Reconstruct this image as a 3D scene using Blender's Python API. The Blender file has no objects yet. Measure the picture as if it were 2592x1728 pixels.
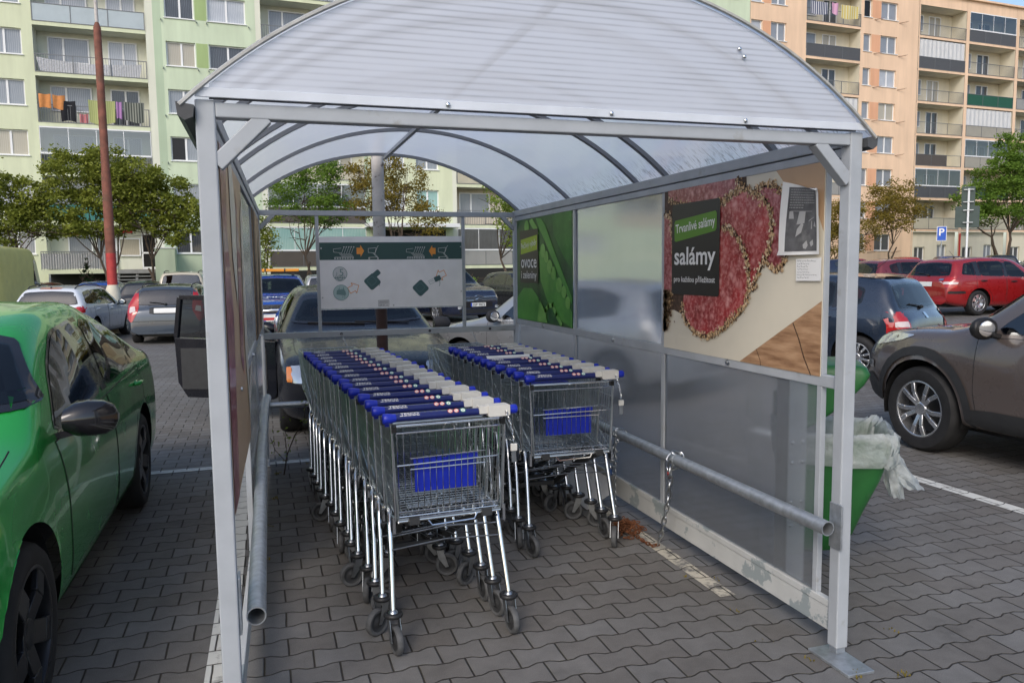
import bpy, bmesh, math, random
import numpy as np
from mathutils import Vector, Matrix, geometry
from mathutils.bvhtree import BVHTree
R = math.radians
PI = math.pi
scene = bpy.context.scene
COL = scene.collection
random.seed(7)

# ---------------------------------------------------------------- helpers
def rot_z(a): return Matrix.Rotation(a, 3, 'Z')

class MB:
    """collects faces for ONE mesh object"""
    def __init__(s): s.v = []; s.f = []; s.m = []
    def add(s, vs, fs, mi=0):
        n = len(s.v); s.v += [tuple(p) for p in vs]
        s.f += [tuple(i + n for i in f) for f in fs]; s.m += [mi] * len(fs)
    def quad(s, a, b, c, d, mi=0): s.add([a, b, c, d], [(0, 1, 2, 3)], mi)
    def box(s, x0, x1, y0, y1, z0, z1, mi=0):
        s.add([(x0,y0,z0),(x1,y0,z0),(x1,y1,z0),(x0,y1,z0),(x0,y0,z1),(x1,y0,z1),(x1,y1,z1),(x0,y1,z1)],
              [(0,3,2,1),(4,5,6,7),(0,1,5,4),(1,2,6,5),(2,3,7,6),(3,0,4,7)], mi)
    def bar(s, p, q, w, h, up=(0,0,1), mi=0):
        p = Vector(p); q = Vector(q); d = (q - p).normalized(); u = Vector(up)
        r = d.cross(u)
        if r.length < 1e-4: r = d.cross(Vector((1,0,0)))
        r.normalize(); u = r.cross(d); r = r * w / 2; u = u * h / 2
        vs = [p-r-u, p+r-u, p+r+u, p-r+u, q-r-u, q+r-u, q+r+u, q-r+u]
        s.add(vs, [(0,1,2,3),(7,6,5,4),(0,4,5,1),(1,5,6,2),(2,6,7,3),(3,7,4,0)], mi)
    def tube(s, pts, r, n=6, closed=False, caps=True, mi=0):
        pts = [Vector(p) for p in pts]; N = len(pts)
        rs = r if isinstance(r, (list, tuple)) else [r] * N
        prev = None; rings = []
        for i, p in enumerate(pts):
            if closed: t = pts[(i+1) % N] - pts[i-1]
            else: t = pts[min(i+1, N-1)] - pts[max(i-1, 0)]
            if t.length < 1e-9: t = Vector((0,0,1))
            t.normalize()
            if prev is None:
                a = Vector((0,0,1)) if abs(t.z) < .9 else Vector((1,0,0))
                prev = (a - t * a.dot(t)).normalized()
            else:
                prev = prev - t * prev.dot(t)
                if prev.length < 1e-6: prev = t.orthogonal()
                prev.normalize()
            b = t.cross(prev)
            rings.append([p + (prev * math.cos(2*PI*k/n) + b * math.sin(2*PI*k/n)) * rs[i] for k in range(n)])
        vs = [q for ring in rings for q in ring]; fs = []
        for i in range(N if closed else N-1):
            j = (i+1) % N
            for k in range(n):
                l = (k+1) % n; fs.append((i*n+k, i*n+l, j*n+l, j*n+k))
        if caps and not closed:
            fs.append(tuple(range(n))[::-1]); fs.append(tuple((N-1)*n + k for k in range(n)))
        s.add(vs, fs, mi)
    def lathe(s, prof, n=24, M=None, mi=0, close=False):
        """prof: [(radius, height)] round the local Z axis"""
        M = M or Matrix.Identity(4); vs = []; fs = []
        for r_, h_ in prof:
            for k in range(n): vs.append(M @ Vector((r_*math.cos(2*PI*k/n), r_*math.sin(2*PI*k/n), h_)))
        m = len(prof)
        for i in range(m if close else m-1):
            j = (i+1) % m
            for k in range(n):
                l = (k+1) % n; fs.append((i*n+k, i*n+l, j*n+l, j*n+k))
        s.add(vs, fs, mi)
    def prism(s, poly, d0, d1, M=None, mi=0):
        """2-D polygon (x,y) extruded from z=d0 to z=d1 in frame M"""
        M = M or Matrix.Identity(4); n = len(poly)
        vs = [M @ Vector((x, y, d0)) for x, y in poly] + [M @ Vector((x, y, d1)) for x, y in poly]
        fs = [tuple(range(n))[::-1], tuple(range(n, 2*n))]
        for i in range(n): j = (i+1) % n; fs.append((i, j, n+j, n+i))
        s.add(vs, fs, mi)
    def sheet(s, poly, z=0, M=None, mi=0):
        M = M or Matrix.Identity(4); s.add([M @ Vector((x, y, z)) for x, y in poly], [tuple(range(len(poly)))], mi)
    def ball(s, c, rx, ry=None, rz=None, n=10, m=7, M=None, mi=0):
        ry = ry or rx; rz = rz or rx; M = M or Matrix.Identity(4); c = Vector(c); vs = []; fs = []
        for i in range(m+1):
            t = PI*i/m
            for k in range(n):
                a = 2*PI*k/n; vs.append(M @ (c + Vector((rx*math.sin(t)*math.cos(a), ry*math.sin(t)*math.sin(a), rz*math.cos(t)))))
        for i in range(m):
            for k in range(n):
                l = (k+1) % n; fs.append((i*n+k, (i+1)*n+k, (i+1)*n+l, i*n+l))
        s.add(vs, fs, mi)
    def build(s, name, mat, parent=None, smooth=None, bevel=0, W=False, mats=None):
        me = bpy.data.meshes.new(name); me.from_pydata(s.v, [], s.f)
        for m in (mats or [mat]): me.materials.append(m)
        if mats:
            for p, i in zip(me.polygons, s.m): p.material_index = i
        me.validate(); me.update()
        if smooth is not None:
            me.polygons.foreach_set('use_smooth', [True] * len(me.polygons))
            me.set_sharp_from_angle(angle=R(smooth))
        o = bpy.data.objects.new(name, me); COL.objects.link(o)
        if parent is not None:
            o.parent = parent
            if W: o.matrix_parent_inverse = Matrix.Translation(-parent.location)
        if bevel:
            b = o.modifiers.new('Bevel', 'BEVEL'); b.width = bevel; b.segments = 2; b.limit_method = 'ANGLE'; b.angle_limit = R(40)
        return o

def tag(o, label=None, cat=None, group=None, kind=None):
    if label: o['label'] = label
    if cat: o['category'] = cat
    if group: o['group'] = group
    if kind: o['kind'] = kind
    return o
def empty(name, loc=(0,0,0), rz=0, label=None, cat=None, group=None):
    o = bpy.data.objects.new(name, None); COL.objects.link(o); o.location = loc; o.rotation_euler = (0,0,rz)
    o.empty_display_size = .1
    return tag(o, label, cat, group)
KIDS = {}
def children(o): return [c for c in bpy.data.objects if c.parent == o]
def copy_tree(o, parent=None):
    c = o.copy(); COL.objects.link(c)
    if parent is not None: c.parent = parent
    for ch in o.children: copy_tree(ch, c)
    return c
def frame(origin, right, up):
    r = Vector(right).normalized(); u = Vector(up).normalized(); n = r.cross(u)
    M = Matrix((r, u, n)).transposed().to_4x4(); M.translation = Vector(origin); return M

_fonts = {}
def text_mesh(body, M, width=None, height=None, align='CENTER', shear=0, bold=0, ymax=None):
    """returns (verts, faces) of flat lettering laid in frame M (x right, y up), centred at the frame's origin"""
    key = (body, shear, bold)
    if key not in _fonts:
        cu = bpy.data.curves.new('lettering', 'FONT'); cu.body = body; cu.shear = shear; cu.offset = bold; cu.resolution_u = 3
        ob = bpy.data.objects.new('lettering', cu); COL.objects.link(ob)
        dg = bpy.context.evaluated_depsgraph_get(); me = bpy.data.meshes.new_from_object(ob.evaluated_get(dg))
        _fonts[key] = ([tuple(v.co) for v in me.vertices], [tuple(p.vertices) for p in me.polygons])
        bpy.data.objects.remove(ob); bpy.data.meshes.remove(me); bpy.data.curves.remove(cu)
    vs, fs = _fonts[key]
    if not vs: return [], []
    xs = [v[0] for v in vs]; ys = [v[1] for v in vs]
    w = max(xs) - min(xs); h = max(ys) - min(ys)
    sx = width / w if width else None; sy = height / h if height else None
    sx = sx or sy; sy = sy or sx
    cx = (max(xs) + min(xs)) / 2; cy = (max(ys) + min(ys)) / 2
    if align == 'LEFT': cx = min(xs)
    return [M @ Vector(((x - cx) * sx, (y - cy) * sy, 0)) for x, y, z in vs], fs
def put_text(mb, body, M, mi=0, **k):
    v, f = text_mesh(body, M, **k)
    if v: mb.add(v, f, mi)
def circle(cx, cy, r, n=24, a0=0): return [(cx + r*math.cos(a0+2*PI*k/n), cy + r*math.sin(a0+2*PI*k/n)) for k in range(n)]
def ring2d(mb, cx, cy, r0, r1, M, z=0, n=28, a0=0, a1=2*PI, mi=0):
    vs = []; fs = []
    for k in range(n+1):
        a = a0 + (a1-a0)*k/n
        vs += [M @ Vector((cx+r0*math.cos(a), cy+r0*math.sin(a), z)), M @ Vector((cx+r1*math.cos(a), cy+r1*math.sin(a), z))]
    for k in range(n): fs.append((2*k, 2*k+1, 2*k+3, 2*k+2))
    mb.add(vs, fs, mi)
def line2d(mb, pts, w, M, z=0, closed=False, mi=0):
    pts = [Vector(p) for p in pts]; N = len(pts)
    for i in range(N if closed else N-1):
        a = pts[i]; b = pts[(i+1) % N]; d = b - a
        if d.length < 1e-6: continue
        d.normalize(); n = Vector((-d.y, d.x)) * w/2; a = a - d*w*.4; b = b + d*w*.4
        mb.add([M @ Vector((p.x, p.y, z)) for p in (a-n, b-n, b+n, a+n)], [(0,1,2,3)], mi)
def rrect(x0, x1, y0, y1, r, n=4):
    p = []
    for cx, cy, a in ((x1-r, y0+r, -PI/2), (x1-r, y1-r, 0), (x0+r, y1-r, PI/2), (x0+r, y0+r, PI)):
        p += [(cx + r*math.cos(a+PI/2*k/n), cy + r*math.sin(a+PI/2*k/n)) for k in range(n+1)]
    return p

# ---------------------------------------------------------------- materials
class NT:
    def __init__(s, name):
        s.mat = bpy.data.materials.new(name); s.mat.use_nodes = True; s.t = s.mat.node_tree; s.t.nodes.clear()
        s.out = s.n('ShaderNodeOutputMaterial')
    def n(s, typ, **k):
        nd = s.t.nodes.new(typ)
        for a, b in k.items(): setattr(nd, a, b)
        return nd
    def l(s, a, b): s.t.links.new(a, b)
    def put(s, sock, v):
        if isinstance(v, bpy.types.NodeSocket): s.l(v, sock)
        else: sock.default_value = v
    def math(s, op, a, b=None, c=None, clamp=False):
        nd = s.n('ShaderNodeMath', operation=op); nd.use_clamp = clamp
        for i, v in enumerate((a, b, c)):
            if v is not None: s.put(nd.inputs[i], v)
        return nd.outputs[0]
    def coord(s, kind='Object', scale=(1,1,1)):
        c = s.n('ShaderNodeTexCoord').outputs[kind]
        m = s.n('ShaderNodeMapping'); s.l(c, m.inputs[0]); m.inputs['Scale'].default_value = scale
        return m.outputs[0]
    def noise(s, vec, scale, detail=4, rough=.55):
        nd = s.n('ShaderNodeTexNoise'); s.l(vec, nd.inputs['Vector']); nd.inputs['Scale'].default_value = scale
        nd.inputs['Detail'].default_value = detail; nd.inputs['Roughness'].default_value = rough
        return nd.outputs[0]
    def ramp(s, fac, stops):
        nd = s.n('ShaderNodeValToRGB'); s.put(nd.inputs[0], fac); e = nd.color_ramp.elements
        while len(e) < len(stops): e.new(.5)
        for el, (p, c) in zip(e, stops):
            el.position = p; el.color = (*c, 1) if len(c) == 3 else c
        return nd.outputs[0]
    def mixc(s, f, a, b):
        nd = s.n('ShaderNodeMix', data_type='RGBA'); s.put(nd.inputs[0], f)
        for i, v in ((6, a), (7, b)):
            if isinstance(v, tuple): v = (*v[:3], 1)
            s.put(nd.inputs[i], v)
        return nd.outputs[2]
    def range(s, v, a, b, c, d):
        nd = s.n('ShaderNodeMapRange'); s.put(nd.inputs[0], v)
        for i, q in enumerate((a, b, c, d)): nd.inputs[i+1].default_value = q
        return nd.outputs[0]
    def bump(s, h, strength=.3, dist=.01):
        nd = s.n('ShaderNodeBump'); s.l(h, nd.inputs['Height']); nd.inputs['Strength'].default_value = strength
        nd.inputs['Distance'].default_value = dist; return nd.outputs[0]
    def prin(s, color, rough=.5, metal=0, coat=0, spec=.5, normal=None, trans=0, ior=1.45, alpha=None):
        p = s.n('ShaderNodeBsdfPrincipled')
        if isinstance(color, tuple): color = (*color[:3], 1)
        s.put(p.inputs['Base Color'], color); s.put(p.inputs['Roughness'], rough); s.put(p.inputs['Metallic'], metal)
        p.inputs['Coat Weight'].default_value = coat; p.inputs['Coat Roughness'].default_value = .03
        p.inputs['Specular IOR Level'].default_value = spec; p.inputs['Transmission Weight'].default_value = trans; p.inputs['IOR'].default_value = ior
        if alpha is not None: s.put(p.inputs['Alpha'], alpha)
        if normal is not None: s.l(normal, p.inputs['Normal'])
        return p.outputs[0]
    def done(s, sh): s.l(sh, s.out.inputs['Surface']); return s.mat

def M_(name, color, rough=.5, metal=0, coat=0, spec=.5, var=None, bump=None, dirt=None, kind='Object', rvar=0):
    t = NT(name); col = (*color, 1); nrm = None; rr = rough
    if var or bump or dirt or rvar: v = t.coord(kind)
    if var:
        f = t.range(t.noise(v, var[0]), .3, .7, 1 - var[1], 1 + var[1]); nd = t.n('ShaderNodeMix', data_type='RGBA', blend_type='MULTIPLY')
        nd.inputs[0].default_value = 1; nd.inputs[6].default_value = col; t.l(f, nd.inputs[7]); col = nd.outputs[2]
    if dirt:   # (scale, low, high, colour): worn or dirty patches
        f = t.range(t.noise(v, dirt[0], 6, .65), dirt[1], dirt[2], 0, 1); col = t.mixc(f, col, dirt[3])
    if rvar: rr = t.range(t.noise(v, 9), .3, .7, max(.02, rough - rvar), rough + rvar)
    if bump: nrm = t.bump(t.noise(v, bump[0], 5), bump[1], bump[2] if len(bump) > 2 else .01)
    return t.done(t.prin(col, rr, metal, coat, spec, nrm))
MT = {}
def paint(name, color, metal=.0, rough=.28, coat=1.0, spec=.5):
    """car paint: base with metallic flake, clear coat and a little road dust"""
    t = NT(name); v = t.coord('Object')
    dust = t.range(t.noise(v, 3.5, 6, .7), .58, .85, 0, .09)
    col = t.mixc(dust, color, (.22, .2, .17))
    r = t.range(t.noise(v, 6, 4), .3, .7, rough*.8, rough*1.3)
    outer = t.prin(col, r, metal, coat, spec); inner = t.prin((.03,.03,.033), .85)       # trim on the inner face of the shell
    mx = t.n('ShaderNodeMixShader'); t.l(t.n('ShaderNodeNewGeometry').outputs['Backfacing'], mx.inputs[0]); t.l(outer, mx.inputs[1]); t.l(inner, mx.inputs[2])
    return t.done(mx.outputs[0])
# steel, rubber, plastics
MT['grey_paint'] = M_('grey_paint', (.39,.415,.445), .42, var=(6,.09), bump=(60,.05,.002), dirt=(7,.62,.74,(.30,.30,.29)))
MT['chipped_paint'] = M_('chipped_paint', (.52,.53,.52), .45, var=(6,.08), dirt=(4.5,.55,.57,(.30,.34,.35)))
MT['dark_seal'] = M_('dark_seal', (.03,.03,.04), .6)
MT['galvanised'] = M_('galvanised', (.44,.47,.50), .46, .75, var=(30,.18), rvar=.1)
MT['chrome'] = M_('chrome', (.72,.74,.76), .12, 1, rvar=.05)
MT['wire'] = M_('wire', (.50,.54,.55), .3, 1, var=(20,.15))
MT['steel'] = M_('steel', (.42,.44,.46), .33, 1, var=(30,.2))
MT['alloy'] = M_('alloy', (.62,.63,.65), .25, .9)
MT['dark_alloy'] = M_('dark_alloy', (.035,.036,.04), .3, .6)
MT['rubber'] = M_('rubber', (.018,.018,.019), .75, var=(12,.3), bump=(80,.15,.003))
MT['grey_rubber'] = M_('grey_rubber', (.085,.087,.09), .7, var=(30,.25))
MT['black_plastic'] = M_('black_plastic', (.017,.017,.018), .45, var=(20,.2))
MT['gloss_black'] = M_('gloss_black', (.012,.012,.015), .12, coat=.6)
MT['grey_plastic'] = M_('grey_plastic', (.03,.031,.033), .6, var=(14,.15))
MT['blue_plastic'] = M_('blue_plastic', (.009,.025,.40), .38, var=(25,.12))
MT['navy_plastic'] = M_('navy_plastic', (.010,.017,.115), .3, var=(30,.12))
MT['white_plastic'] = M_('white_plastic', (.62,.61,.57), .45, var=(30,.06), dirt=(30,.62,.8,(.4,.38,.34)))
MT['white'] = M_('white', (.78,.78,.77), .5, var=(8,.04))
MT['pvc_white'] = M_('pvc_white', (.80,.81,.82), .35)
MT['red'] = M_('red', (.50,.03,.03), .4)
MT['teal_print'] = M_('teal_print', (.05,.19,.16), .45)
MT['black'] = M_('black', (.015,.014,.014), .5)
MT['rust'] = M_('rust', (.15,.055,.022), .85, var=(40,.45), bump=(60,.4,.004))
MT['bark'] = M_('bark', (.075,.055,.04), .9, var=(10,.35), bump=(25,.7,.02))
MT['pole_rust'] = M_('pole_rust', (.20,.075,.05), .75, var=(5,.3), dirt=(4,.5,.7,(.13,.07,.045)))
MT['pole_red'] = M_('pole_red', (.42,.045,.04), .6, var=(6,.2))
MT['pole_grey'] = M_('pole_grey', (.52,.49,.46), .8, var=(7,.14), dirt=(18,.58,.66,(.16,.13,.11)), bump=(60,.3,.003))
MT['pole_brown'] = M_('pole_brown', (.085,.045,.038), .7, var=(6,.25))
MT['cream'] = M_('cream', (.60,.56,.44), .8, var=(5,.1))
MT['seat_cloth'] = M_('seat_cloth', (.035,.037,.042), .9)
MT['skin'] = M_('skin', (.55,.33,.25), .55)
MT['hair'] = M_('hair', (.10,.06,.035), .7)
MT['chassis_grey'] = M_('chassis_grey', (.035,.037,.04), .5)
MT['headlamp'] = M_('headlamp', (.62,.64,.66), .12, .6, coat=1)
MT['amber'] = M_('amber', (.75,.22,.02), .15, coat=1)
MT['tail_red'] = M_('tail_red', (.42,.012,.014), .14, coat=1)
MT['tail_clear'] = M_('tail_clear', (.62,.52,.5), .15, coat=1)
MT['plate_white'] = M_('plate_white', (.72,.72,.70), .4)
MT['plate_blue'] = M_('plate_blue', (.02,.06,.42), .4)
MT['mirror'] = M_('mirror', (.75,.77,.78), .03, 1)
def car_glass(name, tint, refl=.05):
    t = NT(name); tr = t.n('ShaderNodeBsdfTransparent'); tr.inputs[0].default_value = (*tint, 1)
    gl = t.n('ShaderNodeBsdfGlossy'); gl.inputs['Roughness'].default_value = .015; gl.inputs[0].default_value = (.95,.97,1,1)
    fr = t.n('ShaderNodeFresnel'); fr.inputs[0].default_value = 1.6
    f = t.math('ADD', t.math('MULTIPLY', fr.outputs[0], .85), refl, clamp=True)
    mx = t.n('ShaderNodeMixShader'); t.l(f, mx.inputs[0]); t.l(tr.outputs[0], mx.inputs[1]); t.l(gl.outputs[0], mx.inputs[2])
    return t.done(mx.outputs[0])
MT['glass'] = car_glass('car_glass', (.52,.60,.57), .0)
MT['glass_dark'] = car_glass('car_glass_dark', (.14,.17,.16), .06)
MT['glass_far'] = M_('car_glass_far', (.025,.03,.033), .05, spec=.9, coat=.5)
# building glass with what hangs behind it
def pane_mat(name, base, stripe, amount, rough=.08):
    t = NT(name); v = t.coord('Object')
    w = t.n('ShaderNodeTexWave', wave_type='BANDS', bands_direction='X'); t.l(v, w.inputs[0]); w.inputs['Scale'].default_value = 3.2
    w.inputs['Distortion'].default_value = 2.5; w.inputs['Detail'].default_value = 2
    nz = t.noise(v, 1.3, 3); f = t.math('MULTIPLY', t.math('MULTIPLY', w.outputs[0], amount), t.range(nz, .3, .7, .4, 1.2), clamp=True)
    return t.done(t.prin(t.mixc(f, base, stripe), rough, 0, .5, .6))
MT['pane_curtain'] = pane_mat('pane_curtain', (.34,.37,.42), (.56,.58,.62), .9)
MT['pane_grey'] = pane_mat('pane_grey', (.20,.225,.26), (.36,.38,.42), .7)
MT['pane_dark'] = pane_mat('pane_dark', (.035,.04,.048), (.13,.14,.16), .6)
MT['pane_beige'] = pane_mat('pane_beige', (.38,.35,.28), (.5,.46,.38), .5)
MT['pane_teal'] = pane_mat('pane_teal', (.22,.40,.38), (.40,.56,.53), .8)
MT['pane_black'] = M_('pane_black', (.006,.006,.008), .3)
def render_mat(name, color, streak=.06):
    t = NT(name); v = t.coord('Object', (1,1,.12)); v2 = t.coord('Object')
    f = t.range(t.noise(v, 1.6, 5, .6), .35, .75, 1.05, 1 - streak*2)
    g = t.range(t.noise(v2, .35, 3), .3, .7, .95, 1.05)
    m = t.math('MULTIPLY', f, g); nd = t.n('ShaderNodeMix', data_type='RGBA', blend_type='MULTIPLY'); nd.inputs[0].default_value = 1
    nd.inputs[6].default_value = (*color, 1); t.l(m, nd.inputs[7])
    return t.done(t.prin(nd.outputs[2], .9, spec=.2, normal=t.bump(t.noise(v2, 40, 4), .15, .01)))
MT['wall_lime'] = render_mat('wall_lime', (.66,.70,.50))
MT['wall_sage'] = render_mat('wall_sage', (.46,.56,.41))
MT['wall_green'] = render_mat('wall_green', (.36,.47,.22))
MT['wall_pale'] = render_mat('wall_pale', (.70,.71,.60), .04)
MT['wall_mint'] = render_mat('wall_mint', (.58,.67,.50))
MT['wall_cream'] = render_mat('wall_cream', (.66,.60,.49), .05)
MT['wall_peach'] = render_mat('wall_peach', (.80,.58,.41))
MT['wall_orange'] = render_mat('wall_orange', (.72,.40,.25))
MT['wall_ivory'] = render_mat('wall_ivory', (.70,.65,.52), .04)
MT['concrete'] = M_('concrete', (.30,.30,.29), .9, var=(3,.15), bump=(30,.3,.01))
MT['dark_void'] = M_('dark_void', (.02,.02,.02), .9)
MT['rail_steel'] = M_('rail_steel', (.17,.18,.19), .5, .4)
def panel_mat(name, color, amt=.16, sc=7):
    t = NT(name); v = t.coord('Object'); w = t.n('ShaderNodeTexWave', wave_type='BANDS', bands_direction='X', wave_profile='SIN'); t.l(v, w.inputs[0]); w.inputs['Scale'].default_value = sc
    f = t.math('MULTIPLY', w.outputs[0], amt); nz = t.range(t.noise(v, 1.5, 5), .4, .8, 0, .3)
    c = t.mixc(nz, t.mixc(f, color, tuple(q*.3 for q in color)), tuple(q*.6 for q in color))
    return t.done(t.prin(c, .6, normal=t.bump(w.outputs[0], .5, .02)))
for nm, c in dict(lightblue=(.50,.58,.62), teal=(.05,.22,.20), brown=(.10,.085,.075), cream=(.56,.52,.40), grey=(.34,.34,.33), darkgrey=(.09,.095,.105), green=(.012,.10,.06), beige=(.38,.36,.31), white=(.68,.69,.70), darkgreen=(.03,.07,.05)).items():
    MT['panel_' + nm] = panel_mat('panel_' + nm, c)
# cellular polycarbonate: fine flutes, lets light through and blurs what lies behind
def polycarb(name, axis, period, tint, transl, refr, dif, stripe=.5, rough=.2, dirt=None, ior=1.12):
    t = NT(name); v = t.coord('Object'); sp = t.n('ShaderNodeSeparateXYZ'); t.l(v, sp.inputs[0])
    a = sp.outputs[axis]; fl = t.math('PINGPONG', a, period/2); fl = t.math('DIVIDE', fl, period/2)
    edge = t.math('MULTIPLY', t.math('POWER', fl, 3), stripe)
    long_ = [(1,1,1),(1,1,1),(1,1,1)]; sc = [3,3,3]; sc[axis] = 40
    nz = t.noise(t.coord('Object', tuple(.25 if i != axis else 1 for i in range(3))), 14, 4)
    edge = t.math('MULTIPLY', edge, t.range(nz, .35, .65, .4, 1.2), clamp=True)
    c = t.mixc(edge, tint, tuple(q*.62 for q in tint))
    if dirt:
        pos = sp.outputs[dirt[0]]; g = t.range(pos, dirt[1], dirt[2], 0, 1); s2 = [10,10,10]; 
        n2 = t.noise(t.coord('Object', dirt[3]), 9, 6, .7); d = t.math('MULTIPLY', g, t.range(n2, .50, .72, 0, 1), clamp=True)
        c = t.mixc(d, c, (.10,.085,.06))
    nrm = t.bump(fl, .35, .002)
    tl = t.n('ShaderNodeBsdfTranslucent'); t.l(c, tl.inputs[0])
    df = t.n('ShaderNodeBsdfDiffuse'); t.l(c, df.inputs[0]); df.inputs[1].default_value = .5
    rf = t.n('ShaderNodeBsdfRefraction'); t.l(c, rf.inputs[0]); rf.inputs['Roughness'].default_value = rough; rf.inputs['IOR'].default_value = ior
    tp = t.n('ShaderNodeBsdfTransparent'); t.l(c, tp.inputs[0])
    gl = t.n('ShaderNodeBsdfGlossy'); gl.inputs['Roughness'].default_value = .22; gl.inputs[0].default_value = (.9,.92,.95,1); t.l(nrm, gl.inputs['Normal'])
    def mix(f, x, y):
        m = t.n('ShaderNodeMixShader'); t.put(m.inputs[0], f); t.l(x, m.inputs[1]); t.l(y, m.inputs[2]); return m.outputs[0]
    tot = transl + refr + dif + .08
    s1 = mix(dif/(dif+transl), tl.outputs[0], df.outputs[0])
    s2 = mix(.08/(refr+.08), rf.outputs[0], tp.outputs[0])
    s3 = mix((refr+.08)/tot, s1, s2)
    fr = t.n('ShaderNodeFresnel'); fr.inputs[0].default_value = 1.5
    bf = t.math('SUBTRACT', 1, t.n('ShaderNodeNewGeometry').outputs['Backfacing'])      # no second sheen on the inner face
    return t.done(mix(t.math('MULTIPLY', t.math('MULTIPLY', fr.outputs[0], .8), bf), s3, gl.outputs[0]))
MT['poly_roof'] = polycarb('poly_roof', 1, .016, (.90,.93,.97), .70, .13, .13, .22, .14, dirt=(0, 2.09, 2.20, (2.5,8,1)))
MT['poly_gable'] = polycarb('poly_gable', 2, .020, (.90,.92,.97), .44, .12, .44, .70, .22)
MT['poly_wall'] = polycarb('poly_wall', 1, .011, (.90,.91,.92), .12, .80, .07, .22, .12, ior=1.2)

# paving: interlocking I-shaped blocks
def paver_group():
    g = bpy.data.node_groups.new('paver_pattern', 'ShaderNodeTree')
    g.interface.new_socket('Color', in_out='OUTPUT', socket_type='NodeSocketColor')
    g.interface.new_socket('Height', in_out='OUTPUT', socket_type='NodeSocketFloat')
    g.interface.new_socket('Joint', in_out='OUTPUT', socket_type='NodeSocketFloat')
    t = NT.__new__(NT); t.t = g; out = t.n('NodeGroupOutput')
    pos = t.n('ShaderNodeNewGeometry').outputs['Position']; sp = t.n('ShaderNodeSeparateXYZ'); t.l(pos, sp.inputs[0])
    wob = t.noise(pos, 2.2, 2); w2 = t.noise(pos, 22, 3)
    X = t.math('ADD', t.math('DIVIDE', t.math('ADD', sp.outputs[0], -1.127 + 20*.197), .197), t.math('MULTIPLY_ADD', wob, .10, -.05))
    Y = t.math('ADD', t.math('DIVIDE', t.math('ADD', sp.outputs[1], -3.187 + .0685 + 40*.137), .137), t.math('MULTIPLY_ADD', w2, .07, -.035))
    i = t.math('FLOOR', Y); yy = t.math('FRACT', Y)
    sgn = t.math('SUBTRACT', 1, t.math('MULTIPLY', t.math('MODULO', t.math('ABSOLUTE', i), 2), 2))
    c = t.math('COSINE', t.math('MULTIPLY', X, 2*PI))
    Wv = t.math('MINIMUM', t.math('MAXIMUM', t.math('MULTIPLY', c, -1.7), -1), 1)
    o = t.math('MULTIPLY', t.math('MULTIPLY', sgn, Wv), .066)
    dl = t.math('SUBTRACT', yy, o); du = t.math('SUBTRACT', t.math('SUBTRACT', 1, o), yy)
    row = t.math('ADD', i, t.math('SUBTRACT', t.math('LESS_THAN', du, 0), t.math('LESS_THAN', dl, 0)))
    d1 = t.math('MULTIPLY', t.math('MINIMUM', t.math('ABSOLUTE', dl), t.math('ABSOLUTE', du)), .137)
    xs = t.math('ADD', X, t.math('MULTIPLY', t.math('MODULO', t.math('ABSOLUTE', row), 2), .5))
    fx = t.math('FRACT', xs); d2 = t.math('MULTIPLY', t.math('MINIMUM', fx, t.math('SUBTRACT', 1, fx)), .197)
    d = t.math('MINIMUM', d1, d2)
    h = t.n('ShaderNodeMapRange', interpolation_type='SMOOTHSTEP'); t.l(d, h.inputs[0])
    for k, q in enumerate((.0006, .0062, 0, 1)): h.inputs[k+1].default_value = q
    h = h.outputs[0]
    cell = t.n('ShaderNodeCombineXYZ'); t.l(t.math('FLOOR', xs), cell.inputs[0]); t.l(row, cell.inputs[1])
    wn = t.n('ShaderNodeTexWhiteNoise', noise_dimensions='2D'); t.l(cell.outputs[0], wn.inputs[0])
    big = t.noise(pos, .55, 4, .6); fine = t.noise(pos, 260, 3, .8); mid = t.noise(pos, 9, 5, .7)
    v = t.math('MULTIPLY', t.range(wn.outputs[0], 0, 1, .86, 1.14), t.range(big, .3, .7, .82, 1.16))
    v = t.math('MULTIPLY', v, t.range(fine, .3, .7, .72, 1.28)); v = t.math('MULTIPLY', v, t.range(mid, .3, .75, .84, 1.12))
    col = t.n('ShaderNodeMix', data_type='RGBA', blend_type='MULTIPLY'); col.inputs[0].default_value = 1
    t.l(t.mixc(t.range(wn.outputs[0], 0, 1, 0, 1), (.180,.168,.155), (.166,.162,.156)), col.inputs[6]); t.l(v, col.inputs[7])
    stain = t.range(t.noise(pos, 1.3, 6, .7), .60, .74, 0, .55)
    cc = t.mixc(stain, col.outputs[2], (.055,.052,.048))
    jc = t.mixc(t.range(t.noise(pos, 5, 4), .45, .7, 0, 1), (.034,.029,.025), (.05,.044,.03))
    vg = t.n('ShaderNodeTexVoronoi', feature='F1'); vg.inputs['Scale'].default_value = 2.6; t.l(pos, vg.inputs['Vector']); gum = t.math('MULTIPLY', t.range(vg.outputs['Distance'], .02, .05, 1, 0), t.range(t.noise(pos, 3.1, 2), .55, .6, 0, .7)); cc = t.mixc(gum, cc, (.26,.25,.235))
    tyre = t.math('MULTIPLY', t.range(t.noise(pos, .9, 3, .5), .55, .75, 0, .5), t.range(t.noise(pos, 14, 5, .7), .4, .7, .3, 1)); cc = t.mixc(tyre, cc, (.075,.068,.06))
    cc = t.mixc(h, jc, cc)
    t.l(cc, out.inputs[0]); t.l(t.math('ADD', h, t.math('MULTIPLY', fine, .12)), out.inputs[1]); t.l(t.math('SUBTRACT', 1, h), out.inputs[2])
    return g
PG = paver_group()
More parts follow.
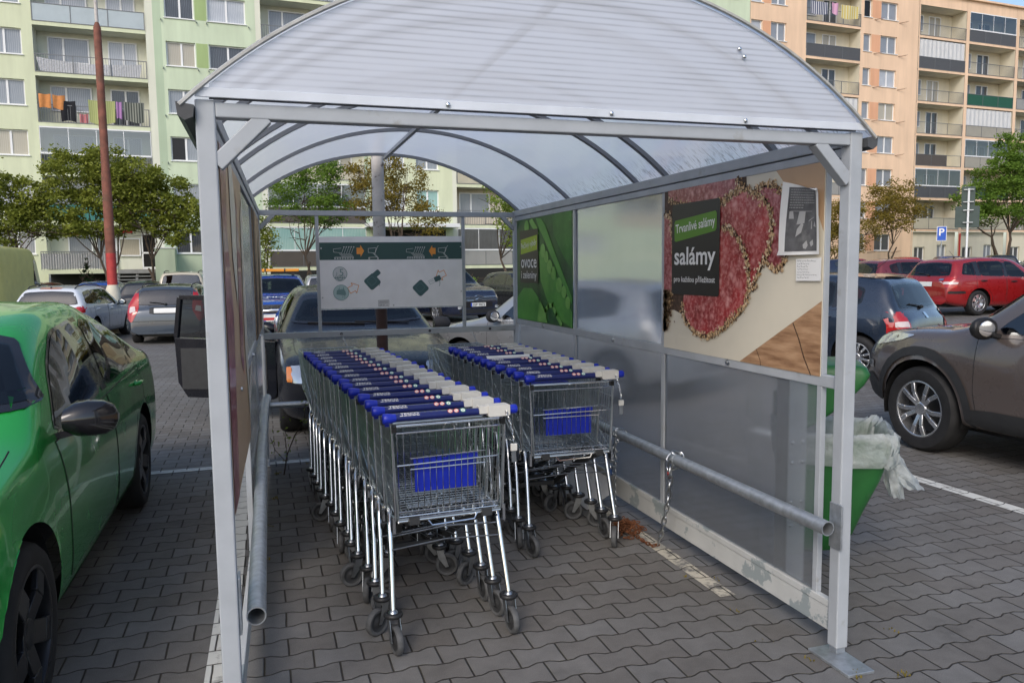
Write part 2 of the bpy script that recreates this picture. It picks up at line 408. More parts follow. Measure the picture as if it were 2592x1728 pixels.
def paving_mat(name, paintcol=None, wear=(.45,.6), wscale=6):
    t = NT(name); g = t.n('ShaderNodeGroup'); g.node_tree = PG; c = g.outputs[0]; r = .82
    if paintcol:
        pos = t.n('ShaderNodeNewGeometry').outputs['Position']
        w = t.math('MULTIPLY', t.math('SUBTRACT', 1, t.range(t.noise(pos, wscale, 8, .75), wear[0], wear[1], 0, 1)), t.math('SUBTRACT', 1, g.outputs[2]), clamp=True)
        c = t.mixc(w, c, paintcol)
    return t.done(t.prin(c, r, spec=.3, normal=t.bump(g.outputs[1], .75, .007)))
MT['paving'] = paving_mat('paving')
MT['line_white'] = paving_mat('line_white', (.66,.66,.62), (.56,.72))
MT['line_worn'] = paving_mat('line_worn', (.55,.51,.42), (.46,.58), 9)
MT['grass'] = M_('grass', (.06,.10,.022), .9, var=(3,.45), bump=(30,.9,.05))
MT['soil'] = M_('soil', (.05,.042,.034), .95, var=(12,.4), bump=(50,.8,.01))
def leaf_mat(name, a, b):
    t = NT(name); oi = t.n('ShaderNodeNewGeometry'); v = oi.outputs['Position']
    f = t.range(t.noise(v, .9, 3), .32, .68, 0, 1); rn = oi.outputs['Random Per Island']
    c = t.mixc(t.math('MULTIPLY_ADD', rn, .5, t.math('MULTIPLY', f, .6), clamp=True), a, b)
    p = t.prin(c, .55, spec=.3); tl = t.n('ShaderNodeBsdfTranslucent'); t.l(c, tl.inputs[0])
    mx = t.n('ShaderNodeMixShader'); mx.inputs[0].default_value = .35; t.l(p, mx.inputs[1]); t.l(tl.outputs[0], mx.inputs[2])
    return t.done(mx.outputs[0])
MT['leaf_green'] = leaf_mat('leaf_green', (.11,.145,.018), (.28,.31,.05))
MT['leaf_bright'] = leaf_mat('leaf_bright', (.075,.16,.018), (.18,.28,.04))
MT['leaf_olive'] = leaf_mat('leaf_olive', (.15,.125,.022), (.30,.23,.045))
MT['leaf_dark'] = leaf_mat('leaf_dark', (.01,.028,.008), (.03,.06,.015))
MT['lime_leaf'] = leaf_mat('lime_leaf', (.12,.20,.02), (.26,.34,.05))
# ---------------------------------------------------------------- terrain
def sstep(a, b, x):
    t = min(1, max(0, (x - a) / (b - a))); return t*t*(3-2*t)
def ground_z(x, y):
    left = -.20 * sstep(7, 25, y) * (1 - sstep(-1, 6, x))
    right = .032 * max(0, min(x - 9, 8)) + .011 * max(0, x - 17)
    k = sstep(5, 13, x)
    return left + right * k * sstep(8, 15, y)

# ---------------------------------------------------------------- cars
def pchip(pts):
    xs = [p[0] for p in pts]; ys = [p[1] for p in pts]; n = len(xs)
    h = [xs[i+1]-xs[i] for i in range(n-1)]; d = [(ys[i+1]-ys[i])/h[i] for i in range(n-1)]; m = [0]*n
    m[0] = d[0]; m[-1] = d[-1]
    for i in range(1, n-1):
        if d[i-1]*d[i] > 0:
            w1 = 2*h[i]+h[i-1]; w2 = h[i]+2*h[i-1]; m[i] = (w1+w2)/(w1/d[i-1]+w2/d[i])
    def f(x):
        if x <= xs[0]: return ys[0]
        if x >= xs[-1]: return ys[-1]
        i = max(k for k in range(n-1) if xs[k] <= x); t = (x-xs[i])/h[i]
        return (ys[i]*(1+2*t)*(1-t)**2 + m[i]*h[i]*t*(1-t)**2 + ys[i+1]*t*t*(3-2*t) + m[i+1]*h[i]*t*t*(t-1))
    return f
def crom(pts, counts):
    out = []
    P = [Vector(p) for p in pts]; P = [P[0]*2-P[1]] + P + [P[-1]*2-P[-2]]
    for i in range(1, len(P)-2):
        p0, p1, p2, p3 = P[i-1:i+3]
        def tj(a, b): return max(1e-4, (b-a).length**.5)
        t0 = 0; t1 = t0+tj(p0,p1); t2 = t1+tj(p1,p2); t3 = t2+tj(p2,p3); n = counts[i-1]
        for k in range(n):
            t = t1+(t2-t1)*k/n
            a1 = p0*((t1-t)/(t1-t0))+p1*((t-t0)/(t1-t0)); a2 = p1*((t2-t)/(t2-t1))+p2*((t-t1)/(t2-t1)); a3 = p2*((t3-t)/(t3-t2))+p3*((t-t2)/(t3-t2))
            b1 = a1*((t2-t)/(t2-t0))+a2*((t-t0)/(t2-t0)); b2 = a2*((t3-t)/(t3-t1))+a3*((t-t1)/(t3-t1))
            out.append(b1*((t2-t)/(t2-t1))+b2*((t-t1)/(t2-t1)))
    out.append(P[-2].copy()); return out
def inset_poly(poly, d):
    n = len(poly); A = sum(poly[i][0]*poly[(i+1)%n][1]-poly[(i+1)%n][0]*poly[i][1] for i in range(n)); s = 1 if A > 0 else -1; out = []
    for i in range(n):
        a = Vector(poly[i-1]); b = Vector(poly[i]); c = Vector(poly[(i+1)%n]); u = (b-a).normalized(); v = (c-b).normalized()
        nu = Vector((-u.y, u.x))*s; nv = Vector((-v.y, v.x))*s; m = (nu+nv); L = m.length
        if L < .2: m = nu; L = 1; k = d
        else: m = m/L; k = min(d/max(.3, m.dot(nu)), d*2.2)
        out.append(tuple(b + m*k))
    return out
def in_poly(x, y, poly):
    c = False; n = len(poly); j = n-1
    for i in range(n):
        xi, yi = poly[i][:2]; xj, yj = poly[j][:2]
        if (yi > y) != (yj > y) and x < (xj-xi)*(y-yi)/(yj-yi+1e-12)+xi: c = not c
        j = i
    return c
def smooth_poly(poly, it=2, keep=()):
    for _ in range(it):
        out = []; n = len(poly)
        for i in range(n):
            a = poly[i]; b = poly[(i+1)%n]
            out += [(a[0]*.88+b[0]*.12, a[1]*.88+b[1]*.12), (a[0]*.12+b[0]*.88, a[1]*.12+b[1]*.88)]
        poly = out
    return poly

class CarBody:
    def __init__(s, sp):
        s.sp = sp; L, W, H = sp['L'], sp['W'], sp['H']; s.L = L
        s.T = pchip(sp['top']); s.belt = pchip(sp['belt'])
        cw, rf, rt, re_ = sp['cowl'], sp['roof'], sp['rtop'], sp['rbase']   # windscreen foot, its top, rear-window top, its foot
        hw = sp.get('hoodw', W/2-.10); rw = sp.get('roofw', W/2-.25)
        s.WR = pchip([(0, hw-.05), (cw*.5, hw), (cw, hw-.02), (rf, rw), ((rf+rt)/2, rw+.01), (rt, rw-.02), (re_, sp.get('deckw', hw-.03)), (L, sp.get('deckw', hw-.03)-.03)])
        s.crown = pchip([(0, .03), (cw, .045), (rf, .055), (rt, .05), (re_, .05), (L, .03)])
        an, qn, ar, qr = sp.get('nose', (.62,.74,.45,.86)); s.q = lambda x: (qn+(1-qn)*(1-((an-x)/an)**2.3) if x < an else 1) * (qr+(1-qr)*(1-((ar-(L-x))/ar)**2.3) if L-x < ar else 1)
        s.sill = pchip(sp.get('sill', [(0,.24),(.5,.2),(L-.5,.22),(L,.32)]))
    def section(s, x):
        sp = s.sp; W = sp['W']; q = s.q(x); zt = s.T(x); c = s.crown(x); zr = zt-c
        zs = min(s.sill(x), zt-.25); zb = min(s.belt(x), zr-.05); zm = min(sp.get('zmid', .60), zb-.08); zm = max(zm, zs+.08); wm = W/2*q
        wb = (W/2-sp.get('tumb', .035))*q; wr = s.WR(x)*q
        pts = [(wm-.15, zs), (wm-.05, zs+.045), (wm, zm), (wb, zb), (wr+.004, zr), (wr*.66, zr+.66*c), (0, zt)]
        return crom(pts, s.sp.get('counts', [2,6,6,9,5,5]))
    def mesh(s):
        sp = s.sp; L = s.L; st = sp.get('step', .05); xs = [0,.012,.03,.055,.09] + list(np.arange(.13, L-.11, st)) + [L-.09,L-.055,L-.03,L-.012,L]
        ring = []
        for x in xs:
            h = s.section(x); ring.append([(x, p[0], p[1]) for p in h[:-1]] + [(x, 0, h[-1][1])] + [(x, -p[0], p[1]) for p in h[:-1][::-1]])
        m = len(ring[0]); vs = [list(p) for r in ring for p in r]; fs = []
        for i in range(len(ring)-1):
            for k in range(m-1): fs.append((i*m+k, i*m+k+1, (i+1)*m+k+1, (i+1)*m+k))
        fs.append(tuple(range(m))[::-1]); fs.append(tuple((len(ring)-1)*m+k for k in range(m)))
        r = sp['wr']+.055; inside = [0]*len(vs)
        for wx in sp['axles']:
            for i, v in enumerate(vs):
                if abs(v[1]) > .5 and v[2] < sp['wr']+r+.02:
                    dx = v[0]-wx; dz = v[2]-sp['wr']*1.02; d = math.hypot(dx, dz)
                    if d < r:
                        inside[i] = 1
                        if d > 1e-4: v[0] = wx+dx/d*r; v[2] = sp['wr']*1.02+dz/d*r
        fs = [f for f in fs if not all(inside[i] for i in f)]
        s.v = [(L/2-x, y, z) for x, y, z in vs]; s.f = [f[::-1] for f in fs]
        s.bvh = BVHTree.FromPolygons([Vector(v) for v in s.v], [tuple(f) for f in fs])
    def hit(s, mode, a, b, off):
        if mode in 'LR':
            sg = 1 if mode == 'L' else -1; o = Vector((s.L/2-a, 3*sg, b)); d = Vector((0,-sg,0))
        elif mode == 'F': o = Vector((5, a, b)); d = Vector((-1,0,0))
        elif mode == 'B': o = Vector((-5, a, b)); d = Vector((1,0,0))
        else: o = Vector((s.L/2-a, b, 4)); d = Vector((0,0,-1))
        loc, nr, idx, dist = s.bvh.ray_cast(o, d)
        if loc is None: return None
        if nr.dot(d) > 0: nr = -nr
        return loc + nr*off, nr
    def patch(s, mb, mode, poly, off=.004, hole=None, step=.07, mi=0, thick=0):
        pts = []; edges = []
        def loop(pl):
            n0 = len(pts); q = []
            for i in range(len(pl)):
                a = Vector(pl[i]); b = Vector(pl[(i+1)%len(pl)]); k = max(1, int((b-a).length/step))
                for j in range(k): q.append(a+(b-a)*j/k)
            pts.extend(q); edges.extend((n0+i, n0+(i+1)%len(q)) for i in range(len(q)))
        loop(poly)
        if hole: loop(hole)
        x0 = min(p[0] for p in poly); x1 = max(p[0] for p in poly); y0 = min(p[1] for p in poly); y1 = max(p[1] for p in poly)
        ins = inset_poly(poly, step*.35)
        y = y0+step/2
        while y < y1:
            x = x0+step/2
            while x < x1:
                if in_poly(x, y, ins) and not (hole and in_poly(x, y, hole)): pts.append(Vector((x, y)))
                x += step
            y += step
        vv, ee, ff, *_ = geometry.delaunay_2d_cdt([Vector(p) for p in pts], edges, [], 1, 1e-5)
        hits = [s.hit(mode, p.x, p.y, off) for p in vv]
        fs = []
        for f in ff:
            c = sum((vv[i] for i in f), Vector((0,0)))/len(f)
            if hole and in_poly(c.x, c.y, hole): continue
            if any(hits[i] is None for i in f): continue
            P = [hits[i][0] for i in f]
            if max((P[0]-P[1]).length, (P[1]-P[2]).length, (P[2]-P[0]).length) > .5: continue
            nrm = (P[1]-P[0]).cross(P[2]-P[0]); f = tuple(f)
            if nrm.dot(hits[f[0]][1]) < 0: f = f[::-1]
            fs.append(f)
        mb.add([h[0] if h else Vector((0,0,0)) for h in hits], fs, mi)
    def seam(s, mb, mode, pts, r=.0035, off=0, step=.04):
        q = []
        for i in range(len(pts)-1):
            a = Vector(pts[i]); b = Vector(pts[i+1]); k = max(1, int((b-a).length/step))
            for j in range(k): q.append(a+(b-a)*j/k)
        q.append(Vector(pts[-1])); h = [s.hit(mode, p.x, p.y, off) for p in q]; h = [p[0] for p in h if p]
        if len(h) > 1: mb.tube(h, r, 4)

def make_wheel(parent, x, y, side, sp, hi):
    r = sp['wr']; w = sp.get('tw', .21); out = side
    M = Matrix.Translation((x, y, r)) @ Matrix.Rotation(-PI/2*out, 4, 'X')      # local z points outwards
    t = MB(); rr = sp['rimr']
    t.lathe([(rr, -w/2), (rr+.02, -w/2-.004), (r-.03, -w/2+.004), (r-.008, -w/2+.025), (r, -w/2+.05), (r, w/2-.05), (r-.008, w/2-.022), (r-.03, w/2), (rr+.025, w/2+.004), (rr, w/2-.006), (rr-.012, w/2-.05)], 40 if hi else 20, M)
    if hi:
        for k in range(60):
            a = 2*PI*k/60; c, s_ = math.cos(a), math.sin(a)
    wh = t.build('wheel', MT['rubber'], parent, smooth=40)
    b = MB(); b.lathe([(rr+.002, w/2-.004), (rr-.012, w/2-.002), (rr-.02, w/2-.03), (rr-.03, -w/2+.02)], 40 if hi else 20, M)
    n = sp.get('spokes', 5); dbl = sp.get('double', False)
    for k in range(n):
        for dd in ((-.21, .21) if dbl else (0,)):
            a = 2*PI*k/n+.3; a2 = a+dd*1.05
            p = M @ Vector((.045*math.cos(a+dd*.9), .045*math.sin(a+dd*.9), w/2-.035)); m_ = M @ Vector((rr*.6*math.cos(a2), rr*.6*math.sin(a2), w/2-.012)); e = M @ Vector(((rr-.012)*math.cos(a2*1+dd*.25), (rr-.012)*math.sin(a2+dd*.25), w/2-.018))
            wd = sp.get('spokew', .04 if dbl else .075)
            up = M.to_3x3() @ Vector((0,0,1))
            b.bar(p, m_, wd, .022, up); b.bar(m_, e, wd*1.05, .024, up)
    b.lathe([(0, w/2-.016), (.05, w/2-.018), (.062, w/2-.03), (.065, w/2-.06)], 20, M)
    b.build('rim', MT[sp.get('rimmat', 'alloy')], wh, smooth=35, bevel=.004 if hi else 0)
    d = MB(); d.lathe([(0, -.01), (rr-.035, -.01), (rr-.03, -.04)], 24, M); d.build('brake_disc', MT['chassis_grey'], wh)
    return wh

def make_car(name, label, cat, sp, mat, loc, heading, hi=True, group=None, cut=True):
    """sp: measured outline; local +x is the nose, +y the left side"""
    L, W, H = sp['L'], sp['W'], sp['H']
    c = CarBody(sp); c.mesh()
    z0 = ground_z(loc[0], loc[1])
    root = empty(name, (loc[0], loc[1], z0), heading, label, cat, group)
    glassmat = MT[sp.get('glass', 'glass_dark' if hi else 'glass_far')]
    cut = cut and hi
    holes = []     # (mode, polygon)
    frit = MB(); glass = []
    def window(mode, poly, name, band=.045, mat_=None):
        poly = smooth_poly(poly, 2); ins = inset_poly(poly, band)
        big = mode == 'F'; c.patch(frit, mode, poly, .007 if big else .0025, hole=ins, step=.045 if big else .07)
        g = MB(); c.patch(g, mode, inset_poly(poly, band*.35), .010 if big else .005, step=.05 if big else .07)
        glass.append((g, name, mat_ or glassmat)); holes.append((mode, inset_poly(poly, band*.72)))
    def side(s, t):
        zb = c.belt(s); zr = c.T(s)-c.crown(s); return (s, zb+t*(zr-zb))
    for k, (pl, gm) in enumerate(sp['side_glass']):
        P = [side(*p) for p in pl]
        for md in 'LR': window(md, P, 'side_window', sp.get('band', .03), MT[gm] if gm and hi else None)
    cw, rf, rt, re_ = sp['cowl'], sp['roof'], sp['rtop'], sp['rbase']
    zc = c.T(cw)+.035; zf = c.T(rf)-.075; w0 = c.WR(cw)*sp.get('wsw', .99); w1 = c.WR(rf)*.96
    ws = [(-w0, zc+.03), (-w0*.5, zc+.005), (0, zc), (w0*.5, zc+.005), (w0, zc+.03), ((w0+w1)/2+.01, (zc+zf)/2), (w1, zf), (0, zf+.03), (-w1, zf), (-(w0+w1)/2-.01, (zc+zf)/2)]
    window('F', ws, 'windscreen', .07, MT['glass'] if hi else None)
    sg3 = sp['side_glass']
    for (p_, _), (q_, _) in zip(sg3, sg3[1:]):
        for md in 'LR': c.patch(frit, md, [side(p_[1][0]-.03, p_[1][1]), side(q_[0][0]+.03, q_[0][1]), side(q_[-1][0]+.03, min(q_[-1][1], .9)), side(p_[2][0]-.03, p_[2][1])], .0018)
    zt_ = c.T(rt)-.085; zbm = sp.get('rwz', c.T(re_)+.03); w2 = c.WR(rt)*.94; w3 = c.WR(re_)*sp.get('rww', .92)
    rw = [(-w3, zbm), (0, zbm-.015), (w3, zbm), ((w2+w3)/2+.015, (zt_+zbm)/2), (w2, zt_), (0, zt_+.025), (-w2, zt_), (-(w2+w3)/2-.015, (zt_+zbm)/2)]
    if not sp.get('no_rear'): window('B', rw, 'rear_window', .06)
    # body
    b = MB(); fs = c.f
    if cut:
        keep = []
        for f in fs:
            if len(f) > 4: keep.append(f); continue
            cx = sum(c.v[i][0] for i in f)/4; cy = sum(c.v[i][1] for i in f)/4; cz = sum(c.v[i][2] for i in f)/4; s_ = L/2-cx; drop = False
            for md, pl in holes:
                if md in 'LR' and cy*(1 if md == 'L' else -1) > .35 and in_poly(s_, cz, pl): drop = True
                if md == 'F' and s_ < (rf+rt)/2 and s_ > cw-.2 and in_poly(cy, cz, pl): drop = True
                if md == 'B' and s_ > (rf+rt)/2 and in_poly(cy, cz, pl): drop = True
            if not drop: keep.append(f)
        fs = keep
    b.add(c.v, fs); body = b.build('body', mat, root, smooth=50)
    frit.build('window_trim', MT['gloss_black'], root, smooth=60)
    for g, nm, m_ in glass: g.build(nm, m_, root, smooth=60)
    # underbody with wheel wells
    u = MB(); u.build('underbody', MT['black_plastic'], root) if 0 else None; u.box(-L/2+.25, L/2-.25, -W/2+.33, W/2-.33, .2, .42)
    u.build('underbody', MT['black_plastic'], root)
    for wx in sp['axles']:
        ra = sp['wr']+.053
        for sg in (1, -1):
            u = MB()
            M = Matrix.Translation((L/2-wx, sg*(W/2-.03-.012), sp['wr']*1.02)) @ Matrix.Rotation(PI/2*sg, 4, 'X')
            vs = []; n = 20
            for k in range(n+1):
                a = -.25+(PI+.5)*k/n; vs += [M @ Vector((ra*math.cos(a), ra*math.sin(a)*1, 0)) if sg > 0 else M @ Vector((ra*math.cos(a), -ra*math.sin(a), 0)), M @ Vector((ra*math.cos(a), ra*math.sin(a), .30)) if sg > 0 else M @ Vector((ra*math.cos(a), -ra*math.sin(a), .30))]
            u.add(vs, [(2*k, 2*k+1, 2*k+3, 2*k+2) for k in range(n)])
            u.add([v for v in vs[1::2]], [tuple(range(n+1))]); u.build('wheel_well', MT['black_plastic'], root, smooth=40)
    pass
    for wx in sp['axles']:
        for sg in (1, -1): make_wheel(root, L/2-wx, sg*(W/2-sp.get('tw', .21)/2-.012), sg, sp, hi)
    # seams, doors and handles
    sm = MB()
    if hi:
        dz = [(d0, d1) for d0, d1 in sp.get('doors', [])]
        for d0, d1 in dz:
            for md in 'LR':
                lo = c.sill(d0)+.12; pl = [(d0+.03, lo), (d1-.02, lo), (d1, lo+.2), (d1, c.belt(d1)-.012), (d0, c.belt(d0)-.012), (d0, lo+.2)]
                if d1 > sp['axles'][1]-sp['wr']-.06:
                    ex = sp['axles'][1]; ra = sp['wr']+.12; pl = [(d0+.03, lo), (ex-ra, lo), (ex-ra*.92, lo+.17), (ex-ra*.62, sp['wr']+ra*.8), (d1, c.belt(d1)-.25), (d1, c.belt(d1)-.012), (d0, c.belt(d0)-.012), (d0, lo+.2)]
                pm = MB(); c.patch(pm, md, pl, .0028, step=.06); dr = pm.build('door', mat, root, smooth=60)
                c.seam(sm, md, pl+[pl[0]], .0038, .0005)
                hx = d1-.22; hz = c.belt(d1)-sp.get('hz', .10); h = c.hit(md, hx, hz, .0)
                if h:
                    hb = MB(); p = h[0]; n = h[1]; ax = Vector((1, 0, .04))
                    q = [p+ax*.085+n*.004, p+ax*.07+n*.026, p+ax*.0+n*.036, p-ax*.07+n*.03, p-ax*.10+n*.006]
                    hb.tube(q, [.008,.013,.0145,.0135,.007], 8); hb.ball(p+n*.002, .06, .012, .022, 10, 6)
                    hb.build('handle', MT[sp['handle']] if sp.get('handle') else mat, dr, smooth=60)
        for md in 'F':
            zhood = c.T(.3)
        for sg in (1, -1):
            pts = [(s_, sg*(c.WR(s_)-.03)*c.q(s_)) for s_ in np.linspace(.22, cw-.05, 12)]; c.seam(sm, 'T', pts, .0035, .0)
        if sm.v: sm.build('panel_gap', MT['black'], root)
    # lamps and other overlays: (name, mode, polygon, material, lift)
    for nm, md, pl, mt, off in sp.get('overlay', []):
        modes = 'LR' if md == 'S' else md
        for m1 in modes:
            pls = [pl] if md not in ('F2', 'B2') else [pl, [(-a, z) for a, z in pl][::-1]]
            if md in ('F2', 'B2'):
                if m1 == '2': continue
            for q in pls:
                o = MB(); c.patch(o, m1, smooth_poly(q, 1) if len(q) > 3 and nm not in ('plate', 'plate_band') else q, off, step=.05)
                if o.f: o.build(nm, MT[mt] if isinstance(mt, str) else mt, root, smooth=60)
    # mirrors
    if not sp.get('no_mirror'):
        mx = sp.get('mirror_s', cw+.42)
        for sg in (1, -1):
            md = 'L' if sg > 0 else 'R'; h = c.hit(md, mx, c.belt(mx)-.01, 0)
            if not h: continue
            p = h[0]; m = MB(); x0 = p.x; y0 = p.y; zc_ = p.z+.075
            k = sp.get('mirror_k', 1)
            m.bar((x0+.01, y0-.01*sg, p.z+.01), (x0+.0, y0+.08*sg, p.z+.03), .07, .03)
            ml = []
            for t_, (ax_, hh) in enumerate(((.0,.052),(.045,.078),(.09,.082),(.15,.076),(.19,.055),(.205,.02))):
                ml.append((ax_, hh))
            vs = []; n = 12
            for a_, hh in ml:
                dep = .075*(1-(a_/.23)**2)+.012
                for j in range(n):
                    an = 2*PI*j/n; cx_ = math.cos(an); vs.append(Vector((x0+.01+(dep*cx_ if cx_ > 0 else .028*cx_)*k, y0+sg*(.03+a_*k), zc_+hh*math.sin(an)*k)))
            fs_ = [(i*n+j, i*n+(j+1)%n, (i+1)*n+(j+1)%n, (i+1)*n+j) for i in range(5) for j in range(n)] + [tuple(range(n)), tuple(5*n+j for j in range(n))]
            m.add(vs, fs_); mr = m.build('mirror', MT[sp['mirrormat']] if sp.get('mirrormat') else mat, root, smooth=60)
            g = MB(); g.ball((x0-.0195*k, y0+sg*(.03+.1*k), zc_), .004, .078*k, .058*k, 14, 8); g.build('mirror_glass', MT['mirror'], mr, smooth=80)
    # inside
    if cut:
        fx = L/2-(rf+.28)
        for sg in (1, -1):
            st = MB()
            st.ball((fx-.1, sg*.37, .52), .27, .24, .09, 12, 6); st.bar((fx-.28, sg*.37, .5), (fx-.5, sg*.37, 1.05*H/1.46), .44, .12, (1,0,.3)); st.ball((fx-.52, sg*.37, 1.19*H/1.46), .05, .13, .085, 12, 7)
            st.build('seat', MT['seat_cloth'], root, smooth=50, bevel=.02)
        st = MB()
        for sg in (1, -1): st.ball((fx-1.36, sg*.36, 1.06*H/1.46), .05, .12, .08, 12, 7)
        st.bar((fx-1.2, 0, .5), (fx-1.36, 0, 1.0*H/1.46), 1.2, .12, (1,0,.3)); st.box(fx-1.3, fx-.75, -.6, .6, .4, .55)
        st.build('rear_bench', MT['seat_cloth'], root, smooth=50, bevel=.02)
        da = MB(); da.box(L/2-cw-.5, L/2-cw+.05, -W/2+.24, W/2-.24, .62, c.T(cw)-.06); dsh = da.build('dashboard', MT['black_plastic'], root, bevel=.03)
        sw = MB(); Mw = Matrix.Translation((fx+.18, .37, c.T(cw)-.06)) @ Matrix.Rotation(R(-62), 4, 'Y')
        sw.tube([Mw @ Vector((.18*math.cos(a), .18*math.sin(a), 0)) for a in np.linspace(0, 2*PI, 24, endpoint=False)], .014, 6, closed=True); sw.box(fx+.12, fx+.24, .31, .43, c.T(cw)-.12, c.T(cw)-.03); sw.build('steering_wheel', MT['black_plastic'], root, smooth=40)
    if sp.get('rails'):
        for sg in (1, -1):
            ra = MB(); q = []
            for s_ in np.linspace(rf+.12, rt-.05, 14):
                h = c.hit('T', s_, sg*(c.WR(s_)-.05), .045 if rf+.25 < s_ < rt-.15 else .005)
                if h: q.append(h[0])
            ra.tube(q, .016, 6); ra.build('roof_rail', MT[sp['rails']], root, smooth=50)
    if sp.get('antenna'):
        s_, ln = sp['antenna']; h = c.hit('T', s_, 0, 0); a = MB()
        a.lathe([(.03,0),(.022,.02),(.008,.035)], 10, Matrix.Translation(h[0])); a.tube([h[0]+Vector((0,0,.03)), h[0]+Vector((-.75*ln,0,.03+.66*ln))], [.005,.003], 5)
        a.build('antenna', MT['black_plastic'], root)
    if sp.get('wiper') == 'rear':
        w = MB(); q = [c.hit('B', y, z, .02) for y, z in ((.0, zbm+.01), (.12, zbm+.035), (.36, zbm+.06))]; q = [p[0] for p in q if p]
        if len(q) > 1: w.tube(q, .009, 5); w.ball(q[0], .03, .04, .025); w.build('wiper', MT['black_plastic'], root)
    if sp.get('wiper') == 'front':
        w = MB()
        for y0, y1 in ((.55, -.05), (.05, -.55)):
            q = [c.hit('F', y0+(y1-y0)*t, zc+.0+.022*t, .012) for t in np.linspace(0, 1, 8)]; q = [p[0] for p in q if p]; w = MB(); w.tube(q, .008, 5); w.build('wiper', MT['black_plastic'], root)
    return root, c

def top_profile(kind, L, H, cowl, roof, rtop, rbase, zn, zc, zd, zroof=None, ztop=None):
    zroof = zroof or H-.06; ztop = ztop or H-.07
    p = [(0, zn-.22), (.015, zn-.12), (.06, zn-.03), (.16, zn+.02), (cowl*.6, (zn+zc)/2+.035), (cowl, zc), (roof, zroof), (roof+.25, H-.018), ((roof+rtop)/2, H), (rtop-.2, ztop+.03), (rtop, ztop), (rbase, zd)]
    if kind == 'sedan': p += [(L-.10, zd-.02), (L-.03, zd-.10), (L, zd-.32)]
    else: p += [(L-.035, zd-.08), (L-.012, zd-.22), (L, zd-.40)]
    return p
def side3(a0, a1, b1, b2, c2, c3, d3, quarter=None, t0=.05, t1=.90):
    """door windows: front, rear, optional rear quarter; numbers are distances from the nose at the belt / the roof"""
    w = [([(a0, t0), (b1, t0), (b1-.03, t1), (a1, t1)], None), ([(b1+.07, t0), (c2, t0), (c3, t1), (b1+.04, t1)], None)]
    if quarter: w.append((quarter, None))
    return w
# ---------------------------------------------------------------- trolley shelter
YF, YB, XR, XL = 2.522, 6.72, 2.195, -.141      # post centres
def LX(y): return XL + (y-YF)*.026
PW = .056
SH = empty('trolley_shelter', (1.03, 4.6, 0), 0, 'open-fronted grey metal trolley shelter with arched translucent roof and side panels', 'shelter')
def part(mb, name, mat, smooth=None, bevel=.002, parent=None):
    if parent is None or parent is SH: return mb.build(name, MT[mat] if isinstance(mat, str) else mat, SH, smooth, bevel, W=True)
    o = mb.build(name, MT[mat] if isinstance(mat, str) else mat, parent, smooth, bevel)
    o.matrix_parent_inverse = Matrix.Translation(-SH.location); return o
def post(x, y, z1, base=True):
    m = MB(); m.box(x-PW/2, x+PW/2, y-PW/2, y+PW/2, .035 if base else 0, z1); p = part(m, 'post', 'grey_paint', bevel=.005)
    m = MB(); m.box(x-.095, x+.03, y-.175, y+.06, 0, .012); m.box(x-.022, x+.022, y-.022, y+.022, .012, .05)
    bp = part(m, 'base_plate', 'galvanised', bevel=.002)
    for bx, by in ((-.075,-.155),(.010,-.155),(-.075,.04),(-.02,-.10)):
        b = MB(); b.lathe([(.016,.012),(.016,.016),(.010,.0161),(.010,.024),(.006,.03),(0,.031)], 10, Matrix.Translation((x+bx, y+by, 0))); part(b, 'bolt', 'steel', 30, 0, bp)
post(XL, YF, 2.10); post(XR, YF, 2.10); post(LX(YB), YB, 2.10); post(XR, YB, 2.10)
# front and back beams, braces
m = MB(); m.box(XL+PW/2, XR-PW/2, YF-.026, YF+.024, 2.050, 2.093); part(m, 'front_beam', 'grey_paint', bevel=.004)
m = MB(); m.box(LX(YB)+PW/2, XR-PW/2, YB-.02, YB+.02, 2.045, 2.087); part(m, 'back_beam', 'grey_paint', bevel=.003)
for x, y, s, k in ((XL, YF, 1, .155), (XR, YF, -1, .155), (LX(YB), YB, 1, .13), (XR, YB, -1, .13)):
    m = MB(); a = x+s*(PW/2-.004); m.bar((a, y-.001, 2.07-k), (a+s*(k-.01), y-.001, 2.06), .046 if y < 4 else .034, .046 if y < 4 else .034, (0,-1,0)); part(m, 'brace', 'grey_paint', bevel=.003)
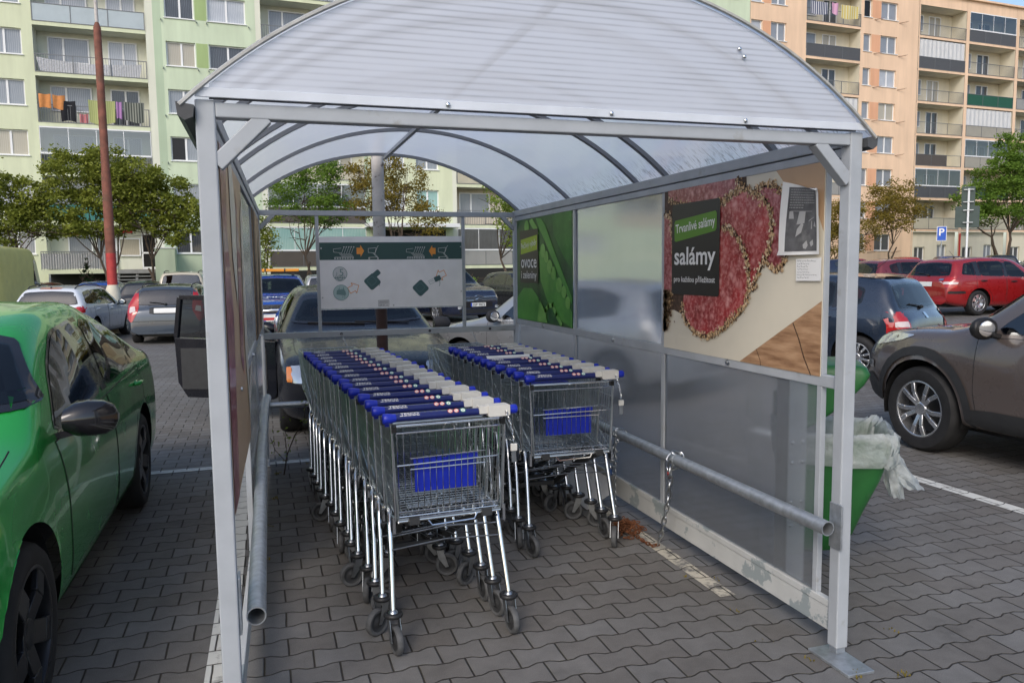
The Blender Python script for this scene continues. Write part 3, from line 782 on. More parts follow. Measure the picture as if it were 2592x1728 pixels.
# eave beams and panel frames down both sides
for side in (0, 1):
    xa = XL if side == 0 else XR; xb = LX(YB) if side == 0 else XR; sg = 1 if side == 0 else -1
    def sx(y): return xa + (xb-xa)*(y-YF)/(YB-YF)
    y0, y1 = YF+PW/2, YB-PW/2
    m = MB(); m.bar((sx(y0), y0, 2.075), (sx(y1), y1, 2.075), .05, .05); part(m, 'eave_beam', 'grey_paint', bevel=.004)
    m = MB(); m.bar((sx(y0)+.004*sg, y0, 2.0275), (sx(y1)+.004*sg, y1, 2.0275), .03, .036); part(m, 'panel_rail', 'grey_paint', bevel=.003)
    m = MB(); m.bar((sx(y0), y0, 1.12), (sx(y1), y1, 1.12), .028, .05); part(m, 'middle_rail', 'grey_paint', bevel=.003)
    m = MB(); m.bar((sx(y0), y0, .135), (sx(y1), y1, .135), .03, .10); m.bar((sx(y0)+.004*sg, y0, .20), (sx(y1)+.004*sg, y1, .20), .03, .03); part(m, 'bottom_rail', 'chipped_paint', bevel=.003)
    ym = [2.655, 3.985, 5.315, 6.672]
    for y in ym[:1] + ym[1:3]:
        m = MB(); w_ = .036 if y > 3 else .028; m.box(sx(y)-.013, sx(y)+.013, y-w_/2, y+w_/2, .215, 1.095); part(m, 'mullion', 'grey_paint', bevel=.002)
        m = MB(); m.box(sx(y)-.013, sx(y)+.013, y-w_/2, y+w_/2, 1.145, 2.0095); part(m, 'mullion', 'grey_paint', bevel=.002)
    for i in range(3):
        a, b = ym[i]+.014, ym[i+1]-.014
        for z0, z1 in ((.21, 1.098), (1.142, 2.012)):
            m = MB(); n = 1
            pl = [(a, z0), (b, z0), (b, z1), (a, z1)]
            if side == 0 and z0 < 1:
                if i == 0: continue
                if i == 1: pl = [(a+.05, z0), (b, z0), (b, z1), (a+.9, z1), (a+.02, z1-.42)]
            q_ = len(pl); m.add([(sx(y)-.004, y, z) for y, z in pl] + [(sx(y)+.004, y, z) for y, z in pl], [tuple(range(q_))[::-1], tuple(range(q_, 2*q_))] + [(i_, (i_+1) % q_, q_+(i_+1) % q_, q_+i_) for i_ in range(q_)]); part(m, 'wall_panel', 'poly_wall', bevel=0)
    for i in range(3):
        y = (ym[i]+ym[i+1])/2; b = MB(); b.lathe([(.017,0),(.016,.004),(.009,.005),(.008,.012),(0,.013)], 12, Matrix.Translation((sx(y)+.0142*sg, y, 1.12)) @ Matrix.Rotation(PI/2*sg, 4, 'Y')); part(b, 'bolt', 'steel', 30, 0)
# guard pipes
def pipe(pts, r=.03):
    m = MB(); m.tube(pts, r, 20, caps=False); m.tube(pts, r-.004, 20, caps=False)
    a = Vector(pts[0]); d = (Vector(pts[1])-a).normalized(); q = Vector((0,0,1)).rotation_difference(d).to_matrix().to_4x4(); q.translation = a
    m.lathe([(r, 0), (r-.004, 0)], 20, q); return part(m, 'guard_pipe', 'galvanised', 60, 0)
pipe([(2.115, 2.50, .545), (2.115, 4.6, .54), (2.115, 6.60, .54)])
pipe([(-.062, 2.555, .49), (-.045, 4.5, .52), (-.02, 6.2, .555), (.0, 6.62, .56)], .031)
pipe([(.01, 6.66, .485), (1.0, 6.66, .48), (2.12, 6.66, .48)], .026)
for x, y in ((XR-PW/2-.004, YF-.01), (XL+PW/2+.004, YF+.02)):
    m = MB(); m.box(x-.004, x+.004, y-.035, y+.035, .455, .64); part(m, 'pipe_bracket', 'galvanised', bevel=.002)
# back frame holding the information board
m = MB(); m.box(LX(YB)+PW/2, XR-PW/2, YB-.02, YB+.02, 1.03, 1.08); part(m, 'back_rail', 'grey_paint', bevel=.003)
for x in (.448, 1.70):
    m = MB(); m.box(x-.014, x+.014, YB-.014, YB+.014, 1.08, 2.045); part(m, 'board_upright', 'grey_paint', bevel=.002)
for x in (.62, 1.38, 1.93):
    m = MB(); m.lathe([(.012,0),(.012,.003),(0,.0035)], 12, Matrix.Translation((x, YB-.0205, 1.055)) @ Matrix.Rotation(PI/2, 4, 'X')); part(m, 'bolt', 'dark_seal', 30, 0)
# arched roof
XC, ZE, SAG, HC = 1.027, 2.103, .474, 1.205
RR = (HC*HC+SAG*SAG)/(2*SAG); ZC = ZE+SAG-RR; A0 = math.asin(HC/RR)
def arc(t, r=RR): a = -A0 + 2*A0*t; return XC + r*math.sin(a), ZC + r*math.cos(a)
m = MB(); n = 48; ext = .045; Y0r, Y1r = 2.475, 6.76
def arc_ext(i): return arc(-.016 + (1.032)*i/n)
vs = []
for i in range(n+1):
    x, z = arc_ext(i); vs += [(x, Y0r, z), (x, Y1r, z)]
m.add(vs, [(2*i, 2*i+1, 2*i+3, 2*i+2) for i in range(n)]); part(m, 'roof_sheet', 'poly_roof', 60, 0)
m = MB()
for yy in (Y0r-.004, Y1r+.004):
    m = MB(); m.tube([Vector((arc_ext(i)[0], yy, arc_ext(i)[1]+.003)) for i in range(n+1)], .0075, 6); part(m, 'roof_edge_strip', bpy.data.materials.get('edge_strip') or M_('edge_strip', (.42,.42,.40), .6, var=(20,.2)), 60, 0)
for yy, w_ in ((2.72,.028), (3.02,.03), (4.0,.034), (4.37,.034), (5.49,.030), (6.70,.03)):
    m = MB()
    for i in range(36):
        x0, z0 = arc(i/36, RR-.016); x1, z1 = arc((i+1)/36, RR-.016); m.bar((x0, yy, z0), (x1, yy, z1), w_, .022, (0,0,1))
    part(m, 'roof_rib', M_('rib_paint', (.24,.25,.27), .5) if yy == 2.72 else bpy.data.materials['rib_paint'], 60, 0)
m = MB(); m.box(XC-.014, XC+.014, 2.5, 6.72, ZE+SAG-.055, ZE+SAG-.029); part(m, 'ridge_bar', 'grey_paint', bevel=.002)
# front gable: fluted sheet over a flat strip
m = MB(); gy_ = 2.482; vs = []; k = 40
for i in range(k+1):
    x, z = arc(i/k, RR-.006); vs += [(x, gy_, max(z, ZE+.022)), (x, gy_, ZE+.022)]
m.add(vs, [(2*i, 2*i+1, 2*i+3, 2*i+2) for i in range(1, k-1)]); part(m, 'gable_sheet', 'poly_gable', None, 0)
m = MB(); m.box(XC-HC+.012, XC+HC-.012, gy_-.004, gy_+.004, ZE+.001, ZE+.028); part(m, 'gable_strip', M_('gable_strip', (.62,.66,.72), .45, var=(8,.08)), bevel=.001)
m = MB(); m.box(XC-HC+.05, XC+HC-.05, gy_+.004, gy_+.012, ZE-.003, ZE+.001); part(m, 'gable_seal', 'dark_seal', bevel=0)
def gbolt(x, z):
    b = MB(); b.ball((x, gy_-.006, z), .0085, .007, .0085, 12, 8); part(b, 'bolt', 'chrome', 60, 0)
for x, z in ((.585, ZE+.014), (1.155, ZE+.014), (1.685, ZE+.014), (1.655, 2.365), (1.675, 2.34), (.64, 2.505)): gbolt(x, z)
# gutters: rolled dark sheets under the eaves
for t0, sg in ((0, -1), (1, 1)):
    m = MB(); x, z = arc(-.016 if sg < 0 else 1.016); pr = [(x-sg*.040, z+.004), (x-sg*.036, z-.030), (x-sg*.012, z-.040), (x+sg*.006, z-.026), (x+sg*.010, z+.012)]
    for y in ():
        pass
    vs = [(a, y, b) for y in (2.47, 6.76) for a, b in pr]; q = len(pr)
    m.add(vs, [(i, i+1, q+i+1, q+i) for i in range(q-1)])
    for y in (2.47, 6.76): m.add([(a, y, b) for a, b in pr], [tuple(range(q))])
    part(m, 'gutter', M_('gutter_grey', (.06,.062,.065), .6, var=(8,.3)) if sg < 0 else bpy.data.materials['gutter_grey'], None, 0)

# ---------------------------------------------------------------- posters
FR = frame((XR-.016, 3.985, 1.13), (0,-1,0), (0,0,1))     # right wall, seen from inside: x towards the open front, y up
salami_root = empty('poster', (XR-.016, 3.3, 1.13), 0, 'salami poster with black label, on the right wall near the open front', 'poster')
def pp(mb, name, mat, root, smooth=None): 
    o = mb.build(name, MT[mat] if isinstance(mat, str) else mat, root, smooth); o.matrix_parent_inverse = Matrix.Translation(-root.location); return o
def salami_mat(name, deep, fat, scale):
    t = NT(name); v = t.coord('Object'); a = t.n('ShaderNodeTexVoronoi', feature='F1'); a.inputs['Scale'].default_value = scale
    wv = t.n('ShaderNodeVectorMath', operation='ADD'); nz = t.n('ShaderNodeTexNoise'); nz.inputs['Scale'].default_value = 22; t.l(v, nz.inputs['Vector'])
    sc = t.n('ShaderNodeVectorMath', operation='SCALE'); t.l(nz.outputs[1], sc.inputs[0]); sc.inputs['Scale'].default_value = .03; t.l(v, wv.inputs[0]); t.l(sc.outputs[0], wv.inputs[1]); t.l(wv.outputs[0], a.inputs['Vector'])
    f = t.range(a.outputs['Distance'], .20, .62, 1, 0); g = t.range(t.noise(v, 14, 4, .6), .42, .62, .0, 1.0); n3 = t.range(t.noise(v, 46, 4, .65), .46, .68, 0, .75)
    f2 = t.math('MAXIMUM', t.math('MULTIPLY', f, g, clamp=True), n3); base = t.ramp(t.noise(v, 7, 6, .65), [(.3, tuple(q*.5 for q in deep)), (.7, deep)])
    return t.done(t.prin(t.mixc(f2, base, fat), .3, coat=.15))
MT['salami'] = salami_mat('salami', (.42,.03,.035), (.66,.30,.28), 21)
MT['salami_dark'] = salami_mat('salami_dark', (.33,.04,.05), (.58,.27,.27), 24)
def wood_mat():
    t = NT('wood_print'); v = t.coord('Object', (1, .9, 6)); w = t.noise(v, 6, 6, .6)
    return t.done(t.prin(t.ramp(w, [(.3, (.20,.10,.05)), (.55, (.42,.25,.14)), (.75, (.55,.36,.22))]), .4))
MT['wood_print'] = wood_mat(); MT['board_print'] = M_('board_print', (.66,.61,.50), .4, var=(3,.05)); MT['tan_print'] = M_('tan_print', (.50,.33,.20), .4, var=(2,.12))
MT['label_black'] = M_('label_black', (.018,.015,.014), .35); MT['label_green'] = M_('label_green', (.10,.25,.02), .4, dirt=(25,.68,.72,(.02,.03,.01)))
MT['label_lime'] = M_('label_lime', (.33,.46,.01), .4); MT['crust_dark'] = M_('crust_dark', (.07,.04,.025), .6, var=(40,.5))
CR = [M_('crust_%s' % n, c, .6, var=(60,.3)) for n, c in (('pale', (.60,.42,.24)), ('tan', (.42,.26,.12)), ('umber', (.16,.09,.045)), ('ivory', (.70,.56,.40)))]
m = MB(); m.prism([(.02,.005),(1.338,.005),(1.338,.882),(.02,.882)], -.004, 0, FR); pp(m, 'poster_sheet', 'board_print', salami_root)
m = MB(); m.sheet([(.767,.006),(1.337,.318),(1.337,.006)], .001, FR); pp(m, 'wood_corner', 'wood_print', salami_root)
m = MB(); m.sheet([(1.019,.881),(1.13,.77),(1.288,.70),(1.337,.60),(1.337,.881)], .001, FR); pp(m, 'background', 'tan_print', salami_root)
m = MB(); line2d(m, [(1.16,.215),(1.20,.15),(1.235,.075),(1.28,.007)], .006, FR, .002); line2d(m, [(.90,.078),(.93,.03),(.935,.007)], .004, FR, .002); pp(m, 'wood_crack', 'crust_dark', salami_root)
m = MB(); m.sheet([(.021,.25),(.24,.20),(.60,.5),(.62,.80),(.5,.84),(.06,.881),(.021,.881)], .0016, FR); m.sheet([(.74,.881),(.66,.80),(.80,.79),(.80,.881)], .0013, FR); pp(m, 'crust', 'crust_dark', salami_root)
SL = [('salami_dark', [(.871,.814),(.94,.822),(1.021,.809),(1.075,.775),(1.093,.72),(1.10,.62),(1.10,.55),(1.083,.473),(1.05,.45),(1.012,.448),(.95,.5),(.80,.7)], .002),
      ('salami_dark', [(.06,.881),(.731,.881),(.744,.837),(.70,.80),(.635,.784),(.53,.775),(.424,.772),(.28,.79),(.14,.815),(.07,.84)], .003),
      ('salami', [(.50,.75),(.612,.765),(.66,.80),(.732,.824),(.80,.82),(.849,.80),(.91,.78),(.949,.751),(.98,.715),(.994,.67),(1.0,.62),(.997,.579),(.98,.535),(.957,.501),(.92,.455),(.894,.421),(.863,.353),(.6,.3)], .004),
      ('salami_dark', [(.021,.75),(.094,.733),(.115,.6),(.13,.45),(.125,.335),(.09,.30),(.021,.28)], .003),
      ('salami', [(.45,.64),(.607,.651),(.65,.645),(.689,.632),(.73,.605),(.763,.573),(.793,.53),(.813,.49),(.83,.44),(.839,.387),(.835,.34),(.818,.296),(.77,.245),(.701,.206),(.62,.155),(.521,.113),(.43,.105),(.337,.13),(.28,.17),(.245,.219),(.235,.27),(.258,.34)], .006)]
rnd = random.Random(3)
flecks = [MB() for _ in CR]; back = MB()
for k, (mt, pl, z) in enumerate(SL):
    m = MB(); m.sheet(pl, z, FR); pp(m, 'salami_slice', mt, salami_root)
    n = len(pl)
    for i in range(n):
        a = Vector(pl[i]); b = Vector(pl[(i+1) % n]); L_ = (b-a).length
        if k == 4 and i in (0, n-1, n-2) or k == 2 and i in (0, n-1, n-2) or k == 0 and i in (n-1, n-2) or k == 1 and i in (0, n-1) or k == 3 and i == n-1: continue
        d = (b-a).normalized(); nrm = Vector((d.y, -d.x))
        ar = sum(pl[j][0]*pl[(j+1)%n][1]-pl[(j+1)%n][0]*pl[j][1] for j in range(n))
        if ar < 0: nrm = -nrm
        line2d(back, [tuple(a+nrm*.004), tuple(b+nrm*.004)], .020, FR, z+.0006)
        for j in range(int(L_/.0022)):
            c = a+d*rnd.uniform(0, L_)+nrm*rnd.gauss(.004, .0105); s_ = rnd.uniform(.005, .012); ang = rnd.uniform(0, PI); mb = flecks[rnd.choice((0,0,1,1,2,2,3))]
            if not (.025 < c.x < 1.33 and .012 < c.y < .876): continue
            mb.add([FR @ Vector((c.x+s_*q*math.cos(ang+t_), c.y+s_*q*math.sin(ang+t_), z+.0012+rnd.uniform(0,.0012))) for t_, q in ((0,1),(.9,.62),(2.1,.6),(PI,.95),(4.1,.6),(5.3,.65))], [(0,1,2,3,4,5)])
for _ in range(520):
    x_ = .024+abs(rnd.gauss(0,.045)); y_ = rnd.uniform(.10,.33)
    if x_ > .22 or y_ < .08+.5*x_: continue
    s_ = rnd.uniform(.005,.012); ang = rnd.uniform(0,PI); flecks[rnd.choice((0,1,1,2,2,2))].add([FR @ Vector((x_+s_*q*math.cos(ang+t_), y_+s_*q*math.sin(ang+t_), .0075)) for t_, q in ((0,1),(.9,.62),(2.1,.6),(PI,.95),(4.1,.6),(5.3,.65))], [(0,1,2,3,4,5)])
pp(back, 'crust', 'crust_dark', salami_root)
for mb, mt in zip(flecks, CR): pp(mb, 'crust', mt, salami_root)
m = MB(); m.sheet([(.021,.10),(.05,.16),(.09,.22),(.16,.225),(.235,.28),(.26,.33),(.021,.36)], .0018, FR); pp(m, 'crust', 'crust_dark', salami_root)
m = MB(); m.sheet(rrect(.122,.595,.312,.80,.018), .010, FR); lab = pp(m, 'label', 'label_black', salami_root)
m = MB(); m.sheet([(.152,.603),(.168,.598),(.556,.640),(.568,.652),(.568,.728),(.556,.740),(.160,.712),(.150,.700)], .0112, FR); pp(m, 'label_stripe', 'label_green', salami_root)
tx = MB(); Ms = FR @ Matrix.Translation((.36, .672, .0122)) @ Matrix.Rotation(R(4), 4, 'Z')
put_text(tx, 'Trvanlivé salámy', Ms, width=.39, height=.062, bold=.012)
put_text(tx, 'salámy', FR @ Matrix.Translation((.358, .505, .0122)), width=.41, height=.125, bold=.018)
put_text(tx, 'pro každou příležitost', FR @ Matrix.Translation((.355, .392, .0122)), width=.41, height=.042, bold=.010)
pp(tx, 'lettering', 'white', salami_root)
# pinned notices on the salami poster
fl = empty('notice', (XR-.02, 2.75, 1.13), 0, 'crumpled black-and-white photocopied notice taped over the salami poster', 'notice')
m = MB(); nx, ny = 10, 14; vs = []
for j in range(ny+1):
    for i in range(nx+1):
        u, v = i/nx, j/ny; x = 1.082+.255*u+.022*(v)*(1-u); y = .508+.285*v+.03*v*(1-u)+(.0 if v < .98 else -.03*u); z = .016+.006*math.sin(5*u+3*v)+.010*(u-.5)**2*4+.012*max(0, v-.85)*u*6
        if u < .01 and v < .05: x -= .012
        vs.append(FR @ Vector((x, y, z)))
m.add(vs, [(j*(nx+1)+i, j*(nx+1)+i+1, (j+1)*(nx+1)+i+1, (j+1)*(nx+1)+i) for j in range(ny) for i in range(nx)]); o = m.build('paper', MT['white'], fl, 60); o.matrix_parent_inverse = Matrix.Translation(-fl.location)
def notice_pt(u, v, e=.0015):
    x = 1.082+.255*u+.022*v*(1-u); y = .508+.285*v+.03*v*(1-u); z = .016+.006*math.sin(5*u+3*v)+.010*(u-.5)**2*4+.012*max(0, v-.85)*u*6
    return FR @ Vector((x, y, z+e))
def notice_rect(mb, u0, u1, v0, v1, e=.0015, k=8):
    for i in range(k):
        for j in range(k):
            a, b = u0+(u1-u0)*i/k, u0+(u1-u0)*(i+1)/k; c, d = v0+(v1-v0)*j/k, v0+(v1-v0)*(j+1)/k
            mb.add([notice_pt(a, c, e), notice_pt(b, c, e), notice_pt(b, d, e), notice_pt(a, d, e)], [(0,1,2,3)])
MT['photocopy'] = M_('photocopy', (.11,.11,.115), .7, var=(14,.35), dirt=(9,.52,.7,(.19,.19,.19)))
m = MB(); notice_rect(m, .16, .93, .05, .93); pp(m, 'photocopy', 'photocopy', fl, 60)
m = MB()
for r_ in range(8):
    v = .90-r_*.035; u = .21
    while u < (.86 if r_ < 6 else .5):
        w_ = rnd.uniform(.02, .06); notice_rect(m, u, min(.88, u+w_), v-.009, v+.004, .003, 1); u += w_+.012
notice_rect(m, .24, .8, .60, .608, .003, 2)
pp(m, 'text_lines', M_('ink_light', (.30,.30,.30), .7), fl)
m = MB()
for pl in ([(.40,.42),(.44,.60),(.60,.61),(.58,.44)], [(.22,.50),(.22,.60),(.30,.60),(.33,.5)], [(.40,.25),(.42,.36),(.52,.45),(.56,.42),(.52,.31)], [(.68,.46),(.86,.52),(.87,.53),(.70,.48)], [(.76,.36),(.77,.47),(.79,.47),(.79,.36)], [(.84,.40),(.88,.47),(.91,.38)], [(.58,.14),(.66,.20),(.70,.13),(.66,.08),(.60,.09)], [(.74,.17),(.82,.21),(.84,.14),(.78,.11)]):
    m.add([notice_pt(u, v, .003) for u, v in pl], [tuple(range(len(pl)))])
pp(m, 'photo_shapes', M_('ink_white', (.38,.38,.38), .7), fl)
nt = empty('notice', (XR-.02, 2.72, 1.52), 0, 'small white handwritten note under the photocopied notice', 'notice')
m = MB(); m.prism([(1.182,.398),(1.335,.40),(1.337,.494),(1.18,.491)], .008, .0095, FR); o = pp(m, 'paper', 'white', nt)
m = MB()
for r_ in range(7):
    x = 1.19
    while x < (1.31 if r_ in (0, 5) else 1.26):
        w_ = rnd.uniform(.006, .018); y = .482-r_*.0115; line2d(m, [(x, y), (x+w_*.3, y+rnd.uniform(-.003,.004)), (x+w_*.6, y-.002), (x+w_, y+rnd.uniform(-.002,.003))], .0014, FR, .0103); x += w_+.004
pp(m, 'handwriting', M_('ink_grey', (.2,.2,.22), .6), nt)

# pea poster at the back of the right wall
FP = frame((XR-.016, 6.672, 1.13), (0,-1,0), (0,0,1))
pea = empty('poster', (XR-.016, 6.0, 1.13), 0, 'green pea-pod poster with black label, far end of the right wall', 'poster')
def green_mat(name, a, b, sc):
    t = NT(name); v = t.coord('Object'); n1 = t.noise(v, sc, 4); vo = t.n('ShaderNodeTexVoronoi', feature='F1'); vo.inputs['Scale'].default_value = 55; t.l(v, vo.inputs['Vector'])
    dr = t.math('MULTIPLY', t.range(vo.outputs['Distance'], .08, .2, 1, 0), t.range(t.noise(v, 12, 2), .5, .65, 0, .5)); return t.done(t.prin(t.mixc(dr, t.ramp(n1, [(.3, a), (.7, b)]), (.45,.60,.35)), .35))
MT['pea_back'] = green_mat('pea_back', (.008,.045,.010), (.03,.15,.025), 5); MT['pea_pod'] = green_mat('pea_pod', (.045,.22,.025), (.11,.36,.05), 4); MT['pea_light'] = green_mat('pea_light', (.10,.32,.04), (.22,.48,.10), 7); MT['pea_dark'] = green_mat('pea_dark', (.02,.12,.015), (.05,.22,.03), 6)
m = MB(); m.prism([(.02,.012),(1.325,.012),(1.325,.882),(.02,.882)], -.004, 0, FP); pp(m, 'poster_sheet', 'pea_back', pea)
def blob(cx, cy, rx, ry, a=0, n=24): return [(cx+rx*math.cos(t)*math.cos(a)-ry*math.sin(t)*math.sin(a), cy+rx*math.cos(t)*math.sin(a)+ry*math.sin(t)*math.cos(a)) for t in np.linspace(0, 2*PI, n, endpoint=False)]
m = MB(); m.sheet([(.54,.87),(.66,.86),(.76,.80),(.98,.57),(1.2,.36),(1.32,.24),(1.32,.19),(1.18,.29),(.95,.50),(.72,.70),(.62,.78)], .003, FP); m.sheet([(.60,.60),(.70,.60),(.845,.51),(1.08,.33),(1.32,.13),(1.32,.015),(1.12,.05),(.98,.09),(.80,.19),(.64,.36)], .002, FP); m.sheet([(.02,.015),(.02,.20),(.2,.29),(.42,.29),(.58,.22),(.63,.10),(.6,.015)], .002, FP); pp(m, 'pea_pod', 'pea_pod', pea)
m = MB()
for cx, cy, r_ in ((.70,.60,.06),(.78,.55,.05),(.86,.47,.06),(.94,.42,.055),(1.06,.33,.06),(1.16,.28,.05),(1.24,.20,.05),(.30,.81,.06)): m.sheet(blob(cx, cy, r_, r_*.95), .004, FP)
pp(m, 'pea', 'pea_light', pea)
m = MB(); m.sheet([(.36,.86),(.44,.875),(.56,.80),(.62,.73),(.54,.76),(.44,.80)], .003, FP); m.sheet([(.55,.015),(.62,.20),(.70,.14),(.80,.02)], .0045, FP); line2d(m, [(.75,.04),(.76,.12),(.82,.16),(.92,.17),(1.0,.10),(1.1,.03)], .04, FP, .005); pp(m, 'pea_leaf', 'pea_light', pea)
m = MB(); m.sheet([(.9,.88),(1.32,.88),(1.32,.45),(1.15,.55),(.95,.72)], .0015, FP); pp(m, 'pea_leaf', 'pea_dark', pea)
m = MB(); m.sheet(rrect(.125,.596,.335,.785,.018), .007, FP); pp(m, 'label', 'label_black', pea)
m = MB(); m.sheet([(.15,.58),(.575,.612),(.578,.735),(.148,.706)], .0082, FP); pp(m, 'label_stripe', 'label_lime', pea)
tx = MB(); put_text(tx, 'Pečlivý výběr', FP @ Matrix.Translation((.362, .658, .0092)) @ Matrix.Rotation(R(4), 4, 'Z'), width=.40, height=.066); put_text(tx, 'ovoce', FP @ Matrix.Translation((.36, .50, .0092)), width=.40, height=.075, bold=.008); put_text(tx, 'i zeleniny', FP @ Matrix.Translation((.36, .395, .0092)), width=.40, height=.085, bold=.008); pp(tx, 'lettering', 'white', pea)
# posters on the left wall, seen almost edge on
for y0, y1, lab_, cols in ((2.675, 3.965, 'dark red meat poster on the left wall beside the front post', ('tan_print', 'salami_dark', 'board_print')), (5.335, 6.655, 'brown bread poster at the far end of the left wall', ('wood_print', 'crust_dark', 'tan_print'))):
    FL = frame((LX(y0)+.017, y0, 1.145), (y0*0+LX(y1)-LX(y0), y1-y0, 0), (0,0,1)); FL = FL @ Matrix.Scale(-1, 4, (0,0,1))
    pr = empty('poster', (LX(y0)+.017, (y0+y1)/2, 1.14), 0, lab_, 'poster'); w_ = y1-y0; h_ = .862 if y0 < 3 else .862
    lo = -.35 if y0 < 3 else 0
    m = MB(); m.prism([(0,lo),(w_,lo),(w_,h_),(0,h_)], .0, -.003, FL); pp(m, 'poster_sheet', cols[0], pr)
    m = MB(); m.sheet([(.0,lo),(.25,lo),(.36,.3),(.2,.6),(.3,h_),(0,h_)], -.005, FL); m.sheet([(.7,.1),(.9,.0),(1.0,.5),(.8,.8)], -.005, FL); pp(m, 'print_dark', cols[1], pr)
    m = MB(); m.sheet([(.45,.5),(.65,.3),(.75,.7),(.6,h_),(.4,h_)], -.006, FL); m.sheet([(1.05,.1),(w_-.02,lo+.05),(w_-.02,.8),(1.1,.7)], -.006, FL); pp(m, 'print_light', cols[2], pr)

# ---------------------------------------------------------------- information board
FS = frame((.463, YB-.024, 1.265), (1,0,0), (0,0,1))
sg_ = empty('information_board', (1.07, YB-.02, 1.265), 0, 'white trolley instruction board with dark green band and orange arrows', 'sign')
def ps(mb, name, mat): return pp(mb, name, mat, sg_)
m = MB(); m.prism([(-.004,.006),(1.218,.002),(1.22,.612),(-.004,.606)], -.006, 0, FS); ps(m, 'board', M_('board_white', (.82,.82,.83), .42, var=(7,.05), dirt=(16,.66,.8,(.5,.5,.5))))
m = MB(); m.prism([(-.006,-.004),(1.222,-.006),(1.222,.004),(-.006,.008)], -.008, .004, FS); ps(m, 'board_edge', 'galvanised')
m = MB(); m.sheet([(-.003,.413),(1.217,.414),(1.217,.561),(-.003,.558)], .0012, FS); ps(m, 'green_band', M_('band_green', (.028,.075,.072), .45))
def trolley(mb, x, y, s, fl=1):
    def L(pts, w=.0022, cl=False): line2d(mb, [(x+fl*a*s, y+b*s) for a, b in pts], w, FS, .0026, cl)
    L([(0,.62),(.02,1.0),(.78,1.06),(.66,.55),(0,.62)]); L([(.66,.55),(.92,1.2),(1.0,1.25)]); L([(.45,.57),(.78,.2),(.9,.2)]); L([(.56,.56),(.9,.18)]); L([(.05,.14),(.85,.17)])
    for a in (.08, .92): ring2d(mb, x+fl*a*s, y+.05*s, .05*s, .085*s, FS, .0026, 12)
def trolleys(mb, x, y, s, n):
    def L(pts, w=.0018): line2d(mb, [(x+a*s, y+b*s) for a, b in pts], w, FS, .0026)
    L([(.8,.60),(0,.70),(0,1.0),(.75,1.08)])
    for k in range(n):
        o = .8+k*.24; L([(o,.6),(o+.22,1.15)]); ring2d(mb, x+(o+.24)*s, y+1.2*s, .03*s, .06*s, FS, .0026, 10); L([(o-.25,.58),(o+.1,.2)]); L([(o-.1,.56),(o+.22,.2)])
    L([(.1,.2),(1.95,.2)])
    for k in range(8): ring2d(mb, x+(.14+k*.25)*s, y+.08*s, .05*s, .085*s, FS, .0026, 10)
for fn_, a_ in ((trolleys, (.112,.42,.084,5)), (trolley, (.40,.42,.088)), (trolleys, (.726,.42,.08,5)), (trolley, (1.005,.42,.088))): m = MB(); fn_(m, *a_); ps(m, 'trolley_outline', 'white')
ORG = M_('orange_print', (.78,.30,.05), .45)
def arrow(mb, cx, cy, w, h, ang, z, outline=0):
    pl = [(-w/2,-h*.27),(0,-h*.27),(0,-h/2),(w/2,0),(0,h/2),(0,h*.27),(-w/2,h*.27)]; M = FS @ Matrix.Translation((cx, cy, z)) @ Matrix.Rotation(ang, 4, 'Z')
    if outline: line2d(mb, pl, outline, M, 0, True)
    else: mb.sheet(pl, 0, M)
for a_ in ((.335,.487,.064,.10,0,.0026), (.953,.484,.060,.10,PI,.0026), (.272,.176,.092,.095,R(28),.0016,.005), (1.022,.275,.092,.095,R(205),.0016,.005)): m = MB(); arrow(m, *a_); ps(m, 'arrow', ORG)
TL = M_('teal_line', (.16,.27,.27), .5); TD = M_('teal_dark', (.055,.12,.125), .5); TF = M_('teal_pale', (.40,.53,.53), .5); PK = M_('coin_grey', (.58,.60,.61), .5)
m = MB(); m.sheet(circle(.160,.297,.058), .0014, FS); ps(m, 'coin', PK)
m = MB(); m.sheet(circle(.165,.140,.064), .0014, FS); ps(m, 'coin', TF)
m = MB(); ring2d(m, .160, .297, .056, .060, FS, .0022); ring2d(m, .165, .140, .062, .066, FS, .0022)
put_text(m, '5', FS @ Matrix.Translation((.172,.308,.0022)), height=.058); ring2d(m, .160, .268, .020, .026, FS, .0022, 16, PI*1.1, 1.9*PI)
for k in range(4): ring2d(m, .130+k*.02, .270, .006, .010, FS, .0022, 8)
line2d(m, [(.118,.262),(.202,.262)], .006, FS, .0022); line2d(m, [(.132,.285),(.134,.31)], .004, FS, .0022)
ps(m, 'coin_mark', TL)
m = MB(); m.sheet([(.125,.125),(.130,.16),(.138,.16),(.142,.178),(.146,.16),(.150,.165),(.152,.195),(.156,.165),(.168,.165),(.172,.178),(.178,.16),(.186,.19),(.190,.165),(.200,.15),(.206,.12),(.19,.115),(.16,.12)], .0022, FS); put_text(m, '10', FS @ Matrix.Translation((.186,.104,.0024)), height=.022); ps(m, 'coin_mark', TL)
def lock(x, y, s, a, key):
    M = FS @ Matrix.Translation((x, y, .0018)) @ Matrix.Rotation(a, 4, 'Z'); m = MB(); m.sheet(rrect(-.055*s, .055*s, -.062*s, .05*s, .02*s), 0, M)
    if key: m.sheet(rrect(.04*s, .105*s, -.0*s, .045*s, .012*s), .0004, M)
    ps(m, 'coin_lock_print', TD); m = MB(); line2d(m, rrect(-.03*s, .03*s, -.03*s, .03*s, .01*s), .002, M, .0012, True); ps(m, 'lock_outline', TL)
lock(.425, .232, 1, R(40), True); lock(.840, .170, 1, R(42), False)
m = MB(); m.sheet(rrect(-.03,.03,-.022,.022,.01), .0018, FS @ Matrix.Translation((.995,.245,0)) @ Matrix.Rotation(R(22), 4, 'Z')); ps(m, 'key_print', TD)
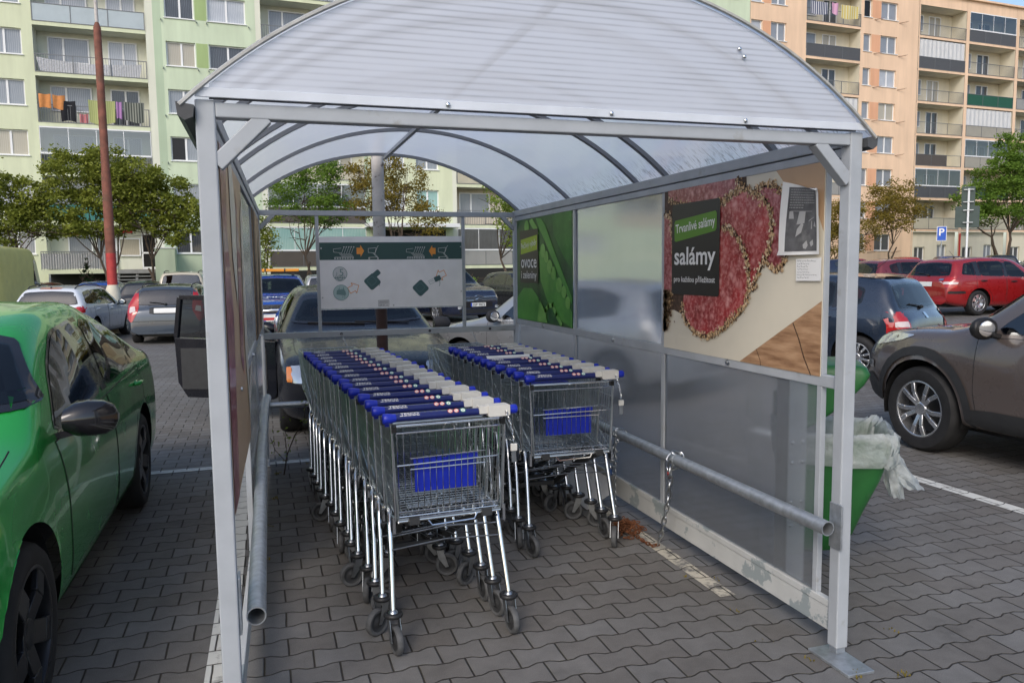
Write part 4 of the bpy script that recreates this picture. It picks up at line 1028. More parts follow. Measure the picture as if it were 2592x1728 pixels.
m = MB(); line2d(m, [(.985,.222),(.93,.195),(.915,.225),(.965,.25)], .0022, FS, .0018, True); line2d(m, [(1.012,.235),(1.016,.20),(1.010,.18)], .004, FS, .0018); line2d(m, [(.49,.225),(.487,.19)], .004, FS, .0018); put_text(m, 'STOP', FS @ Matrix.Translation((.945,.224,.002)) @ Matrix.Rotation(R(22), 4, 'Z'), height=.010); ps(m, 'key_outline', TL)
m = MB(); line2d(m, [(.475,.018),(.565,.018),(.565,.066),(.475,.066)], .0025, FS, .0018, True)
for k in range(3): line2d(m, [(.482,.057-k*.009),(.558,.057-k*.009)], .0035, FS, .0018)
put_text(m, '608 977 141', FS @ Matrix.Translation((.52,.026,.0018)), width=.076, height=.009, bold=.02); ps(m, 'maker_mark', M_('ink_dark', (.12,.13,.14), .5))
for x, z in ((.012,.51),(1.207,.52),(.012,.10),(1.207,.13),(.605,.022)):
    m = MB(); m.lathe([(.007,0),(.006,.003),(0,.0035)], 10, FS @ Matrix.Translation((x, z, 0))); ps(m, 'screw', 'steel')
# ---------------------------------------------------------------- shopping trolleys
def cart_basket():
    m = MB(); rt, rb, ft, fb = .245, .225, .228, .205       # half widths: rear top/bottom, front top/bottom
    yr, yf = .055, .90; zt_r, zt_f, zb_r, zb_f = .945, .945, .558, .63
    def P(sd, v, u):      # sd side, v along 0..1, u up 0..1
        w = (rb+(rt-rb)*u)*(1-v) + (fb+(ft-fb)*u)*v; y = yr+(yf-yr)*v + .03*u*(v) ; zt = zt_r+(zt_f-zt_r)*v; zb = zb_r+(zb_f-zb_r)*v
        return (sd*w, y, zb+(zt-zb)*u)
    thin, thick = .0019, .0035
    for sd in (-1, 1):
        m.tube([P(sd,0,1), P(sd,1,1)], .0048, 6); m.tube([P(sd,0,0), P(sd,1,0)], .004, 6); m.tube([P(sd,0,0), P(sd,0,1)], .0045, 6); m.tube([P(sd,1,0), P(sd,1,1)], .004, 6)
        for u in (.2,.4,.6,.8): m.tube([P(sd,0,u), P(sd,1,u)], .0015, 4, caps=False)
        for k in range(1, 26): m.tube([P(sd,k/26,0), P(sd,k/26,1)], thin, 4, caps=False)
        m.tube([P(sd,0,.05), P(sd,.9,1)], .0025, 4, caps=False)
    m.tube([P(-1,1,1), P(1,1,1)], .0048, 6); m.tube([P(-1,1,0), P(1,1,0)], .004, 6); m.tube([P(-1,0,0), P(1,0,0)], .0048, 6)
    for u in (.25,.5,.75): m.tube([P(-1,1,u), P(1,1,u)], .0022, 4, caps=False)
    def lerp(a, b, t): return tuple(p+(q-p)*t for p, q in zip(a, b))
    for k in range(1, 14): m.tube([lerp(P(-1,1,0),P(1,1,0),k/14), lerp(P(-1,1,1),P(1,1,1),k/14)], thin, 4, caps=False)
    for k in range(1, 14): m.tube([lerp(P(-1,0,0),P(1,0,0),k/14), lerp(P(-1,1,0),P(1,1,0),k/14)], thin, 4, caps=False)
    for k in range(1, 30): m.tube([P(-1,k/30,0), P(1,k/30,0)], .0019, 4, caps=False)
    return m
def cart_gate(hang=True):
    m = MB()
    def T(x, z, y=.058):
        if hang: return (x, y+.03*(.945-z), z)
        d = .945-z; return (x, .075+d*.97, .925-d*.12)
    w = .225
    m.tube([T(-w,.952), T(w,.952)], .0062, 8); m.tube([T(-w,.922), T(w,.922)], .0046, 6); m.tube([T(-w,.785), T(w*.98,.79)], .0035, 6); m.tube([T(-w*.75,.765), T(w*.72,.765)], .003, 6); m.tube([T(-w*.75,.812), T(w*.72,.818)], .003, 6); m.tube([T(-w*.98,.585), T(w*.98,.585)], .0035, 6); m.tube([T(-w*.98,.565), T(w*.98,.565)], .004, 6)
    for k in range(0, 17):
        x = -w+2*w*k/16; m.tube([T(x,.922), T(x*.96,.565)], .0022 if 0 < k < 16 else .0035, 4, caps=False)
    q = [T(-.025+.05*0,.922), T(-.024,.938), T(-.012,.952,.05), T(.012,.952,.05), T(.024,.938), T(.025,.922)]; m.tube(q, .0028, 6)
    if hang:
        m.tube([(-.10,.05,.545),(-.085,.04,.525),(.10,.04,.53),(.115,.05,.55)], .0045, 6)
    return m
def cart_panel(hang=True):
    m = MB(); x0, x1 = -.145, .125
    if hang:
        m.box(x0, x1, .082, .088, .662, .80); 
        for a, b in ((x0-.006, -.03), (-.002, x1+.006)): m.box(a, b, .074, .092, .786, .808)
        for k in range(5): m.box(x0+.02+k*.058, x0+.024+k*.058, .079, .082, .67, .786)
    else: m.box(x0, x1, .24, .38, .905, .911)
    return m
def cart_chassis():
    m = MB()
    for sd in (-1, 1):
        m.tube([(sd*.258,.058,.175),(sd*.246,.135,.44),(sd*.243,.155,.505),(sd*.236,.185,.54),(sd*.222,.235,.552),(sd*.195,.6,.585),(sd*.18,.80,.60)], .0118, 10)
        m.box(sd*.243-.006, sd*.243+.006, .06, .10, .50, .57); m.tube([(sd*.248,.05,.95),(sd*.236,.062,.555)], .0055, 8)
    m.tube([(-.225,.06,.549),(.225,.06,.549)], .0065, 8)
    return m
def cart_front_frame():
    m = MB()
    for sd in (-1, 1):
        m.bar((sd*.205,.13,.535), (sd*.150,.40,.40), .02, .035); m.bar((sd*.150,.40,.40), (sd*.135,.76,.19), .02, .03)
        m.box(sd*.16-.022, sd*.16+.022, .04, .075, .535, .565)
    m.bar((-.135,.74,.20), (.135,.74,.20), .02, .025); return m
def cart_rack():
    m = MB()
    for y, z in ((.135,.463),(.115,.412)): m.tube([(-.245,y,z),(.0,y+.03,z+.008),(.235,y,z+.004)], .003, 5)
    for k in range(5): m.tube([(-.12+.06*k,.17,.42),(-.10+.05*k,.62,.33)], .0025, 4)
    return m
def caster(sw, sd=1):
    f = MB(); f.lathe([(.012,.178),(.018,.172),(.021,.166)], 14); M = Matrix.Rotation(sw, 4, 'Z')
    for s_ in (-1, 1):
        pl = [(-.018,.150),(.018,.150),(.042,.066),(.046,.055),(.030,.052),(-.006,.10)]
        f.prism(pl, s_*.0215, s_*.0235, M @ Matrix.Rotation(PI/2, 4, 'X') @ Matrix.Identity(4))
    f.box(-.022, .022, -.0235, .0235, .146, .150)
    b = MB(); prof = [(.030+.012*math.cos(t), .158+.012*math.sin(t)) for t in np.linspace(0, 2*PI, 10, endpoint=False)]; b.lathe(prof, 18, close=True)
    w = MB(); Mw = M @ Matrix.Translation((.036,0,.0605)) @ Matrix.Rotation(PI/2, 4, 'X'); w.lathe([(.042,-.012),(.054,-.0145),(.0605,-.009),(.0605,.009),(.054,.0145),(.042,.012)], 24, Mw)
    h = MB(); h.lathe([(.043,-.011),(.036,-.006),(.02,-.008),(.014,-.013),(0,-.013)], 20, Mw); h.lathe([(.043,.011),(.036,.006),(.02,.008),(.014,.013),(0,.013)], 20, Mw)
    return f, b, w, h
ORD = ['nearest', 'second', 'third', 'fourth', 'fifth', 'sixth', 'seventh', 'eighth', 'ninth', 'tenth', 'eleventh', 'twelfth', 'thirteenth', 'fourteenth', 'fifteenth']
_cache = {}
def cm(key, fn, mat, smooth=50):
    if key not in _cache:
        o = fn().build(key.split('|')[0], MT[mat], None, smooth); _cache[key] = o.data; bpy.data.objects.remove(o)
    return _cache[key]
def child(name, me, parent, loc=(0,0,0), rz=0):
    o = bpy.data.objects.new(name, me); COL.objects.link(o); o.parent = parent; o.location = loc; o.rotation_euler = (0,0,rz); return o
def h_grip(): m = MB(); m.tube([(-.262,0,1.0),(.20,0,1.0)], .0158, 18); return m
def h_capl():
    m = MB(); m.tube([(-.292,0,.999),(-.288,0,.999),(-.268,0,.9995),(-.250,0,1.0),(-.238,0,1.0)], [.017,.0215,.022,.0185,.0168], 18); m.bar((-.272,.004,.992), (-.270,.022,.968), .018, .014); return m
def h_capr(): m = MB(); m.tube([(.243,0,1.0),(.262,0,1.0),(.278,0,1.0),(.284,0,1.0)], [.017,.0195,.0205,.016], 18); return m
def h_lock():
    m = MB(); m.prism(rrect(.150,.246,-.026,.022,.007), -.024, .026, Matrix.Translation((0,0,1.004)) @ Matrix.Rotation(PI/2, 4, 'X')); m.prism(rrect(.112,.152,-.012,.020,.005), -.020, .018, Matrix.Translation((0,0,1.004)) @ Matrix.Rotation(PI/2, 4, 'X')); return m
HM = frame((0,0,1.0), (1,0,0), Vector((0,.80,.60)))       # tangent frame on the upper near side of the grip
def on_grip(x, t): return HM @ Matrix.Translation((x, t, .0166))
def h_logo():
    m = MB(); put_text(m, 'TESCO', on_grip(-.182, .0035), width=.076, height=.0105, bold=.012)
    for k in range(5): M = on_grip(-.182-.034+.017*k, -.0062); m.sheet([(-.0085,-.0016),(.005,-.0016),(.0085,.0016),(-.005,.0016)], 0, M)
    return m
def h_icon(x, kind):
    m = MB(); M = on_grip(x, .0005); ring2d(m, 0, 0, .0085, .0108, M, .0004, 16); 
    if kind == 'no': line2d(m, [(-.006,.006),(.006,-.006)], .0022, M, .0007)
    else: m.sheet([(-.002,-.006),(.002,-.006),(.002,.003),(-.002,.003)], .0007, M)
    return m
def h_disc(x): m = MB(); m.sheet(circle(0,0,.0108,14), 0, on_grip(x, .0005)); return m
MT['icon_red'] = M_('icon_red', (.62,.10,.08), .4); MT['icon_green'] = M_('icon_green', (.12,.42,.33), .4); MT['icon_white'] = M_('icon_white', (.72,.70,.66), .4)
def chain_pts(mb, pts, r=.0016, lw=.007, ll=.016):
    """links strung along a path"""
    P = [Vector(p) for p in pts]; seg = [(P[i+1]-P[i]).length for i in range(len(P)-1)]; tot = sum(seg); d = ll/2; k = 0
    while d < tot:
        s_ = d; i = 0
        while i < len(seg)-1 and s_ > seg[i]: s_ -= seg[i]; i += 1
        c = P[i]+(P[i+1]-P[i])*(s_/seg[i]); t = (P[i+1]-P[i]).normalized(); a = t.orthogonal().normalized(); b = t.cross(a)
        u = a if k % 2 else b; rr = []
        for q in range(10):
            an = 2*PI*q/10; e = math.cos(an); rr.append(c + t*(ll*.62*e) + u*(lw*.5*math.sin(an)*1.0))
        mb.tube(rr, r, 5, closed=True); d += ll*.88; k += 1
def make_cart(loc, rz, label, group, first, sleeve=False, sw=(0,0,0,0), sag=0):
    c = empty('shopping_trolley', (*loc, ground_z(*loc)), rz, label, 'shopping trolley', group)
    child('basket', cm('basket', cart_basket, 'wire', None), c)
    child('rear_gate', cm('rear_gate|h' if first else 'rear_gate|u', lambda: cart_gate(first), 'chrome' if first else 'wire', 60), c)
    child('seat_flap', cm('seat_flap|h' if first else 'seat_flap|u', lambda: cart_panel(first), 'blue_plastic', None), c)
    child('chassis', cm('chassis', cart_chassis, 'chrome'), c)
    child('front_frame', cm('front_frame', cart_front_frame, 'chassis_grey', None), c)
    child('lower_rack', cm('lower_rack', cart_rack, 'steel'), c)
    h = child('handle', cm('handle', h_grip, 'navy_plastic'), c)
    child('end_cap', cm('end_cap|l', h_capl, 'blue_plastic'), h); child('end_cap', cm('end_cap|r', h_capr, 'blue_plastic'), h)
    child('coin_lock', cm('coin_lock', h_lock, 'white_plastic', None), h)
    if not sleeve:
        child('logo', cm('logo', h_logo, 'white', None), h)
        for q_, x_ in enumerate((-.012, .014, .043)): child('symbol_disc', cm('symbol_disc|%d' % q_, lambda: h_disc(x_), 'icon_white', None), h)
        child('symbol', cm('symbol|a', lambda: h_icon(-.012, 'no'), 'icon_red', None), h); child('symbol', cm('symbol|b', lambda: h_icon(.014, 'no'), 'icon_red', None), h); child('symbol', cm('symbol|c', lambda: h_icon(.043, 'yes'), 'icon_green', None), h)
    else:
        child('sleeve', cm('sleeve', lambda: (lambda m: (m.tube([(-.21,0,1.0),(.09,0,1.0)], .0178, 16), m)[1])(MB()), 'white'), h)
    for sd in (-1, 1):
        m = cm('gate_hinge|%d' % sd, lambda: (lambda m: (m.box(sd*.238-.010, sd*.238+.010, .040, .066, .930, .955), m)[1])(MB()), 'black_plastic', None); child('gate_hinge', m, c)
        m = cm('handle_arm|%d' % sd, lambda: (lambda m: (m.tube([(sd*.245,.0,1.0),(sd*.247,.04,.985),(sd*.246,.06,.945)], .0055, 8), m)[1])(MB()), 'chrome'); child('handle_arm', m, c)
    for i, (x, y) in enumerate(((-.258,.055),(.258,.055),(-.135,.76),(.135,.76))):
        if 'cf' not in _cache:
            for nm, mb, mt in zip(('cf','cb','cw','ch'), caster(0), ('steel','black_plastic','grey_rubber','grey_plastic')):
                o = mb.build('caster', MT[mt], None, 50); _cache[nm] = o.data; bpy.data.objects.remove(o)
        f = child('caster', _cache['cf'], c, (x, y, 0), sw[i]); child('bumper_ring', _cache['cb'], f); child('wheel', _cache['cw'], f); child('wheel_hub', _cache['ch'], f)
    if first:
        m = MB(); x0 = .225; pts = [(x0,-.028,1.0)] + [(x0+.03*math.sin(t*1.5), -.03-.01*t, 1.0-.135*t) for t in np.linspace(.05, 1, 8)]; chain_pts(m, pts, .0017, .008, .0165); ch = m.build('lock_chain', MT['chrome'], h, 60)
        e = pts[-1]; m = MB(); m.box(e[0]-.014, e[0]+.014, e[1]-.006, e[1]+.006, e[2]-.036, e[2]-.006); m.build('chain_key', MT['white_plastic'], h, None, .002)
        m = MB(); m.box(e[0]-.010, e[0]+.010, e[1]-.0015, e[1]+.0015, e[2]-.085, e[2]-.036); m.build('chain_key', MT['steel'], h)
    return c
rc = random.Random(11)
def row(p0, p1, n, a0, a1, which, sleeve_at=None):
    for k in range(n):
        t = k/(n-1); x = p0[0]+(p1[0]-p0[0])*t + (rc.uniform(-.008,.008) if k else 0); y = p0[1]+(p1[1]-p0[1])*t + (rc.uniform(-.018,.018) if 0 < k < n-1 else 0); a = a0+(a1-a0)*t + (rc.uniform(-.012,.012) if k else 0)
        sw = [rc.choice((-PI/2, -PI/2, -1.9, -1.2, PI*.95, -.35, -2.4)) + rc.uniform(-.25,.25) for _ in range(4)]
        if k == 0: sw = [-PI/2+.12, -PI/2+.05, PI*.9, -.3] if which == 'left' else [-PI/2+.25, -2.05, PI*.9, -2.6]
        if k == n-1: lab = 'last trolley at the far end of the %s row, under the back rail' % which if which == 'left' else 'last trolley at the far end of the right row, its wire basket front in view'
        elif k == 0: lab = 'nearest trolley of the %s row, whole wire rear gate with blue flap in view' % which
        elif k == sleeve_at: lab = 'trolley in the right row whose handle has a white sleeve'
        else: lab = 'trolley with blue handle nested %s from the open end of the %s row' % (ORD[k], which)
        make_cart((x, y), a, lab, 'trolleys nested in the %s row' % which, k == 0, k == sleeve_at, sw)
row((.727, 3.105), (.545, 5.69), 15, R(2.8), R(4), 'left')
row((1.617, 3.93), (1.58, 5.59), 11, R(-1.5), R(1.5), 'right', 6)
# ---------------------------------------------------------------- chains and locks on the guard pipe
PX, PZ = 2.115, .543
def wrap(y, r=.036): return [(PX+r*math.cos(t), y+.012*math.sin(t/2), PZ+r*math.sin(t)) for t in np.linspace(PI*1.05, -PI*.6, 10)]
ch = MB(); chain_pts(ch, wrap(3.70)+[(PX-.03, 3.72, PZ-.06)], .005, .024, .048); chain_pts(ch, [(PX-.036,3.70,PZ), (PX-.035,3.705,.42), (PX-.04,3.72,.30), (PX-.045,3.76,.16), (PX-.05,3.80,.05)], .005, .024, .048)
o = ch.build('chain', MT['steel'], None, 60); tag(o, 'steel chain hanging from the guard pipe down to the white line', 'chain')
ch = MB(); chain_pts(ch, [(PX-.05,3.80,.04),(PX-.06,3.85,.015),(PX-.07,3.93,.013),(PX-.07,4.0,.013),(PX-.07,4.08,.013)], .0034, .018, .034)
r5 = random.Random(5)
for k in range(46):
    c = Vector((2.03+r5.gauss(0,.035), 4.14+r5.gauss(0,.04), .012+abs(r5.gauss(0,.028)))); d = Vector((r5.uniform(-1,1), r5.uniform(-1,1), r5.uniform(-.6,.6))).normalized()*.035; chain_pts(ch, [c-d, c+d], .0032, .018, .034)
o = ch.build('rusty_chain', MT['rust'], None, 60); tag(o, 'heap of rusty brown chain on the pavers by the right row', 'chain')
ch = MB(); chain_pts(ch, wrap(4.40)+[(PX-.03, 4.43, PZ-.08), (PX-.03, 4.44, PZ-.16)], .003, .016, .032); chain_pts(ch, [(PX-.036,4.40,PZ),(PX-.037,4.40,.36),(PX-.037,4.40,.20),(PX-.038,4.395,.02)], .0026, .013, .026)
for k in range(10): 
    c = Vector((PX-.04+r5.gauss(0,.012), 4.425+r5.gauss(0,.012), PZ-.17+r5.gauss(0,.02))); d = Vector((r5.uniform(-1,1), r5.uniform(-1,1), r5.uniform(-1,1))).normalized()*.02; chain_pts(ch, [c-d, c+d], .003, .015, .03)
o = ch.build('chain', MT['steel'], None, 60); tag(o, 'knotted steel chain with green and blue padlocks on the guard pipe', 'chain')
def padlock(loc, col, label, rz=0, tilt=0, s=1):
    root = empty('padlock', loc, rz, label, 'padlock'); root.rotation_euler = (tilt, 0, rz)
    m = MB(); m.prism(rrect(-.019*s,.019*s,-.042*s,0,.005), -.008, .008, Matrix.Rotation(PI/2, 4, 'X')); m.build('lock_body', col, root, None, .002)
    m = MB(); m.tube([(.012*s*math.cos(t), 0, .006+.02*s*math.sin(t)) for t in np.linspace(-.3, PI+.3, 12)], .0032, 6); m.build('shackle', MT['chrome'], root, 60)
padlock((PX-.062, 4.40, PZ-.105), M_('lock_green', (.01,.10,.055), .4), 'green padlock hanging on the knotted chain', R(60), .25)
padlock((PX-.05, 4.44, PZ-.225), M_('lock_blue', (.015,.06,.20), .4), 'blue padlock hanging below the chain knot', R(70))
padlock((PX-.03, 3.735, PZ-.07), M_('lock_red', (.25,.02,.02), .4), 'red padlock on the chain hanging beside the mullion', R(60), -.3, .9)
for x, lab in ((.62, 'thin chain hanging from the back rail over the left row'), (1.75, 'thin chain hanging from the back rail over the right row')):
    ch = MB(); chain_pts(ch, [(x, YB-.03, 1.055), (x+.012, YB-.05, 1.02), (x+.03, YB-.075, .97), (x+.05, YB-.09, .90)], .0018, .010, .02); o = ch.build('chain', MT['steel'], None, 60); tag(o, lab, 'chain')
m = MB(); m.add([(1.97,4.60,.012),(1.97,5.5,.012),(2.14,5.5,.21),(2.14,4.62,.20),(2.08,4.50,.13)], [(0,1,2,3,4)]); m.add([(1.973,4.60,.008),(1.973,5.5,.008),(2.143,5.5,.206),(2.143,4.62,.196),(2.083,4.50,.126)], [(4,3,2,1,0)])
o = m.build('plastic_sheet', MT['white'], None); tag(o, 'white plastic sheet leaning on the wall behind the right row', 'plastic sheet')
# ---------------------------------------------------------------- litter bin
BN = empty('litter_bin', (2.80, 3.42, 0), 0, 'green litter bin on a grey post with a white bag over its rim', 'litter bin')
def bp_(mb, name, mat, smooth=50, bevel=0):
    o = mb.build(name, MT[mat] if isinstance(mat, str) else mat, BN, smooth, bevel); o.matrix_parent_inverse = Matrix.Translation(-BN.location); return o
MT['bin_green'] = M_('bin_green', (.022,.125,.032), .42, var=(6,.15), dirt=(7,.66,.74,(.10,.15,.10)))
AX = Vector((.83,-.55,0)).normalized(); AY = Vector((-AX.y, AX.x, 0)); BC = Vector((2.77, 3.37, 0))
def bring(z, back, front, hw, r=.06):
    pl = rrect(-back, front, -hw, hw, r, 5); return [BC + AX*a + AY*b + Vector((0,0,z)) for a, b in pl]
def loft(rings, cap0=True, cap1=False):
    m = MB(); n = len(rings[0]); m.add([p for r_ in rings for p in r_], [(i*n+k, i*n+(k+1)%n, (i+1)*n+(k+1)%n, (i+1)*n+k) for i in range(len(rings)-1) for k in range(n)])
    if cap0: m.f.append(tuple(range(n))[::-1]); m.m.append(0)
    if cap1: m.f.append(tuple((len(rings)-1)*n+k for k in range(n))); m.m.append(0)
    return m
prof = [(.10,.02,.11),(.13,.10,.15),(.22,.165,.18),(.36,.215,.20),(.52,.28,.225),(.66,.32,.24),(.735,.33,.245)]
bp_(loft([bring(z, .20, f, w) for z, f, w in prof] + [bring(.735,.19,.32,.235), bring(.45,.17,.22,.19)]), 'bin_body', 'bin_green')
hood = [(.76,.20,-.08,.215),(.80,.20,-.02,.22),(.90,.20,.10,.225),(1.0,.20,.19,.225),(1.05,.20,.215,.225),(1.085,.19,.20,.215),(1.095,.17,.175,.195)]
bp_(loft([bring(z, b, f, w, .035) for z, b, f, w in hood], True, True), 'bin_hood', 'bin_green')
m = MB()
for sg in (-1, 1):
    a = BC - AX*.19 + AY*(.20*sg); m.bar(a+Vector((0,0,.70)), a+Vector((0,0,.90)), .02, .05)
bp_(m, 'hood_arm', 'bin_green')
# plastic bag turned over the rim, knotted tail hanging at the side
t = NT('bag_film'); v = t.coord('Object'); tl = t.n('ShaderNodeBsdfTranslucent'); tl.inputs[0].default_value = (.75,.80,.80,1); nrm = t.bump(t.noise(v, 28, 5, .6), .9, .02)
pr_ = t.prin((.70,.74,.74), .3, spec=.5, normal=nrm); tp = t.n('ShaderNodeBsdfTransparent'); m1 = t.n('ShaderNodeMixShader'); m1.inputs[0].default_value = .4; t.l(pr_, m1.inputs[1]); t.l(tl.outputs[0], m1.inputs[2])
m2 = t.n('ShaderNodeMixShader'); t.l(t.range(t.noise(v, 14, 4), .3, .7, .12, .5), m2.inputs[0]); t.l(m1.outputs[0], m2.inputs[1]); t.l(tp.outputs[0], m2.inputs[2]); MT['bag_film'] = t.done(m2.outputs[0])
rb_ = random.Random(9)
def bagring(z, off, amp):
    base = bring(z, .20+off, .33+off, .245+off, .07); c = sum(base, Vector())/len(base)
    out = []
    for i in range(len(base)):
        for q in range(3):
            p = base[i].lerp(base[(i+1) % len(base)], q/3); d = (p-c).normalized(); out.append(p + d*rb_.uniform(-amp, amp) + Vector((0,0,rb_.uniform(-amp, amp)*1.2)))
    return out
lf = loft([bagring(.60,.012,.010), bagring(.625,.022,.010), bagring(.67,.020,.012), bagring(.71,.024,.012), bagring(.745,.020,.014), bagring(.765,.006,.014), bagring(.74,-.03,.012), bagring(.62,-.06,.01), bagring(.5,-.08,.012)], False)
bag = empty('rubbish_bag', tuple(BC+Vector((0,0,.6))), 0, 'thin white rubbish bag folded over the bin rim, its loose end hanging down', 'bag')
def bg(mb, nm): o = mb.build(nm, MT['bag_film'], bag, 70); o.matrix_parent_inverse = Matrix.Translation(-bag.location)
bg(lf, 'bag_cuff')
K = BC + AX*.33 + AY*(-.06) + Vector((0,0,.70))
def tail(dirs, n=10, w0=.018, w1=.075):
    m = MB(); rings = []
    for i in range(n+1):
        u = i/n; c = K + Vector(dirs)*u + Vector((0,0,-.05*math.sin(u*3)))*1 ; w = w0+(w1-w0)*math.sin(min(1,u*1.25)*PI*.62); ring = []
        for k in range(14):
            a = 2*PI*k/14; rr = w*(1+.28*math.sin(k*2.7+u*3)+rb_.uniform(-.1,.1)); ring.append(c + AX*(rr*math.cos(a)*.75) + AY*(rr*math.sin(a)) + Vector((0,0,rb_.uniform(-.008,.008))))
        rings.append(ring)
    mm = loft(rings, True, True); return mm
bg(tail((.13,-.05,-.24), 11, .016, .058), 'bag_tail'); bg(tail((.05,-.02,-.29), 11, .014, .045), 'bag_tail'); m = MB(); m.ball(K, .022, .022, .02, 10, 6); bg(m, 'bag_knot')
m = MB(); q = Vector((2.50, 3.235, 0)); m.box(q.x-.055, q.x+.055, q.y-.05, q.y+.05, 0, 1.16); bp_(m, 'bin_post', M_('post_grey', (.36,.37,.37), .55, var=(8,.1)), None, .006)
for z in (.30,.42,.62,.72):
    for dx in (-.03,.03): m = MB(); m.ball((q.x+dx, q.y-.052, z), .011, .008, .011, 8, 5); bp_(m, 'bolt', 'steel')
m = MB(); s_ = BC+AX*.245-AY*.04+Vector((0,0,.47)); 
c = BC + AX*.262 + AY*(-.10)
m.add([BC + AX*a + AY*(-.243) + Vector((0,0,z)) for a, z in ((.10,.55),(.135,.57),(.15,.62),(.12,.64),(.095,.60))], [(0,1,2,3,4)]); bp_(m, 'sticker', 'white', None)
# ---------------------------------------------------------------- lamp posts
lp = empty('lamp_post', (1.0, 6.96, 0), 0, 'round concrete lamp post right behind the shelter, brown at the bottom', 'lamp post')
def lpp(mb, nm, mt, root, sm=60): return mb.build(nm, MT[mt], root, sm)
m = MB(); m.lathe([(.05,0),(.05,1.35)], 28); lpp(m, 'painted_foot', 'pole_brown', lp)
m = MB(); m.lathe([(.052,1.35),(.055,1.36),(.053,3.0),(.048,6.5),(0,6.5)], 28); lpp(m, 'shaft', 'pole_grey', lp)
gx_, gy2 = -4.22, 25.5; g0 = ground_z(gx_, gy2)
lp = empty('lamp_post', (gx_, gy2, g0), 0, 'tall rust-brown lamp post with red foot and cream concrete base behind the parked cars', 'lamp post')
m = MB(); m.lathe([(.22,0),(.21,1.0),(.19,1.28),(.14,1.42),(.135,1.42)], 24); lpp(m, 'concrete_base', 'cream', lp)
m = MB(); m.lathe([(.137,1.40),(.135,2.35)], 24); lpp(m, 'painted_foot', 'pole_red', lp)
m = MB(); m.lathe([(.135,2.35),(.128,4.6),(.112,4.75),(.10,8.75),(.05,8.9)], 24); lpp(m, 'shaft', 'pole_rust', lp)
m = MB(); m.lathe([(.05,8.85),(.045,11.2)], 16); lpp(m, 'upper_shaft', 'pole_grey', lp)
# ---------------------------------------------------------------- signs
zg = ground_z(33.2, 30)
sg2 = empty('road_sign', (33.2, 30, zg), R(-42), 'two dark sign backs on a white pole beside the big tree', 'road sign')
m = MB(); m.tube([(0,0,0),(0,0,4.75)], .05, 12); m.build('pole', MT['pvc_white'], sg2, 60)
MT['sign_back'] = M_('sign_back', (.045,.07,.065), .5, var=(4,.1))
m = MB(); m.prism(rrect(-.30,.28,3.9,4.85,.04), .055, .075, Matrix.Rotation(PI/2, 4, 'X') @ Matrix.Scale(-1,4,(0,0,1))); m.build('sign_plate', MT['sign_back'], sg2)
m = MB(); m.prism(rrect(-.55,.50,2.85,3.90,.05), .055, .075, Matrix.Rotation(PI/2, 4, 'X') @ Matrix.Scale(-1,4,(0,0,1))); m.build('sign_plate', MT['sign_back'], sg2)
for z in (3.1,3.7,4.1,4.7): m = MB(); m.box(-.22,.22,-.06,-.05+.105,z-.02,z+.02); m.build('clamp', MT['galvanised'], sg2)
ps_ = empty('parking_sign', (41.5, 39.4, ground_z(41.5,39.4)), R(-45), 'small blue parking sign with white P on a grey post', 'road sign')
zz = 3.42-ground_z(41.5,39.4)
m = MB(); m.tube([(0,0,0),(0,0,zz+.3)], .03, 8); m.build('pole', MT['galvanised'], ps_, 60)
FPk = frame((0,-.045,zz), (1,0,0), (0,0,1)); m = MB(); m.prism(rrect(-.28,.28,-.46,.46,.05), -.01, .01, FPk); m.build('sign_plate', MT['white'], ps_)
m = MB(); m.sheet(rrect(-.25,.25,-.43,.43,.04), .013, FPk); m.build('sign_face', M_('sign_blue', (.02,.10,.50), .4), ps_)
m = MB(); put_text(m, 'P', FPk @ Matrix.Translation((0,.10,.016)), height=.46, bold=.02); m.build('lettering', MT['white'], ps_)
# ---------------------------------------------------------------- ground
m = MB(); xs = [-220,-120,-70] + list(range(-46,92,3)) + [130,240]; ys = [-160,-60,-20,-6] + list(range(0,66,3)) + [90,150,300]
m.add([(x, y, ground_z(x, y)) for y in ys for x in xs], [(j*len(xs)+i, j*len(xs)+i+1, (j+1)*len(xs)+i+1, (j+1)*len(xs)+i) for j in range(len(ys)-1) for i in range(len(xs)-1)])
tag(m.build('ground', MT['paving'], None, 60), 'grey interlocking paving of the car park', kind='structure')
def strip(name, pts, w, mat, label, n=14, z=.004):
    m = MB(); P = [Vector((*p, 0)) for p in pts]
    for i in range(len(P)-1):
        d = (P[i+1]-P[i]); nrm = Vector((-d.y, d.x, 0)).normalized()*w/2
        for k in range(n):
            a = P[i]+d*k/n; b = P[i]+d*(k+1)/n
            q = [a-nrm, b-nrm, b+nrm, a+nrm]; m.add([(p.x, p.y, ground_z(p.x, p.y)+z) for p in q], [(0,1,2,3)])
    tag(m.build(name, MT[mat]), label, kind='structure')
strip('parking_line', [(-.235,2.2),(-.19,6.6)], .11, 'line_white', 'white parking line under the left wall of the shelter')
strip('parking_line', [(-2.9,6.67),(2.2,6.65)], .10, 'line_white', 'white line across the back of the bays')
strip('parking_line', [(2.085,6.5),(2.09,3.15)], .085, 'line_worn', 'worn yellowed line along the right wall')
strip('parking_line', [(4.52,6.4),(4.66,1.2)], .11, 'line_white', 'white parking line beside the brown car')
strip('parking_line', [(3.2,13.5),(4.1,13.3)], .5, 'line_white', 'white road marking in the aisle')
m = MB()
